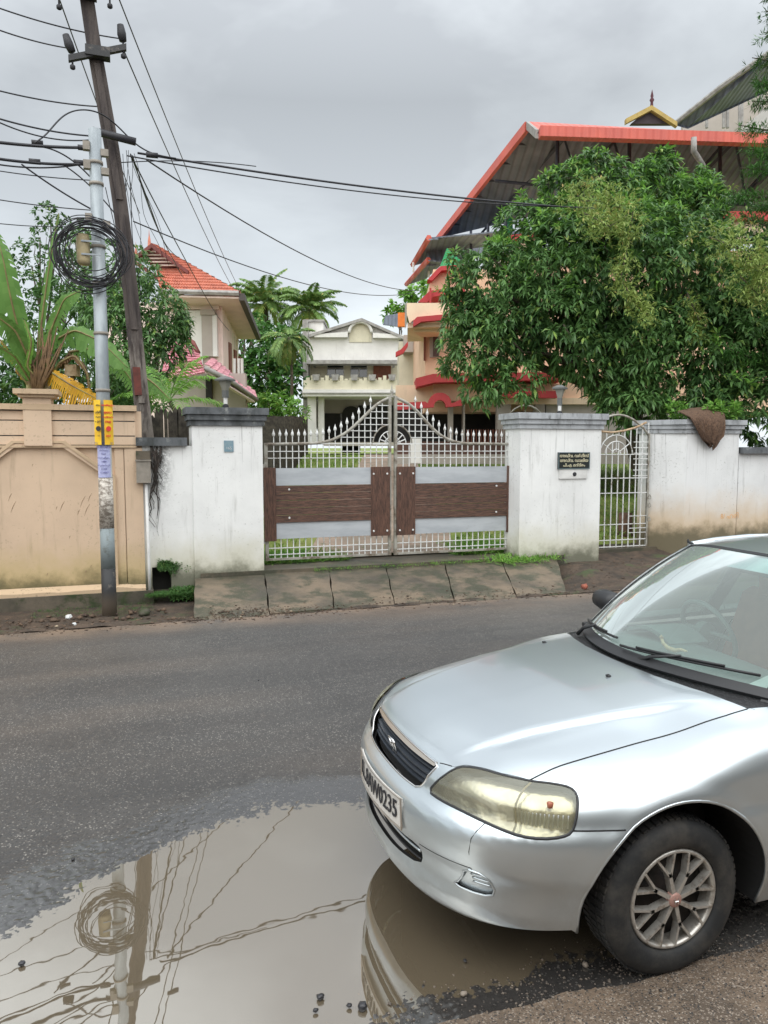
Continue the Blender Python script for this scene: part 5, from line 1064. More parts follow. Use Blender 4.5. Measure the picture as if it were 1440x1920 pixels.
def beam(p, q, r, mt='steel', name='beam', n=4, par=None): return part(name, MB().tube([p, q], r, n), MT[mt], par or cn)
part('gutter', MB().slab([[A_, FR], [(A_[0], A_[1] - .22, A_[2] + .02), (FR[0], FR[1] - .22, FR[2] + .02)]], (0, 0, -.26)), MT['redsheet'], cn)
ve = MB().slab([[RL, BL], [(RL[0] - .12, RL[1], RL[2]), (BL[0] - .12, BL[1], BL[2])]], (0, 0, -.28)); part('verge_trim', ve, MT['redsheet'], cn)
part('verge_trim', MB().slab([[RL, A_], [(RL[0] - .08, RL[1], RL[2]), (A_[0] - .08, A_[1], A_[2])]], (0, 0, -.22)), MT['greyroofedge'], cn)
L_ = lambda p, q, u: tuple(np.array(p) + (np.array(q) - np.array(p)) * u)
dn = lambda p, d=.10: (p[0], p[1], p[2] - d)
for u in (.12, .26, .4, .54, .68, .82, .96):       # purlins from the verge towards the right
    a = L_(RL, BL, u); b = L_(RR, BR, u); beam(dn(a), dn(b), .045, name='purlin')
for v in (.0, .10, .22, .36, .5, .66, .84):        # rafters and truss webs
    a = L_(RL, RR, v); b = L_(BL, BM, min(1, v * 4.5)) if v < .22 else L_(BM, BR, (v - .22) / .78); beam(dn(a, .2), dn(b, .2), .06, name='rafter')
    c_ = L_(A_, FR, v); beam(dn(c_, .1), dn(a, .15), .05, name='rafter')
for v in (.08, .2, .34, .5, .68, .86):
    a = L_(A_, FR, v); b = L_(A_, FR, v + .13); lo_a = (a[0], a[1] + 3.5, a[2] - 1.6); lo_b = (b[0], b[1] + 3.5, b[2] - 1.6)
    beam(dn(L_(RL, RR, v), .3), lo_b, .04, name='truss_web'); beam(dn(L_(RL, RR, v + .13), .3), lo_a, .04, name='truss_web')
beam(dn(L_(RL, BL, .3), .5), dn(L_(RR, BR, .3), 1.5), .05, name='truss_chord')
for (px, y0, y1, D_) in ((915, 420, 505, 27), (948, 395, 530, 24.5), (957, 385, 520, 26), (883, 430, 500, 30), (1045, 262, 450, 22.5), (941, 440, 475, 23.5), (1180, 255, 480, 22.5), (1350, 270, 430, 22.5)):
    part('post', MB().tube([CD(px, y0, D_), CD(px, y1, D_)], .055, 6), MT['steel'], cn)
part('down_pipe', MB().tube([CD(1301, 258, 20.2), CD(1301, 284, 20.2), CD(1318, 310, 21), CD(1319, 350, 21)], .075, 8), MT['greyroofedge'], cn, True)
# lower terrace sheets and the green net
lc = thingv('terrace_awning', 'dark lower awning of old sheets with red edge left of the canopy', 'awning', (CD(850, 0, 29)[0], 29, 6.5))
part('sheet', tri_slab([CD(806, 445, 30), CD(935, 433, 26), CD(985, 448, 27), CD(860, 468, 33)]), MT['under'], lc)
part('back_sheet', pv_([(800, 450), (975, 432), (975, 455), (870, 490), (800, 500)], 31.5, .05), MT['under'], lc)
part('sheet', tri_slab([CD(802, 448, 29.5), CD(856, 443, 29.5), CD(838, 480, 33), CD(772, 497, 34)]), MT['under'], lc)
part('red_edge', MB().tube([CD(804, 446, 29.5), CD(774, 496, 34)], .12, 6), MT['redsheet'], lc)
part('sheet', tri_slab([CD(803, 487, 31), CD(832, 490, 31), CD(800, 520, 35), CD(763, 533, 37)]), MT['under'], lc)
part('red_edge', MB().tube([CD(803, 487, 31), CD(762, 533, 37)], .11, 6), MT['redsheet'], lc)
for px, a, b in ((775, 492, 510), (804, 488, 520)): part('post', MB().tube([CD(px, a, 33), CD(px, b, 33)], .05, 6), MT['wh'], lc)
t = NT('green_net'); tr = t.n('ShaderNodeBsdfTransparent'); ms = t.n('ShaderNodeMixShader'); ms.inputs[0].default_value = .8; t.done((.01, .25, .08), .7); o_ = t.t.nodes['Material Output']
t.t.links.new(tr.outputs[0], ms.inputs[1]); t.t.links.new(t.b.outputs[0], ms.inputs[2]); t.t.links.new(ms.outputs[0], o_.inputs[0]); MT['net'] = t.m
for lab, pts in (('green shade net hung as a triangle above the balcony', [(824, 502, 22.5), (838, 465, 23), (868, 492, 22.5), (862, 500, 22.5)]), ('green shade net strung along the terrace between the canopy posts', [(905, 478, 24), (930, 440, 25), (960, 400, 26), (962, 430, 26), (930, 470, 24)])):
    a = [CD(*q) for q in pts]; singlev('shade_net', tri_slab(a, .01), MT['net'], lab, 'net')
singlev('tarpaulin', pv_([(718, 608), (722, 592), (748, 587), (748, 612)], 50, .3), MT['under'], 'dark blue tarpaulin roof edge behind the white house gable', 'tarpaulin')
singlev('signboard', bv(746, 586, 762, 612, 36, .3), simple('orange_board', (.80, .22, .04), bump=0), 'small orange board beside the peach house, above the white house roof', 'board')
# gablet with finial above the canopy
gb = thingv('roof_gablet', 'small yellow-edged roof gable with dark finial rising above the red canopy', 'gable', (CD(1222, 0, 30)[0], 30, 11.3))
part('gable_face', pv_([(1183, 232), (1222, 199), (1262, 232)], 30, .2), simple('dark_brown_board', (.05, .035, .04), bump=0), gb)
for a, b in (((1174, 222), (1222, 197)), ((1222, 197), (1270, 228))):
    part('bargeboard', pv_([a, b, (b[0], b[1] + 9), (a[0], a[1] + 9)], 29.8, .2), simple('ochre_board', (.45, .33, .10), (.35, .25, .08), 6), gb)
fx_, _, fz_ = CD(1222, 199, 29.9); part('finial', MB().lathe([(.06, 0), (.05, .15), (.09, .22), (.04, .3), (.06, .36), (.0, .62)], (fx_, 29.9, fz_), 8), simple('finial_brown', (.10, .03, .04), bump=0), gb, True)
# far right building with grey shed roof
fb = thingv('sheet_roof_building', 'grey sheet-roofed open building rising beyond the red canopy at the right edge', 'building', (CD(1400, 0, 36)[0], 38, 10))
part('roof_sheet', tri_slab([CD(1268, 232, 34), CD(1290, 238, 34), CD(1500, 140, 34), CD(1500, 60, 30), CD(1440, 95, 31)], .08), MT['under'], fb)
part('roof_edge', MB().tube([CD(1268, 230, 34), CD(1352, 163, 32.3), CD(1500, 58, 30)], .11, 6), MT['greyroofedge'], fb)
for px, a, b in ((1357, 180, 240), (1364, 180, 240), (1387, 165, 240), (1391, 150, 240), (1428, 110, 240), (1325, 205, 240)): part('post', MB().tube([CD(px, a, 35.5), CD(px, b, 35.5)], .07, 6), MT['greyroofedge'], fb)
part('back_wall', pv_([(1280, 236), (1300, 222), (1360, 185), (1440, 135), (1500, 110), (1500, 260), (1280, 260)], 37, .2), MT['greyw'], fb); part('white_stair_wall', pv_([(1390, 240), (1440, 200), (1500, 170), (1500, 260), (1390, 260)], 34.5, .3), MT['wh'], fb)
# ---- left house
t = NT('clay_tiles'); xx = t.xyz(t.obj()); c = t.mix(t.rng(t.noise(2.5, 4, .7), .3, .7), (.52, .185, .13), (.38, .13, .09)); c = t.mix(t.math('MULTIPLY', t.rng(t.voro(5.5, outp='Distance'), .35, .6), .3), c, (.75, .28, .17)); MT['tile'] = t.done(c, .7)
t = NT('pink_tiles'); c = t.mix(t.rng(t.noise(4, 4, .7, vs=(1, 1, 2)), .38, .66), (.66, .33, .36), (.30, .09, .13)); MT['ptile'] = t.done(c, .6)
MT['maroon'] = simple('maroon_board', (.19, .05, .045), (.12, .035, .03), 6)
D = 28.
lh = thingv('pink_house', 'pinkish house with orange tiled hip roof beyond the left trees', 'house', (CD(390, 0, D)[0], D + 4, .9))
E0, E1, AP = CD(300, 546, D), CD(448, 550, D), CD(284, 458, D + 4.0); PL = CD(262, 500, D + 1.2)
EB = CD(481, 628, 38.); AB = CD(300, 470, 36)
def tiles(a, b, c_, d, rows, cols, name, mt, par, amp=.045):
    """tiled slope a-b lower edge, d-c upper edge, courses stepped and tiles waved"""
    a, b, c_, d = map(np.array, (a, b, c_, d)); m = MB(); n_ = np.cross(b - a, d - a); n_ = n_ / np.linalg.norm(n_); n_ = n_ if n_[2] > 0 else -n_
    for r in range(rows):
        P_ = []
        for v in (r / rows, (r + 1) / rows + .012):
            lift = (.06 if v == r / rows else .0); row = []
            for k in range(cols * 4 + 1):
                u = k / (cols * 4); p_ = (a + (b - a) * u) * (1 - v) + (d + (c_ - d) * u) * v; row.append(tuple(p_ + n_ * (lift + amp * .5 * (1 + cos(2 * pi * k / 4)))))
            P_.append(row)
        m.grid(P_)
        m.grid([[tuple(np.array(q) - n_ * .06) for q in P_[0]], P_[0]])
    return part(name, m, mt, par, kind='stuff')
tiles(E0, E1, L_(AP, E1, .04), AP, 17, 26, 'roof_tiles', MT['tile'], lh)
tiles(E1, EB, AB, AP, 15, 30, 'roof_tiles', MT['tile'], lh)
part('front_gutter', MB().tube([E0, E1], .10, 6), MT['greyroofedge'], lh); part('side_gutter', MB().slab([[E1, EB], [(E1[0] + .2, E1[1], E1[2]), (EB[0] + .2, EB[1], EB[2])]], (0, 0, -.25)), simple('dark_gutter', (.07, .06, .055), bump=0), lh)
part('soffit', tri_slab([(E0[0], D + .05, E0[2] - .12), (E1[0], D + .05, E1[2] - .12), (EB[0], EB[1], EB[2] - .15), (EB[0] - 3, EB[1], EB[2] - .15)], .06), MT['pinkw'], lh)
cw = CD(405, 600, 29.6); part('front_wall', MB().box(cw[0] - 4.5, cw[0], 29.6, 29.9, .8, E0[2] - .1), MT['pinkw'], lh)
part('side_wall', tri_slab([(cw[0], 29.6, 7.3), (cw[0] + .25, 29.6, 7.3), (EB[0] - .9, 38, 7.3), (EB[0] - 1.2, 38, 7.3)], 6.4), MT['pinkw'], lh)
for k, (a, b, d_) in enumerate(((553, 562, .5), (562, 571, .35), (571, 580, .2))): part('cornice', bv(318, a, 412 + 4 - k * 3, b, 29.6 - d_, d_ + .2), MT['pinkw'], lh)
part('pilaster', bv(379, 590, 398, 668, 29.35, .25), MT['greyw'], lh); part('pilaster_cap', bv(375, 580, 402, 590, 29.25, .35), MT['greyw'], lh); part('white_pier', bv(346, 582, 378, 700, 29.4, .2), MT['wh'], lh); part('white_pier', bv(399, 590, 406, 668, 29.35, .25), MT['wh'], lh)
for k in range(6):      # side wall mouldings and openings
    Dk = 30.4 + k * 1.2; xk = cw[0] + (EB[0] - 1.0 - cw[0]) * (Dk - 29.6) / 8.4
    part('side_pier', MB().box(xk, xk + .16, Dk, Dk + .35, .8, 7.0), MT['cream'], lh)
    if k % 2: part('side_window', MB().box(xk + .1, xk + .2, Dk + .45, Dk + 1.0, 4.4, 6.3), MT['brownw'], lh)
# gablet with louvre
pts = [(250, 480), (284, 457), (352, 506), (352, 512), (284, 512), (250, 490)]
part('gablet_face', pv_([(250, 484), (282, 460), (342, 500), (300, 503)], D + 1.6, .2), MT['maroon'], lh)
for k in range(5): part('louvre', pv_([([271, 264, 260, 272, 288][k], 470 + k * 6.5), (290 + k * 10, 470 + k * 6.5), (291 + k * 10, 472.5 + k * 6.5), ([271, 264, 260, 272, 288][k], 472.5 + k * 6.5)], D + 1.5, .08), MT['pinkw'], lh)
for a, b in (((246, 484), (284, 456)), ((284, 456), (352, 506)), ((248, 484), (345, 552))): part('bargeboard', pv_([a, b, (b[0], b[1] + 8), (a[0], a[1] + 8)], D + 1.2, .25), MT['maroon'], lh)
part('lower_gable', pv_([(300, 530), (326, 548), (300, 551)], D + 1.0, .2), MT['maroon'], lh)
for px, y in ((280, 457), (255, 480)): x_, _, z_ = CD(px, y, D + 1.3); part('finial', MB().lathe([(.07, -.1), (.05, .15), (.02, .3), (.0, .55)], (x_, D + 1.3, z_), 6), MT['tile'], lh)
# lower roofs
tiles(CD(290, 722, 25), CD(385, 700, 25), CD(372, 655, 27.5), CD(328, 640, 27.5), 11, 22, 'lower_roof_tiles', MT['ptile'], lh, .02)
part('lower_ridge', MB().tube([CD(345, 632, 27.5), CD(362, 642, 27.3), CD(372, 662, 27.0)], .08, 8), MT['maroon'], lh, True)
tiles(CD(480, 748, 27), CD(476, 735, 30), CD(398, 672, 28.5), CD(384, 684, 25.5), 10, 16, 'porch_roof_tiles', MT['ptile'], lh, .02)
part('porch_roof_edge', MB().tube([CD(384, 690, 25.3), CD(430, 712, 25.8), CD(482, 750, 26.8)], .08, 8), MT['greyroofedge'], lh, True)
part('porch_soffit', tri_slab([CD(384, 694, 25.4), CD(478, 752, 26.9), CD(460, 752, 29), CD(392, 700, 29)], .05), MT['pinkw'], lh)
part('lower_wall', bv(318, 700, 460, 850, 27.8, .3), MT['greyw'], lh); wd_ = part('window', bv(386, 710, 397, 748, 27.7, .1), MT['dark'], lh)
for px in (438, 446, 452): part('veranda_post', bv(px, 672, px + 3, 735, 30, .15), MT['wh'], lh)
# ---- invented shop building, out of frame, added to darken reflections in the car's side
sf = thing('invented_shop', 'invented single-storey shop building behind the viewer, unseen, darkening reflections in the silver car', 'building', (2, -5.2, 0))
part('wall', MB().box(-14, 18, -8, -5.2, -.1, 5.4), MT['greyw'], sf); part('parapet', MB().box(-14.2, 18.2, -8, -4.9, 5.4, 6.0), MT['pinkw'], sf)
part('awning', MB().slab([[(-13, -5.2, 2.9), (17, -5.2, 2.9)], [(-13, -4.1, 2.6), (17, -4.1, 2.6)]], .04), MT['under'], sf)
for k in range(6): part('shutter', MB().box(-12 + k * 5, -8.2 + k * 5, -5.2, -5.12, 0, 2.5), MT['boxgrey'], sf)
# ================================================================ THE CAR
def tab(pts, sm_=14):
    xs = np.linspace(pts[0][0], pts[-1][0], 500); ys = np.interp(xs, *zip(*pts)); k = np.hanning(2 * sm_ + 1); k /= k.sum()
    yp = np.concatenate([ys[0] + (ys[0] - ys[1]) * np.arange(sm_, 0, -1), ys, ys[-1] + (ys[-1] - ys[-2]) * np.arange(1, sm_ + 1)])
    ys = np.convolve(yp, k, 'valid'); return lambda v: np.interp(v, xs, ys)
FXT = tab([(0, .20), (.14, .13), (.18, .055), (.22, .020), (.27, .008), (.32, .018), (.38, .018), (.43, .004), (.47, 0), (.52, .002), (.555, .012), (.585, .040), (.605, .058), (.66, .066), (.72, .095), (.78, .2), (.85, .42), (1.1, 1.3)], 7)
WZT = tab([(0, .74), (.14, .77), (.2, .80), (.3, .825), (.42, .845), (.52, .850), (.575, .849), (.61, .839), (.64, .840), (.72, .833), (.80, .812), (.9, .765), (1.1, .6)])
ZCT = tab([(-.3, .5), (0, .66), (.08, .715), (.15, .752), (.3, .797), (.5, .838), (.8, .885), (1.1, .918), (1.5, .945), (2, .97)])
C2T = tab([(-.3, .16), (.2, .15), (.6, .10), (1.2, .055), (2, .05)], 10)
WHX, WHZ = .86, .285
def sst(a, b, v): t_ = np.clip((v - a) / (b - a), 0, 1); return t_ * t_ * (3 - 2 * t_)
def carF(x, y, z):
    a = np.abs(y); r = np.hypot(x - WHX, z - WHZ)
    W = WZT(z) + .007 * np.exp(-((r - .395) / .035) ** 2) * sst(.2, .35, z)
    q = np.clip(1 - (x - FXT(z)) / .80, 0, 3); d1 = (((a / W) ** 2.5 + q ** 2.5) ** .4 - 1) * .80
    # horizontal crease of the bumper and a shallow body-side line
    d1 = d1 + .007 * sst(.43, .34, z) * sst(.20, .30, z) * sst(.66, .40, x)
    ar = .31 + .18 * np.clip(x, 0, 1.2)
    h = ZCT(x) - .018 * (a / .5) ** 2 - C2T(x) * np.clip((a - .45) / .35, 0, None) ** 2 - .019 * sst(ar, ar + .05, a) * sst(.1, .3, x) * sst(1.25, .9, x)
    d2 = z - h; k = .085; hh = np.clip(k - np.abs(d1 - d2), 0, None) / k
    return np.maximum(d1, d2) + hh * hh * k / 4
def bis(P0, D_, t0, t1, it=44):
    """first root of F along P0+t*D between t0 (inside, F<0) and t1 (outside)"""
    P0 = np.atleast_2d(P0).astype(float); D_ = np.atleast_2d(D_).astype(float); lo = np.full(len(D_), float(t0)); hi = np.full(len(D_), float(t1))
    for _ in range(it):
        m = (lo + hi) / 2; Q_ = P0 + D_ * m[:, None]; f = carF(Q_[:, 0], Q_[:, 1], Q_[:, 2]); ins = f < 0; lo = np.where(ins, m, lo); hi = np.where(ins, hi, m)
    return P0 + D_ * ((lo + hi) / 2)[:, None]
def s_front(y, z): return bis(np.stack([0 * np.array(y) + 1.0, y, z], 1), np.tile([-1., 0, 0], (len(y), 1)), 0, 1.6)
def s_side(x, z, s_=-1): return bis(np.stack([x, 0 * np.array(x), z], 1), np.tile([0, float(s_), 0], (len(x), 1)), 0, 1.2)
def s_top(x, y): return bis(np.stack([x, y, 0 * np.array(x) + .4], 1), np.tile([0, 0, 1.], (len(x), 1)), 0, 1.2)
def s_plan(al, z): al = np.array(al); return bis(np.stack([0 * al + .95, 0 * al, z], 1), np.stack([-np.cos(al), np.sin(al), 0 * al], 1), 0, 1.6)
def grad(P_):
    e_ = 5e-3; g = np.stack([carF(*(P_ + d).T) - carF(*(P_ - d).T) for d in np.eye(3) * e_], 1); return g / (np.linalg.norm(g, axis=1, keepdims=True) + 1e-12)
PC = np.array([1.0, 0, .30]); AXF = np.array([-cos(radians(30)), 0, sin(radians(30))]); AXR = np.array([0, 1., 0]); AXU = np.cross(AXR, AXF) * -1
def to2(P_):
    d = unit(np.atleast_2d(P_) - PC); c = np.arccos(np.clip(d @ AXF, -1, 1)); a, b = d @ AXR, d @ AXU; r = np.hypot(a, b) + 1e-12; return np.stack([a / r * c, b / r * c], 1)
def from2(q):
    q = np.atleast_2d(q); c = np.hypot(q[:, 0], q[:, 1]) + 1e-12; d = AXF * np.cos(c)[:, None] + (AXR * (q[:, 0] / c)[:, None] + AXU * (q[:, 1] / c)[:, None]) * np.sin(c)[:, None]; return bis(np.tile(PC, (len(q), 1)), d, .1, 2.2)
def dens(P_, step=.012, closed=False):
    P_ = np.asarray(P_, float); P_ = np.vstack([P_, P_[:1]]) if closed else P_; o = []
    for a, b in zip(P_[:-1], P_[1:]):
        n = max(1, int(np.linalg.norm(b - a) / step)); o += [a + (b - a) * i / n for i in range(n)]
    if not closed: o.append(P_[-1])
    return np.array(o)
def rounded(P_, it=2, closed=True):
    P_ = np.asarray(P_, float)
    for _ in range(it):
        nx_ = np.roll(P_, -1, 0); A2 = P_ * .75 + nx_ * .25; B2 = P_ * .25 + nx_ * .75; P_ = np.stack([A2, B2], 1).reshape(-1, P_.shape[1])
        if not closed: P_ = P_[:-2]
    return P_
mir = lambda P_: (np.asarray(P_) * [1, -1, 1])[::-1]
# borders (car frame: x back from the nose, y negative on the near side, z up)
LAMP = np.array([(.088, -.365, .612), (.122, -.395, .665), (.165, -.419, .705), (.205, -.445, .722), (.247, -.499, .729), (.289, -.557, .728), (.365, -.627, .726), (.438, -.675, .722), (.480, -.706, .712), (.498, -.735, .695), (.488, -.755, .66), (.468, -.771, .625), (.44, -.779, .600), (.405, -.771, .585), (.349, -.745, .575), (.289, -.706, .573), (.239, -.657, .581), (.189, -.592, .592), (.143, -.512, .602), (.107, -.433, .606)])
def proj_surface(P_): 
    d = unit(P_ - PC); return bis(np.tile(PC, (len(P_), 1)), d, .1, 2.2)
LPX = [(490,1030),(560,960),(640,905),(700,893),(800,910),(900,940),(1060,975),(1200,990),(1290,1010),(1325,1050),(1330,1110),(1318,1200),(1295,1265),(1240,1290),(1130,1300),(1010,1285),(900,1245),(780,1190),(660,1130),(560,1080)]
def hit(px, py):
    r_ = ray(px, py); o_ = np.array([0, 0, CAMZ]) - np.array([.956, 2.918, 0.]); ts = np.linspace(1.5, 5.5, 4000); Q_ = o_ + ts[:, None] * r_ / np.linalg.norm(r_); f = np.where(Q_[:, 0] > 1.5, 1, carF(*Q_.T)); return Q_[int(np.argmax(f < 0))]
LAMP = np.array([hit(a / 3 + 640, b / 3 + 1140) for a, b in LPX])
lampN = proj_surface(dens(rounded(LAMP, 1), .008, True))
GR = [(.0, .706), (.10, .706), (.22, .705), (.325, .701), (.345, .694), (.335, .668), (.318, .630), (.298, .603), (.275, .594), (.16, .592), (0, .592)]
GR = GR + [(-a, b) for a, b in GR[::-1]][1:-1]
g2 = dens(np.array(GR)[:, :2], .01, True); grille = s_front(g2[:, 0], g2[:, 1])
# hood outline
hx_ = np.linspace(.38, 1.31, 26); hs = [tuple(hit(993.3, 1463)[:2])] + [(x, y) for x, y in zip(hx_, np.interp(hx_, [.365, .47, .607, .801, 1.001, 1.195, 1.31], [-.624, -.622, -.630, -.641, -.649, -.653, -.645]))]; LT = [tuple(hit(a / 3 + 640, b / 3 + 1137)[:2]) for a, b in ((640, 905), (700, 893), (800, 910), (900, 940))]
hb = [(1.272, -.57), (1.219, -.43), (1.178, -.264), (1.160, -.10), (1.156, 0)]
hf = [(.112, 0), (.114, -.10), (.121, -.22), (.140, -.345), LT[0], LT[1], LT[2], LT[3], hs[0]]
half = hf + hs[1:] + hb; hood2 = np.array(half + [(a, -b) for a, b in half[::-1]][1:-1]); hd = dens(hood2, .012, True); hood = s_top(hd[:, 0], hd[:, 1])
# wheel arch + bottom + door line
ang = np.linspace(radians(190), radians(-13), 40); arx, arz = WHX + .385 * np.cos(ang), WHZ + .382 * np.sin(ang)
arch_ = s_side(arx, arz, -1)
bl = dens([(-1.02, .235), (-.6, .205), (0, .195), (.6, .205), (1.02, .235)], .02); bl = bl[np.argsort(bl[:, 0])]
bot = s_plan(bl[:, 0], bl[:, 1])
arch0 = arch_[0]; bot = bot[(bot[:, 0] < arch0[0] - .004)]
DX = 1.46
sill = s_side(np.linspace(arch_[-1][0] + .01, DX, 10), np.linspace(arch_[-1][2], .20, 10), -1)
door = s_side(np.full(40, DX), np.linspace(.215, .90, 40), -1)
cowl = np.array([(1.46, -.665), (1.38, -.655), (1.322, -.645)]); cw_ = dens(cowl, .012); cowl3 = s_top(cw_[:, 0], cw_[:, 1])
hoodback = s_top(*(dens([(1.31, -.645)] + hb + [(a, -b) for a, b in hb[::-1]][1:] + [(1.31, .645)], .012).T))
side = np.vstack([arch_, sill[1:], door, cowl3[1:]])
outer = np.vstack([side, hoodback, mir(side), bot[np.argsort(-bot[:, 1])]])
# bumper seam : arch -> under lamp -> under grille
smN = s_side(np.linspace(.62, .45, 14), np.linspace(.602, .600, 14), -1)
lampbot = lampN[(lampN[:, 2] < .612) & (lampN[:, 1] < -.37) & (lampN[:, 0] < .445)]; lampbot = lampbot[np.argsort(lampbot[:, 1])]
mid_ = s_front(np.linspace(-.362, 0, 20), np.linspace(.611, .588, 20) * 0 + np.interp(np.linspace(-.362, 0, 20), [-.362, -.30, -.27, 0], [.611, .596, .589, .586]))
seam = np.vstack([smN, lampbot, mid_]); seam = np.vstack([seam, mir(seam)[1:]])
SLOT = [(-.345, .405), (-.35, .335), (-.18, .315), (0, .31)]; 
sl_ = [(0, .385), (-.2, .388), (-.345, .402), (-.362, .36), (-.345, .318), (-.18, .300), (0, .295)]; sl_ = sl_ + [(-a, b) for a, b in sl_[::-1]][1:-1]; q = dens(rounded(sl_, 1), .01, True); slot = s_front(q[:, 0], q[:, 1])
FOG = [(-.56, .408), (-.625, .405), (-.64, .335), (-.60, .315), (-.50, .320), (-.53, .345)]; q = dens(rounded(FOG, 1), .01, True); fogN = s_front(q[:, 0], q[:, 1])
loops = dict(outer=outer, lampN=lampN, lampF=mir(lampN), grille=grille, hood=hood, slot=slot, fogN=fogN, fogF=mir(fogN))
def inpoly(q, poly):
    x, y = q[:, 0], q[:, 1]; ins = np.zeros(len(q), bool); n = len(poly)
    for i in range(n):
        a, b = poly[i], poly[(i + 1) % n]
        c = ((a[1] > y) != (b[1] > y)); ins ^= c & (x < (b[0] - a[0]) * (y - a[1]) / (b[1] - a[1] + 1e-15) + a[0])
    return ins
L2 = {k: to2(v) for k, v in loops.items()}; seam2 = to2(seam)
pitch = .020; o2 = L2['outer']; gxs = np.arange(o2[:, 0].min(), o2[:, 0].max(), pitch); gys = np.arange(o2[:, 1].min(), o2[:, 1].max(), pitch)
GXm, GYm = np.meshgrid(gxs, gys); GXm[::2] += pitch / 2; gp = np.stack([GXm.ravel(), GYm.ravel()], 1); gp = gp[inpoly(gp, o2)]
allb = np.vstack(list(L2.values()) + [seam2])
keep = np.ones(len(gp), bool)
for c in range(0, len(allb), 400): keep &= (np.min(((gp[:, None] - allb[None, c:c + 400]) ** 2).sum(2), 1) > (pitch * .38) ** 2)
gp = gp[keep]; pts2 = [Vector(p_) for p_ in gp]; edges = []
for k, l_ in L2.items():
    o = len(pts2); pts2 += [Vector(p_) for p_ in l_]; n = len(l_); edges += [(o + i, o + (i + 1) % n) for i in range(n)]
o = len(pts2); pts2 += [Vector(p_) for p_ in seam2]; edges += [(o + i, o + i + 1) for i in range(len(seam2) - 1)]
rv, re_, rf, _, _, _ = geometry.delaunay_2d_cdt(pts2, edges, [], 0, 1e-5)
q2 = np.array([(v.x, v.y) for v in rv]); tri = np.array([f for f in rf if len(f) == 3]); cen = q2[tri].mean(1)
tri = tri[inpoly(cen, o2)]; cen = q2[tri].mean(1)
P3 = from2(q2); N3 = grad(P3)
cls = {k: inpoly(cen, L2[k]) for k in L2}; bump_poly = np.vstack([seam2, L2['outer'][-len(bot):][::-1]]) if False else None
bm_ = np.vstack([seam2, [L2['outer'][0] * [-1, 1]], to2(bot[np.argsort(-bot[:, 1])]), [L2['outer'][0]]]); arcN = to2(arch_[arch_[:, 2] < .60][:14]); arcN = to2(arch_[:int(np.argmax(arch_[:, 2] > .602))]); arcF = arcN * [-1, 1]
bm_ = np.vstack([seam2, arcF[::-1], to2(bot[np.argsort(-bot[:, 1])]), arcN]); inb = inpoly(cen, bm_)
reg = np.full(len(tri), 'fender', dtype='<U12'); c3 = from2(cen)
reg[np.abs(c3[:, 1]) < .46] = 'header'; reg[(c3[:, 0] > .30) & (reg == 'header')] = 'fender'
reg[inb] = 'bumper'; reg[cls['hood'] & ~cls['grille']] = 'hood'; reg[cls['grille']] = 'grille'; reg[cls['lampN'] | cls['lampF']] = 'lamp'; reg[cls['slot']] = 'slot'; reg[cls['fogN'] | cls['fogF']] = 'fog'
def panel(mask, off=0., thick=0.):
    T_ = tri[mask]; u, inv = np.unique(T_, return_inverse=True); T_ = inv.reshape(T_.shape); P_ = P3[u] + N3[u] * off; n_ = N3[u]
    # orient outwards
    fn = np.cross(P_[T_[:, 1]] - P_[T_[:, 0]], P_[T_[:, 2]] - P_[T_[:, 0]]); flip = (fn * n_[T_[:, 0]]).sum(1) < 0; T_[flip] = T_[flip][:, ::-1]
    me = npmesh('panel', P_, T_); me.shade_smooth(); me.normals_split_custom_set_from_vertices([tuple(v) for v in n_]); return me
NOSE = (.956, 2.918, 0.)
# materials
t = NT('silver_paint'); c = t.mix(t.rng(t.noise(1.5, 3), .3, .7), (.62, .68, .71), (.59, .65, .68)); dirt = t.math('MULTIPLY', t.rng(t.xyz()[2], .55, .18), t.rng(t.noise(4, 5, .7), .3, .6)); c = t.mix(t.math('MULTIPLY', dirt, .25), c, (.20, .17, .14))
t.b.inputs['Coat Weight'].default_value = .7; t.b.inputs['Coat Roughness'].default_value = .06; MT['paint'] = t.done(c, .31, .84)
t = NT('black_trim'); t.bump(t.noise(200, 2), .2, .001); MT['trim'] = t.done((.022, .023, .025), .45)
t = NT('seam_black'); MT['seamb'] = t.done((.01, .01, .01), .8)
t = NT('chrome'); MT['chrome'] = t.done((.75, .75, .75), .12, 1.); t = NT('satin_metal'); MT['satin'] = t.done((.55, .5, .44), .3, .8)
def glass(name, tint, refl, rough=.0, extra=0., haze=None):
    t = NT(name); lw_ = t.n('ShaderNodeLayerWeight'); lw_.inputs['Blend'].default_value = refl; tr = t.n('ShaderNodeBsdfTransparent'); t.l(tint, tr.inputs[0]); gl_ = t.n('ShaderNodeBsdfGlossy'); gl_.inputs['Roughness'].default_value = rough; gl_.inputs[0].default_value = (.93, 1, .98, 1)
    f = t.math('ADD', lw_.outputs['Fresnel'], extra); ms = t.n('ShaderNodeMixShader'); t.l(f, ms.inputs[0]); t.t.links.new(tr.outputs[0], ms.inputs[1]); t.t.links.new(gl_.outputs[0], ms.inputs[2]); o_ = t.t.nodes['Material Output']; sh = ms.outputs[0]
    if haze:
        df = t.n('ShaderNodeBsdfDiffuse'); t.l(haze[0], df.inputs[0]); m2 = t.n('ShaderNodeMixShader'); t.l(haze[1], m2.inputs[0]); t.t.links.new(sh, m2.inputs[1]); t.t.links.new(df.outputs[0], m2.inputs[2]); sh = m2.outputs[0]
    t.t.links.new(sh, o_.inputs[0]); t.t.nodes.remove(t.b); return t.m
MT['screen'] = glass('windscreen_glass', (.72, .90, .84), .10, 0, .0, ((.54, .60, .58), .28))  # pale diffuse veil painted in for the sky's reflection on the screen
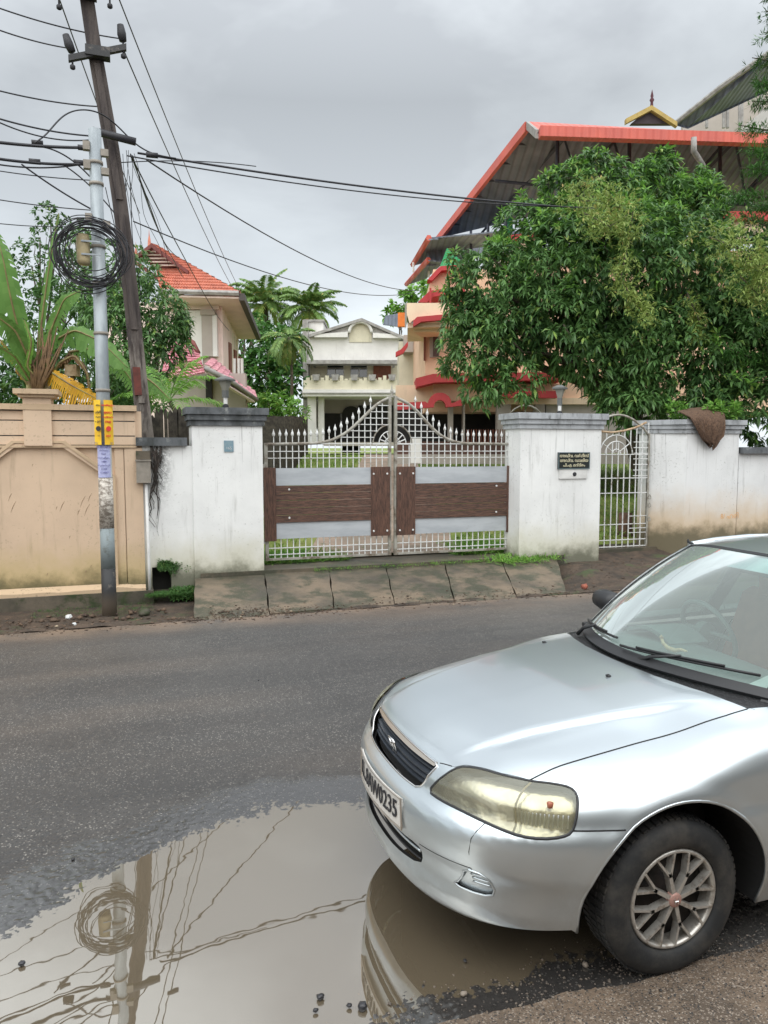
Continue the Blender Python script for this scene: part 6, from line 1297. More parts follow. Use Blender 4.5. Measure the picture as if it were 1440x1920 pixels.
MT['sideglass'] = glass('side_glass', (.30, .38, .36), .4, 0, .06)
MT['lens'] = glass('yellowed_lens', (.95, .93, .82), .35, .05, .03, ((.62, .59, .44), .20)); MT['lensc'] = glass('clear_lens', (.92, .90, .76), .35, .03, .03, ((.55, .52, .36), .16))
car = thing('silver_car', 'silver saloon car with clouded yellow headlamps standing at the puddle', 'car', NOSE); OFF[car.name] = (0, 0, 0)
hoodo = part('bonnet', panel(reg == 'hood', .0015), MT['paint'], car)
part('bumper', panel(reg == 'bumper'), MT['paint'], car); part('header_panel', panel(reg == 'header'), MT['paint'], car)
part('fender', panel((reg == 'fender') & (c3[:, 1] < 0)), MT['paint'], car); part('fender', panel((reg == 'fender') & (c3[:, 1] > 0)), MT['paint'], car)
# dark inner body behind the gaps
me = panel(np.isin(reg, ('hood', 'bumper', 'header', 'fender')), -.02); part('inner_shell', me, MT['seamb'], car)
def gap(P_, r, nm='panel_gap', mt='seamb', off=.0, closed=False):
    P_ = np.asarray(P_); P_ = P_ + grad(P_) * off; P_ = np.vstack([P_, P_[:1]]) if closed else P_
    return part(nm, MB().tube([tuple(q) for q in P_], r, 6, not closed), MT[mt], car, True)
gap(s_top(*dens([(.165, -.40), (.140, -.345)], .01).T), .0022)
gap(s_top(*dens([(.165, .40), (.140, .345)], .01).T), .0022)
for s_ in (1, -1):
    a = dens(hs, .012); p_ = s_top(a[:, 0], a[:, 1]) * [1, s_, 1]; gap(p_, .0026)
    gap(lampN * [1, s_, 1], .0055, 'lamp_seal', 'trim', .001, True)
    gap(smN * [1, s_, 1], .0030); a = s_side(np.full(30, .46) + np.linspace(.0, -.02, 30) * 0, np.linspace(.5, .3, 30), -1)
    vs = s_front(np.array([-.605, -.60, -.592, -.588, -.588]), np.array([.588, .56, .53, .48, .41])); gap(vs * [1, s_, 1], .0016)
    cr = s_front(np.linspace(-.36, -.588, 12), np.linspace(.41, .418, 12)); gap(cr * [1, s_, 1], .0014)
# rolled arch lips
for s_ in (1, -1):
    lip = arch_ * [1, s_, 1]; gap(lip, .007, 'arch_lip', 'paint', -.005)
    ci = MB(); P_ = []
    for yy_ in (.0, .10, .30): P_.append([(WHX + (q[0] - WHX) * 1.0, (abs(q[1]) - .006 - yy_) * (-s_), WHZ + (q[2] - WHZ) * 1.0) for q in arch_])
    ci.grid(P_); part('wheel_housing', ci, MT['seamb'], car)
# headlamps: bowl, divider, lens
for s_ in (1, -1):
    m_ = (cls['lampN'] if s_ == 1 else cls['lampF'])
    div = np.array([(.372, -.632), (.33, -.60)])
    T_ = tri[m_]; cc = P3[T_].mean(1); split = (np.abs(cc[:, 1]) > .655 - (cc[:, 2] - .65) * .35)
    msk = np.zeros(len(tri), bool); ii = np.where(m_)[0]; mi, mo_ = msk.copy(), msk.copy(); mi[ii[~split]] = True; mo_[ii[split]] = True
    lp_ = part('headlamp', panel(mi, .003 if s_ == 1 else .014), MT['lens'], car); part('indicator_lens', panel(mo_, .003 if s_ == 1 else .014), MT['lensc'], lp_)
    bw_ = panel(m_, -.045); part('reflector', bw_, simple('lamp_reflector', (.72, .71, .64), (.42, .41, .35), 9, .22, .75, bump=.3, bsc=25, bd=.01), lp_)
    for (yy_, zz_, rr2, nm) in ():
        x_ = s_front(np.array([yy_]), np.array([zz_]))[0][0] + .02
        m2 = MB().lathe([(rr2, -.0), (rr2 * .9, .018), (rr2 * .55, .035), (0, .045)], (0, 0, 0), 18, 'y'); me = m2.mesh('bowl'); me.transform(Matrix.Translation((x_, yy_ * s_, zz_)) @ Matrix.Rotation(radians(-90 if True else 0), 4, 'Z') @ Matrix.Rotation(radians(25 * s_), 4, 'Z'))
        part(nm, me, MT['chrome'], lp_, True)
    x_ = s_front(np.array([-.70]), np.array([.65]))[0][0]; part('bulb', MB().lathe([(0, -.012), (.010, -.008), (.012, .008), (0, .014)], (x_ + .045, -.715 * s_, .672), 10), simple('amber_bulb', (.42, .15, .09), bump=0, rough=.2), lp_, True)
    rb = MB()
    for k in range(12):
        yk = -.675 - k * .0075; xk = s_front(np.array([yk]), np.array([.62]))[0]; rb.tube([(xk[0] + .010, yk * s_, .60), (xk[0] + .012, yk * s_, .645)], .0028, 4)
    part('lens_ribs', rb, MT['pale'], lp_, kind='stuff')
    a = s_front(np.array([-.655 + q * .35 for q in np.linspace(-.075, .075, 8)]), .65 - np.linspace(-.075, .075, 8) * -1); part('divider', MB().tube([tuple(q * [1, s_, 1] + [.006, 0, 0]) for q in a], .004, 5), MT['tan'], lp_, True)
# grille
gr_ = part('grille', panel(reg == 'grille', -.045), MT['seamb'], car)
def fline(y0, y1, zf, off, n=40): y = np.linspace(y0, y1, n); p_ = s_front(y, np.array([zf(v) for v in y])); return p_ + grad(p_) * off
for k, z in enumerate((.682, .660, .638, .616)):
    hw_ = .330 - (.70 - z) * .38; p_ = fline(-hw_, hw_, lambda v: z, -.014); part('slat', MB().slab([[tuple(q) for q in p_], [tuple(q + [.022, 0, .004]) for q in p_]], (0, 0, -.0075)), simple('grille_slat', (.05, .058, .07), bump=0, rough=.25), gr_)
p_ = fline(-.335, .335, lambda v: .7035, .002); p1 = fline(-.330, .330, lambda v: .690, .001); part('chrome_strip', MB().slab([[tuple(q) for q in p_], [tuple(q) for q in p1]], (.006, 0, 0)), MT['satin'], gr_, True)
gp_ = grille + grad(grille) * .0015; part('chrome_frame', MB().tube([tuple(q) for q in np.vstack([gp_, gp_[:1]])], .0042, 6, False), MT['chrome'], gr_, True)
# emblem: stretched H in a rounded frame
xe = s_front(np.array([0.]), np.array([.655]))[0][0]
em = part('emblem', MB().tube([(xe + .004 - .30 * (z - .65), y, z) for y, z in [(-.030, .685), (.030, .685), (.036, .678), (.030, .632), (.022, .625), (-.022, .625), (-.030, .632), (-.036, .678), (-.030, .685)]], .0035, 6), MT['chrome'], gr_, True)
hm = MB(); 
for s_ in (1, -1): hm.tube([(xe - .30 * (z - .65) + .002, y * s_, z) for y, z in ((.022, .679), (.010, .657), (.016, .632))], .004, 6)
hm.tube([(xe, -.011, .656), (xe, .011, .656)], .004, 6); part('emblem_letter', hm, MT['chrome'], em, True, kind='stuff')
# lower intake, fog pockets
so_ = part('air_intake', panel(reg == 'slot', -.05), MT['seamb'], car)
for z in (.362, .330): p_ = fline(-.335, .335, lambda v: z, -.012); part('intake_bar', MB().tube([tuple(q) for q in p_], .006 if z > .35 else .0045, 6), MT['paint'] if z > .35 else MT['trim'], so_, True)
for k, s_ in enumerate((1, -1)):
    fo = part('fog_pocket', panel(cls['fogN'] if s_ == 1 else cls['fogF'], -.014), MT['paint'], car)
    for z in (.39, .375, .36): p_ = s_front(np.linspace(-.572, -.625, 8), np.full(8, z)) * [1, s_, 1]; part('fog_slat', MB().tube([tuple(q + [.006, 0, 0]) for q in p_], .0045, 5), MT['paint'], fo, True)
    gap((fogN if s_ == 1 else mir(fogN)), .0045, 'pocket_edge', 'paint', 0, True)
# number plate, slightly bowed
t = NT('plate_white'); MT['plate'] = t.done(t.mix(t.rng(t.noise(40, 4, .7), .55, .7), (.62, .60, .56), (.38, .35, .32)), .4)
pl_ = part('number_plate', MB().slab([[(-.012 + .10 * (y / .5) ** 2, y, z) for z in (.425, .545)] for y in np.linspace(-.26, .26, 9)], (.006, 0, 0)), MT['plate'], car)
fr2 = MB()
for (y0, y1, z0, z1) in ((-.262, .262, .541, .549), (-.262, .262, .421, .429), (-.265, -.257, .421, .549), (.257, .265, .421, .549)): fr2.tube([(-.015 + .10 * (y / .5) ** 2, y, z) for y, z in zip(np.linspace(y0, y1, 8), np.linspace((z0 + z1) / 2 if y1 - y0 > .1 else z0, (z0 + z1) / 2 if y1 - y0 > .1 else z1, 8))], .004, 5)
part('plate_frame', fr2, MT['satin'], pl_, kind='stuff')
me = text_mesh('KL.8AW0235', .098, .0012, weight=.0006)
for v in me.vertices: v.co.x *= .86
for v in me.vertices: X_, Y_, Z_ = v.co; v.co = (-.016 + .10 * (X_ / .5) ** 2 - Z_, -X_, .485 + Y_ * 1.05)
part('plate_lettering', me, MT['ink'], pl_)
# wheels
t = NT('tyre_rubber'); c = t.mix(t.rng(t.noise(7, 5, .7), .4, .7), (.016, .017, .018), (.05, .046, .040)); t.bump(t.noise(60, 4), .4, .003); MT['tyre'] = t.done(c, .72)
t = NT('wheel_silver'); c = t.mix(t.rng(t.noise(30, 4, .7), .45, .75), (.52, .50, .46), (.26, .22, .18)); MT['rim'] = t.done(c, .38, .65)
def wheel(x, y, s_, steer=0):
    """s_ = -1 near side"""
    w0 = Matrix.Translation((x, y, .287)) @ Matrix.Rotation(steer, 4, 'Z')
    if s_ > 0: w0 = w0 @ Matrix.Rotation(pi, 4, 'Z')
    def M_(mb, nm): me = mb.mesh(nm); me.transform(w0); return me
    prof = [(.188, .0), (.196, -.012), (.215, -.018), (.245, -.018), (.268, -.010), (.281, .004), (.287, .022), (.2885, .06), (.2885, .12), (.284, .150), (.26, .168), (.19, .165)]
    tr = MB().lathe(prof, (0, 0, 0), 64, 'y'); wl = part('wheel', M_(tr, 'tyre'), MT['tyre'], car, True)
    tb = MB()
    for k in range(64):
        a = 2 * pi * k / 64
        for (h0, h1, off) in ((.012, .045, 0), (.055, .088, .5), (.098, .135, 0)):
            a0 = a + off * pi / 64; a1 = a0 + pi / 64 * 1.25; v = [(r_ * cos(q), h, r_ * sin(q)) for r_ in (.285, .2925) for q in (a0, a1) for h in (h0, h1)]
            tb.add(v, [(4, 5, 7, 6), (0, 4, 6, 2), (1, 3, 7, 5), (0, 1, 5, 4), (2, 6, 7, 3)])
    part('tread_blocks', M_(tb, 'tread'), MT['tyre'], wl, kind='stuff')
    rp = [(.186, .012), (.186, -.002), (.179, -.008), (.172, -.006), (.168, .006), (.166, .03), (.165, .10)]; part('rim', M_(MB().lathe(rp, (0, 0, 0), 48, 'y'), 'rim'), MT['rim'], wl, True)
    part('brake_disc', M_(MB().lathe([(0, .05), (.165, .05), (.165, .06)], (0, 0, 0), 24, 'y'), 'disc'), simple('dark_brake', (.012, .012, .012), (.03, .022, .018), 20, .8, 0), wl, True)
    for k in range(8):
        a = 2 * pi * k / 8 + .25
        def sp(r0, a0, r1, a1, w_, y0=.002, y1=-.004):
            p = np.array([r0 * cos(a0), 0, r0 * sin(a0)]); q = np.array([r1 * cos(a1), 0, r1 * sin(a1)]); d = unit(q - p); n_ = np.array([-d[2], 0, d[0]])
            return [p - n_ * w_, p + n_ * w_, q + n_ * w_ * .8, q - n_ * w_ * .8], y0, y1
        for (r0, a0, r1, a1, w_) in ((.025, a, .108, a, .0078), (.092, a, .174, a + .21, .0048), (.092, a, .174, a - .21, .0048)):
            P_, y0, y1 = sp(r0, a0, r1, a1, w_); m3 = MB().add([tuple(q + [0, y1 - .006, 0]) for q in P_] + [tuple(q + [0, .02, 0]) for q in P_], [(0, 1, 2, 3), (0, 4, 5, 1), (1, 5, 6, 2), (2, 6, 7, 3), (3, 7, 4, 0)])
            part('spoke', M_(m3, 'spoke'), MT['rim'], wl)
    part('hub_cap', M_(MB().lathe([(0, -.016), (.022, -.015), (.027, -.010), (.029, .01)], (0, 0, 0), 18, 'y'), 'hub'), simple('faded_red_cap', (.42, .22, .18), (.3, .18, .15), 60, .4), wl, True)
    em2 = MB().tube([(-.009, -.018, .010), (-.006, -.018, -.010)], .002, 4).tube([(.009, -.018, .010), (.006, -.018, -.010)], .002, 4).tube([(-.007, -.018, 0), (.007, -.018, 0)], .002, 4); part('hub_emblem', M_(em2, 'he'), MT['chrome'], wl, kind='stuff')
wheel(WHX, -.795, -1, radians(0)); wheel(WHX, .795, 1); wheel(3.36, -.795, -1); wheel(3.36, .795, 1)
# rear body, lofted the same way
def sect(x, up=.93):
    tap = 1 - .10 * sst(3.3, 4.25, x); tk = sst(3.2, 3.6, x); zt_ = .945 + .02 * tk - .06 * sst(3.9, 4.25, x); rz0 = .20 + .06 * sst(3.6, 4.2, x)
    hl = [(.0, zt_), (.30, zt_ - .004), (.52, zt_ - .018), (.64, zt_ - .045), (.70, zt_ - .085), (.745, zt_ - .16), (.79, .70), (.825, .60), (.842, .50), (.838, .40), (.825, .30), (.80, rz0)]
    return [(x, -y * tap, z) for y, z in hl] + [(x, 0, rz0)]
xs_ = list(np.linspace(DX + .004, 4.15, 150)) + [4.2, 4.235, 4.25]
for s_ in (1, -1):
    P_ = []
    for x in xs_:
        k = 1 - max(0, (x - 4.15) / .1) ** 2 * .10
        q0 = np.array(sect(x)[3:-1]); ii_ = np.linspace(0, len(q0) - 1, 49); q0 = np.stack([np.interp(ii_, range(len(q0)), q0[:, c_]) for c_ in range(3)], 1); P_.append([(x, q[1] * s_ * k, .55 + (q[2] - .55) * k) for q in q0])
    # leave the rear wheel arch open
    m = MB(); a, b = len(P_), len(P_[0]); fs = []
    for i in range(a - 1):
        for j in range(b - 1):
            c_ = (np.array(P_[i][j]) + np.array(P_[i + 1][j + 1])) / 2
            if (c_[0] - 3.36) ** 2 + (c_[2] - .285) ** 2 < .36 ** 2 and c_[2] > .1: continue
            fs.append((i * b + j, i * b + j + 1, (i + 1) * b + j + 1, (i + 1) * b + j))
    m.add([q for r in P_ for q in r], fs); part('body_side', m, MT['paint'], car, True)
    al_ = np.linspace(radians(188), radians(-8), 36); ay = [np.interp(WHZ + .362 * sin(q), [.2, .3, .4, .5, .6, .7], [.80, .825, .838, .842, .825, .79]) for q in al_]
    part('arch_lip', MB().tube([(3.36 + .362 * cos(q), y_ * s_ * (1 - .10 * sst(3.3, 4.25, 3.36 + .362 * cos(q))), WHZ + .362 * sin(q)) for q, y_ in zip(al_, ay)], .013, 6), MT['paint'], car, True)
    part('wheel_housing', MB().grid([[(3.36 + .365 * cos(q), yy_ * s_, WHZ + .365 * sin(q)) for q in al_] for yy_ in (.80, .5)]), MT['seamb'], car)
m = MB().grid([[q for q in sect(x)[:4]][::-1] + [(q[0], -q[1], q[2]) for q in sect(x)[1:4]] for x in np.linspace(3.35, 4.24, 12)]); part('boot_lid', m, MT['paint'], car, True)
e1 = [np.array(q) for q in sect(4.24)]; m = MB().prism([(q[1], q[2]) for q in e1] + [(-q[1], q[2]) for q in e1[::-1]], 4.235, 4.25, 'x'); part('rear_panel', m, MT['paint'], car)
for s_ in (1, -1):
    part('rear_lamp', MB().box(4.20, 4.262, min(.45 * s_, .70 * s_), max(.45 * s_, .70 * s_), .66, .80), MT['redink'], car)
    for xd in (1.46, 2.50, 3.38): part('panel_gap', MB().tube([(xd, -s_ * q[1] if False else q[1] * s_, q[2]) for q in sect(xd)[3:-1] if q[2] > .28 or xd < 3], .003, 5), MT['seamb'], car)
    for xd in (2.30, 3.20): part('door_handle', MB().box(xd - .09, xd + .04, min(-.845 * s_, -.80 * s_), max(-.845 * s_, -.80 * s_), .735, .765), MT['paint'], car)
part('side_repeater', MB().box(1.335, 1.375, -.857, -.83, .655, .675), MT['redink'], car)
part('underbody', MB().box(.42, 4.0, -.60, .60, .19, .24).box(1.3, 3.0, -.79, .79, .20, .25), MT['seamb'], car, kind='stuff')
part('engine_bay', MB().box(.30, 1.24, -.52, .52, .24, .60), MT['seamb'], car)
# windscreen, pillars, roof
def bz(P_, n): P_ = np.array(P_); t_ = np.linspace(0, 1, n)[:, None]; return (1 - t_) ** 2 * P_[0] + 2 * t_ * (1 - t_) * P_[1] + t_ ** 2 * P_[2]
def curveX(x0, xs__, z0, zs__, hw, n=21):
    """across-car curve: centre (x0,z0), sides (xs,zs), half width hw"""
    y = np.linspace(-hw, hw, n); u = (y / hw) ** 2; return np.stack([x0 + (xs__ - x0) * u, y, z0 + (zs__ - z0) * u ** 1.3], 1)
WB, WT = curveX(1.19, 1.47, .935, .905, .685), curveX(1.90, 2.05, 1.395, 1.345, .56)
def wsurf(v, inset=0): 
    a = WB + (WT - WB) * v; a = a + np.array([-.035, 0, .055]) * (4 * v * (1 - v)) * .55; return a
SCR = [wsurf(v) for v in np.linspace(.035, .985, 14)]
me = MB().grid([[tuple(q) for q in r[1:-1]] for r in SCR]); part('windscreen', me, MT['screen'], car, True)
tint = MB().grid([[tuple(q + [.004, 0, -.003]) for q in wsurf(v)[1:-1]] for v in np.linspace(.83, .98, 4)]); MT['tintband'] = glass('tint_band', (.20, .27, .36), .2, 0, .02, ((.20, .26, .36), .35)); part('tint_band', tint, MT['tintband'], car, True)
def strip_(pa, pb, mt, nm, th=.01): return part(nm, MB().slab([[tuple(q) for q in pa], [tuple(q) for q in pb]], (th * .5, 0, -th)), MT[mt], car, True)
strip_(wsurf(.985) + [-.002, 0, .003], wsurf(1.0) + [0, 0, .006], 'trim', 'screen_seal')
strip_(wsurf(.0) + [-.02, 0, .006], wsurf(.05) + [-.004, 0, .004], 'trim', 'screen_seal')
for s_ in (0, -1):
    sg = 1 if s_ == 0 else -1
    col = np.array([wsurf(v)[s_] for v in np.linspace(-.03, 1.0, 14)]); col1 = np.array([wsurf(v)[1 if s_ == 0 else -2] for v in np.linspace(-.03, 1.0, 14)])
    outw = np.array([.075, -.028 * sg, -.005])
    strip_(col1 + [-.004, 0, .004], col + [-.004, 0, .004], 'trim', 'screen_seal', .006)
    part('windscreen_pillar', MB().slab([[tuple(q + [-.002, 0, .006]), tuple(q + [.014, -.012 * sg, .012]), tuple(q + outw * .5 + [0, -.006 * sg, .006]), tuple(q + outw)] for q in col], (.01, .02 * sg, -.02)), MT['paint'], car, True)
    # inner dark pillar
    part('pillar_trim', MB().slab([[tuple(q + [.03, .01 * sg, -.02]), tuple(q + [.06, .05 * sg, -.03])] for q in col], (.01, 0, -.02)), MT['seamb'], car)
# cowl panel between bonnet and glass
cb = np.vstack([dens([(1.33, -.652)] + hb, .02), (dens([(1.33, -.652)] + hb, .02) * [1, -1])[::-1][1:]]); yq = np.linspace(-.655, .655, 31); 
ox_ = np.interp(yq, cb[:, 1][np.argsort(cb[:, 1])], cb[:, 0][np.argsort(cb[:, 1])]); pf_ = s_top(ox_, yq) + [0, 0, -.012]; wb_ = np.stack([np.interp(yq, WB[:, 1], wsurf(.02)[:, i]) for i in range(3)], 1); wb_[:, 1] = yq
t = NT('cowl_plastic'); gv = t.voro(130); t.bump(gv, .5, .003); MT['cowl'] = t.done(t.mix(t.rng(gv, .2, .45), (.035, .037, .04), (.012, .012, .013)), .5)
part('cowl_panel', MB().slab([[tuple(q) for q in pf_ + [.004, 0, 0]], [tuple(q) for q in (pf_ + wb_) / 2 + [0, 0, -.012]], [tuple(q) for q in wb_ + [.02, 0, -.008]]], (0, 0, -.02)), MT['cowl'], car, True)
part('cowl_edge', MB().tube([tuple(q) for q in pf_ + [.006, 0, .006]], .007, 6), MT['trim'], car, True)
def wiper(y0, y1, v0, v1, arm_y):
    w_ = []
    for u in np.linspace(0, 1, 12):
        y = y0 + (y1 - y0) * u; v = v0 + (v1 - v0) * u; r = wsurf(v); w_.append(tuple(np.array([np.interp(y, r[:, 1], r[:, i]) for i in range(3)]) + [-.018, 0, .018]))
    bl_ = part('wiper', MB().tube(w_, .0065, 5).tube([tuple(np.array(q) + [-.004, 0, .012]) for q in w_[2:-2]], .006, 5), MT['trim'], car, True, kind='stuff')
    mid = np.array(w_[6]) + [-.006, 0, .018]; base = np.array([np.interp(arm_y, yq, pf_[:, i]) for i in range(3)]) + [.045, 0, .022]
    part('wiper_arm', MB().tube([tuple(base), tuple(base * .6 + mid * .4 + [-.01, 0, .012]), tuple(mid)], [.012, .009, .006], 6), MT['trim'], bl_, True)
wiper(.60, .08, .055, .085, .50); wiper(.02, -.58, .05, .10, -.08)
for px, py in ((1021, 1206), (1141, 1269)):
    r_ = ray(px, py); o_ = np.array([0, 0, CAMZ]) - NOSE; ts = np.linspace(1.5, 5.5, 900); Q_ = o_ + ts[:, None] * r_ / np.linalg.norm(r_); f = carF(*Q_.T); i = int(np.argmax(f < 0)); q = Q_[i]
    part('washer_nozzle', MB().lathe([(.012, -.004), (.011, .006), (.006, .010), (0, .011)], tuple(q), 8).box(q[0] - .012, q[0] + .004, q[1] - .005, q[1] + .005, q[2] + .004, q[2] + .011), MT['trim'], car, kind='stuff')
# roof, rear glass, side windows
RF = [WT + [0, 0, .006]]; 
rx = [2.2, 2.45, 2.7, 2.95, 3.12]; rz_ = [1.425, 1.435, 1.43, 1.41, 1.385]; rw_ = [.555, .56, .56, .55, .535]
for x, z, w2 in zip(rx, rz_, rw_): RF.append(curveX(x, x + .01, z, z - .055, w2))
part('roof', MB().grid([[tuple(q) for q in r] for r in RF]), MT['paint'], car, True)
RB = curveX(3.62, 3.50, .975, .95, .62); part('rear_window', MB().grid([[tuple(q) for q in RF[-1]], [tuple(q) for q in RB]]), MT['sideglass'], car, True)
for s_ in (1, -1):
    top = [tuple(r[0] * [1, s_, 1]) for r in RF]; belt_x = np.linspace(1.46, 3.50, 6); bot_ = [(x, -.705 * s_ * (1 - .06 * sst(3, 3.5, x)), .905 + .02 * (x - 1.4) / 2) for x in belt_x]
    part('side_window', MB().grid([bot_, [tuple(np.array(q) + [0, -.012 * s_, -.01]) for q in top]]), MT['sideglass'], car, True)
    part('roof_rail', MB().tube(top, .022, 6), MT['paint'], car, True)
    part('belt_moulding', MB().tube([tuple(np.array(q) + [0, -.005 * s_, 0]) for q in bot_], .014, 6), MT['trim'], car)
    for i, f in ((2, .46), (5, 1.0)):
        part('door_pillar', MB().slab([[bot_[i if i < 5 else 5], top[i if i < 5 else 5]], [tuple(np.array(bot_[i if i < 5 else 5]) + [.10, 0, 0]), tuple(np.array(top[i if i < 5 else 5]) + [.10, 0, -.004])]], (0, .015 * s_, 0)), MT['trim'], car)
    # door mirror
    mx = part('door_mirror', MB().lathe([(0, -.09), (.04, -.085), (.058, -.05), (.062, .02), (.05, .08), (0, .085)], (1.72, -.86 * s_, 1.0), 12, 'y'), MT['paint'] if s_ == 1 else MT['trim'], car, True)
part('aerial', MB().tube([(2.06, .55, 1.36), (2.02, .54, 1.375), (1.985, .50, 1.392)], [.009, .007, .005], 6), MT['trim'], car)
# cabin
MT['dash'] = simple('grey_dashboard', (.16, .19, .19), (.12, .14, .14), 5, .5, bump=.2, bsc=300, bd=.001); MT['seat'] = simple('rust_fabric', (.40, .13, .08), (.30, .09, .06), 9, .9); MT['seatg'] = simple('grey_fabric', (.20, .21, .22), (.14, .15, .16), 9, .9)
dash = MB().slab([[(x, y, z - .03 * (y / .6) ** 2) for y in np.linspace(-.64, .64, 13)] for x, z in ((1.26, .905), (1.5, .915), (1.78, .90), (1.86, .86), (1.88, .70))], .03); part('dashboard', dash, MT['dash'], car, True)
part('instrument_hood', MB().slab([[(x, y, .905 + .055 * cos((y - .36) / .19 * pi / 2) - .03 * (x - 1.7)) for y in np.linspace(.18, .54, 11)] for x in (1.62, 1.72, 1.86)], .02), MT['dash'], car, True)
stc = np.array([2.02, .36, .90]); part('steering_wheel', MB().tube([tuple(stc + np.array([-.07 * sin(a), .185 * cos(a), .17 * sin(a)])) for a in np.linspace(0, 2 * pi, 28)], .014, 7, False), MT['dash'], car, True)
part('steering_boss', MB().lathe([(0, -.03), (.06, -.02), (.06, .03)], tuple(stc + [-.02, 0, 0]), 12, 'y').tube([tuple(stc + [0, -.18, 0]), tuple(stc + [0, .18, 0])], .015, 6), MT['dash'], car, kind='stuff')
for s_ in (1, -1):
    c = -.34 * s_
    st = MB().prism([(2.2, .45), (2.28, .62), (2.45, 1.06), (2.52, 1.09), (2.58, 1.06), (2.47, .5)], c - .23, c + .23, 'y'); sb = part('seat', st, MT['seat'] if s_ == -1 else MT['seatg'], car)
    part('head_rest', MB().box(2.46, 2.57, c - .12, c + .12, 1.06, 1.22), MT['seat'] if s_ == -1 else MT['seatg'], sb); part('seat_base', MB().box(2.0, 2.55, c - .24, c + .24, .35, .55), MT['seatg'], sb)
part('rear_seat', MB().prism([(3.1, .4), (3.25, .98), (3.4, .98), (3.4, .4)], -.6, .6, 'y'), MT['seatg'], car); part('cabin_floor', MB().box(1.5, 3.4, -.7, .7, .25, .3), MT['seatg'], car)
rmv = part('rear_view_mirror', MB().box(1.98, 2.0, -.11, .11, 1.27, 1.33), MT['trim'], car)
# dashboard ornaments, papers, hanging charm: separate things inside the car
def csingle(name, mb, mt, label, cat, smooth=False):
    mb.v = [(a + NOSE[0], b + NOSE[1], c_ + NOSE[2]) for a, b, c_ in mb.v]; return single(name, mb, mt, label, cat, smooth=smooth)
csingle('dashboard_ornament', MB().tube([(1.50, .10, .975), (1.50, .085, .95), (1.50, .05, .935), (1.50, .0, .935), (1.50, -.04, .95), (1.50, -.08, .952)], [.007, .009, .011, .011, .008, .005], 7).lathe([(0, -.01), (.012, 0), (0, .015)], (1.50, .10, .975), 8), simple('bead_gold', (.62, .45, .28), (.5, .3, .2), 90, .4), 'small beaded gold ornament lying on the car dashboard', 'ornament', True)
csingle('paper', MB().slab([[(1.45, -.50, .925), (1.45, -.64, .91)], [(1.62, -.44, .93), (1.64, -.62, .915)]], .004), MT['pale'], 'white papers lying on the near end of the car dashboard', 'paper')
ch = MB().tube([(1.99, -.22, 1.29), (1.985, -.225, 1.14)], .0025, 5); ch.lathe([(0, 1.02), (.018, 1.035), (.012, 1.06), (.026, 1.09), (.010, 1.12), (0, 1.14)], (1.985, -.225, 0), 8).tube([(1.985, -.225, 1.02), (1.985, -.225, .93)], .004, 5)
csingle('hanging_charm', ch, MT['pale'], 'pale tasselled charm hanging behind the car windscreen', 'charm', True)
part('screen_wire', MB().tube([tuple(np.array([np.interp(y, wsurf(v)[:, 1], wsurf(v)[:, i]) for i in range(3)]) + [.01, 0, -.006]) for y, v in zip(np.linspace(.31, .42, 8), np.linspace(.06, .97, 8))], .0016, 4), MT['seamb'], car)
# ================================================================ SMALL THINGS ON THE GROUND
def stone_mesh(r, seed, sq=.7):
    rg = np.random.default_rng(seed); bm = bmesh.new(); bmesh.ops.create_icosphere(bm, subdivisions=2, radius=1)
    me = bpy.data.meshes.new('stone'); ax = rg.uniform(.7, 1.15, 3) * [1, 1, sq]
    for v in bm.verts: n = np.array(v.co); f = 1 + .22 * sin(n[0] * 4 + seed) * cos(n[1] * 5 + seed) + rg.normal(0, .05); v.co = n * ax * r * f
    bm.to_mesh(me); bm.free(); return me
MT['tanstone'] = simple('tan_stone', (.30, .25, .20), (.2, .17, .14), 60, .7)
MT['wetstone'] = simple('wet_dark_stone', (.045, .045, .05), (.02, .02, .022), 60, .25, bump=.5, bsc=150, bd=.002)
for k, (px, py, r, lab) in enumerate(((680, 1886, .022, 'largest wet black stone at the bottom edge of the puddle'), (601, 1868, .013, 'black pebble in the puddle left of the largest stone'), (655, 1884, .009, 'small pebble touching the left of the largest black stone'), (41, 1805, .014, 'dark stone lying in the shallow water at the left edge of the puddle'), (137, 1610, .009, 'dark pebble on the asphalt above the left end of the puddle'), (485, 1275, .009, 'lone dark pebble in the middle of the road'), (592, 1893, .009, 'pebble below the black pebble in the puddle'), (870, 1862, .012, 'pale brown pebble on the wet gravel in front of the bumper'), (1098, 1808, .014, 'greenish chip of stone lying in front of the car tyre'), (872, 1800, .008, 'small pale stone showing through the water under the bumper'))):
    p_ = on(px, py, 2, .004); o = link('stone', stone_mesh(r, k + 3), MT['wetstone'] if k not in (7, 8) else MT['tanstone'], None, True); o.location = (p_[0], p_[1], .002); tag(o, lab, 'stone', 'loose stones on the road')
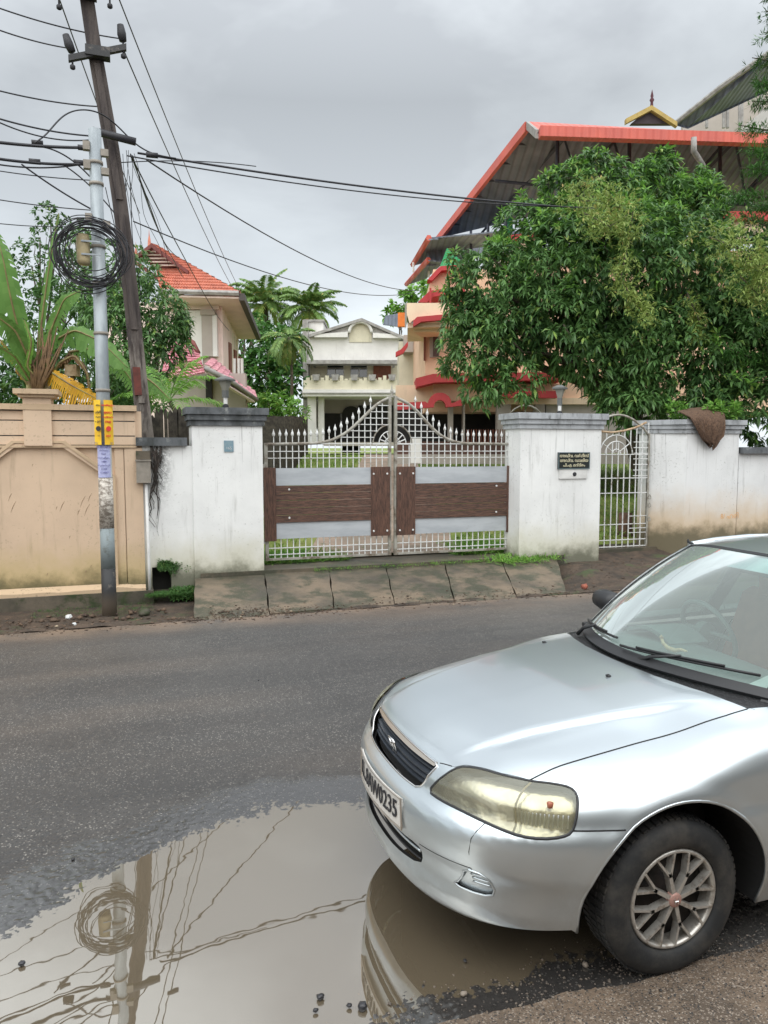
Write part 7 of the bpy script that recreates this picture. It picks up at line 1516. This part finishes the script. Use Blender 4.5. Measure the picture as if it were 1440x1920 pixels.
def scatter(name, label, cat, x, y, z, r, mt, sq=.6, seed=1):
    rg = np.random.default_rng(seed); n = len(x); oc = np.array([(1, 0, 0), (-1, 0, 0), (0, 1, 0), (0, -1, 0), (0, 0, 1), (0, 0, -1)], float); tr = np.array([(0, 2, 4), (2, 1, 4), (1, 3, 4), (3, 0, 4), (2, 0, 5), (1, 2, 5), (3, 1, 5), (0, 3, 5)])
    V = oc[None] * rg.uniform(.6, 1.3, (n, 6, 1)) * r[:, None, None] * np.array([1, 1, sq]); a = rg.random(n) * 6.3; ca, sa = np.cos(a), np.sin(a)
    V = np.stack([V[..., 0] * ca[:, None] - V[..., 1] * sa[:, None], V[..., 0] * sa[:, None] + V[..., 1] * ca[:, None], V[..., 2]], -1) + np.stack([x, y, z], 1)[:, None]
    Q = (np.arange(n) * 6)[:, None, None] + tr[None]; o = link(name, npmesh(name, V.reshape(-1, 3), Q.reshape(-1, 3)), mt); return tag(o, label, cat, kind='stuff')
t = NT('gravel_mix'); i = t.island(); c = t.mix(t.rng(i, .0, .5), (.035, .032, .03), (.15, .12, .095)); c = t.mix(t.rng(i, .5, .97), c, (.24, .20, .165)); MT['gravel'] = t.done(c, .5)
rg = np.random.default_rng(77); n = 15000; x = rg.uniform(.45, 3.3, n); y = rg.uniform(1.55, 2.75, n)
XY = np.stack([x, y]); ed = 2.30 + .12 * fbm2(x[None], y[None], 1.5, 3, 5)[0] * 2; dn_ = np.exp(-((y - ed + .10) / .17) ** 2) * (.35 + .65 * (fbm2(x[None], y[None], 2.2, 3, 8)[0] > -.06)); k = rg.random(n) < dn_; x, y = x[k], y[k]
r = rg.gamma(2.0, .0011, len(x)) + .0012; scatter('gravel', 'loose wet gravel along the puddle edge in front of the car', 'gravel', x, y, zfine(x[None], y[None])[0] + r * .3, r, MT['gravel'], seed=3)
# debris along the far road edge and in the ditch
t = NT('leaf_litter_bits'); i = t.island(); c = t.mix(i, (.045, .03, .022), (.13, .085, .055)); c = t.mix(t.rng(i, .97, .99), c, (.38, .31, .22)); MT['litter'] = t.done(c, .85)
n = 1500; x = np.concatenate([rg.uniform(-3, 7, n), rg.normal(1.2, .55, 700), rg.normal(2.1, .3, 200), rg.uniform(6.3, 9, 500)]); y = np.concatenate([9.3 + rg.normal(0, .16, n), 9.32 + rg.normal(0, .13, 700), 9.3 + rg.normal(0, .1, 200), rg.uniform(9.4, 11, 500)])
zz = np.where(y < 9.22, zroad(x, y), np.where((x > .9) & (x < 6.4), zap(y) + .004, zditch(x[None], y[None])[0])); r = rg.gamma(2.0, .0038, len(x)) + .002
scatter('leaf_litter', 'leaf litter, sand and small rubbish along the far edge of the road', 'litter', x, y, zz + .004, r, MT['litter'], .35, 5)
n = 500; x = rg.uniform(-2.5, .85, n); y = rg.uniform(9.5, 10.85, n); scatter('ditch_debris', 'dark roots, stones and rubbish lying in the roadside ditch', 'debris', x, y, zditch(x[None], y[None])[0] + .02, rg.gamma(2, .009, n) + .004, MT['litter'], .5, 6)
# stones and rubbish in the ditch
for k, (x, y, r, mt, lab) in enumerate(((.48, 10.35, .13, 'oldconc', 'grey broken rock in the ditch below the low white wall'), (.16, 10.1, .10, 'oldconc', 'grey rock in the ditch right of the steel pole'), (.72, 10.0, .09, 'oldconc', 'dark rock in the ditch beside the first slab'), (-.75, 10.2, .06, 'pale', 'crumpled white plastic scrap in the ditch left of the steel pole'), (-.66, 9.75, .035, 'pale', 'small white scrap near the kerb left of the steel pole'), (-.95, 10.5, .09, 'oldconc', 'mossy rock at the foot of the beige wall'))):
    o = link('rock', stone_mesh(r, k + 31), MT[mt], None, k < 3); o.location = (x, y, float(zditch(np.array([[x]]), np.array([[y]]))[0, 0]) + r * .3); tag(o, lab, 'rock', 'rocks and scraps in the ditch')
MT['brick'] = simple('wet_red_brick', (.32, .10, .06), (.2, .07, .05), 20, .8, bump=.5, bsc=60)
p_ = on(1096, 1100, 2, -.12); o = link('broken_brick', stone_mesh(.07, 3, .6), MT['brick']); o.location = tuple(p_); tag(o, 'broken red brick lying on the mud behind the car mirror', 'brick')
# tree stump in the yard seen through the wicket gate, dark hedge behind
p_ = on(1172, 1000, 1, 12.6); st_ = thing('tree_stump', 'brown cut tree stump on the lawn behind the wicket gate', 'stump', (p_[0], 12.6, .12)); part('bark', MB().lathe([(.17, .1), (.14, .3), (.13, .62), (0, .62)], (p_[0], 12.6, 0), 12), simple('stump_bark', (.16, .09, .055), (.08, .05, .035), 14, .9, bump=.8), st_, True)
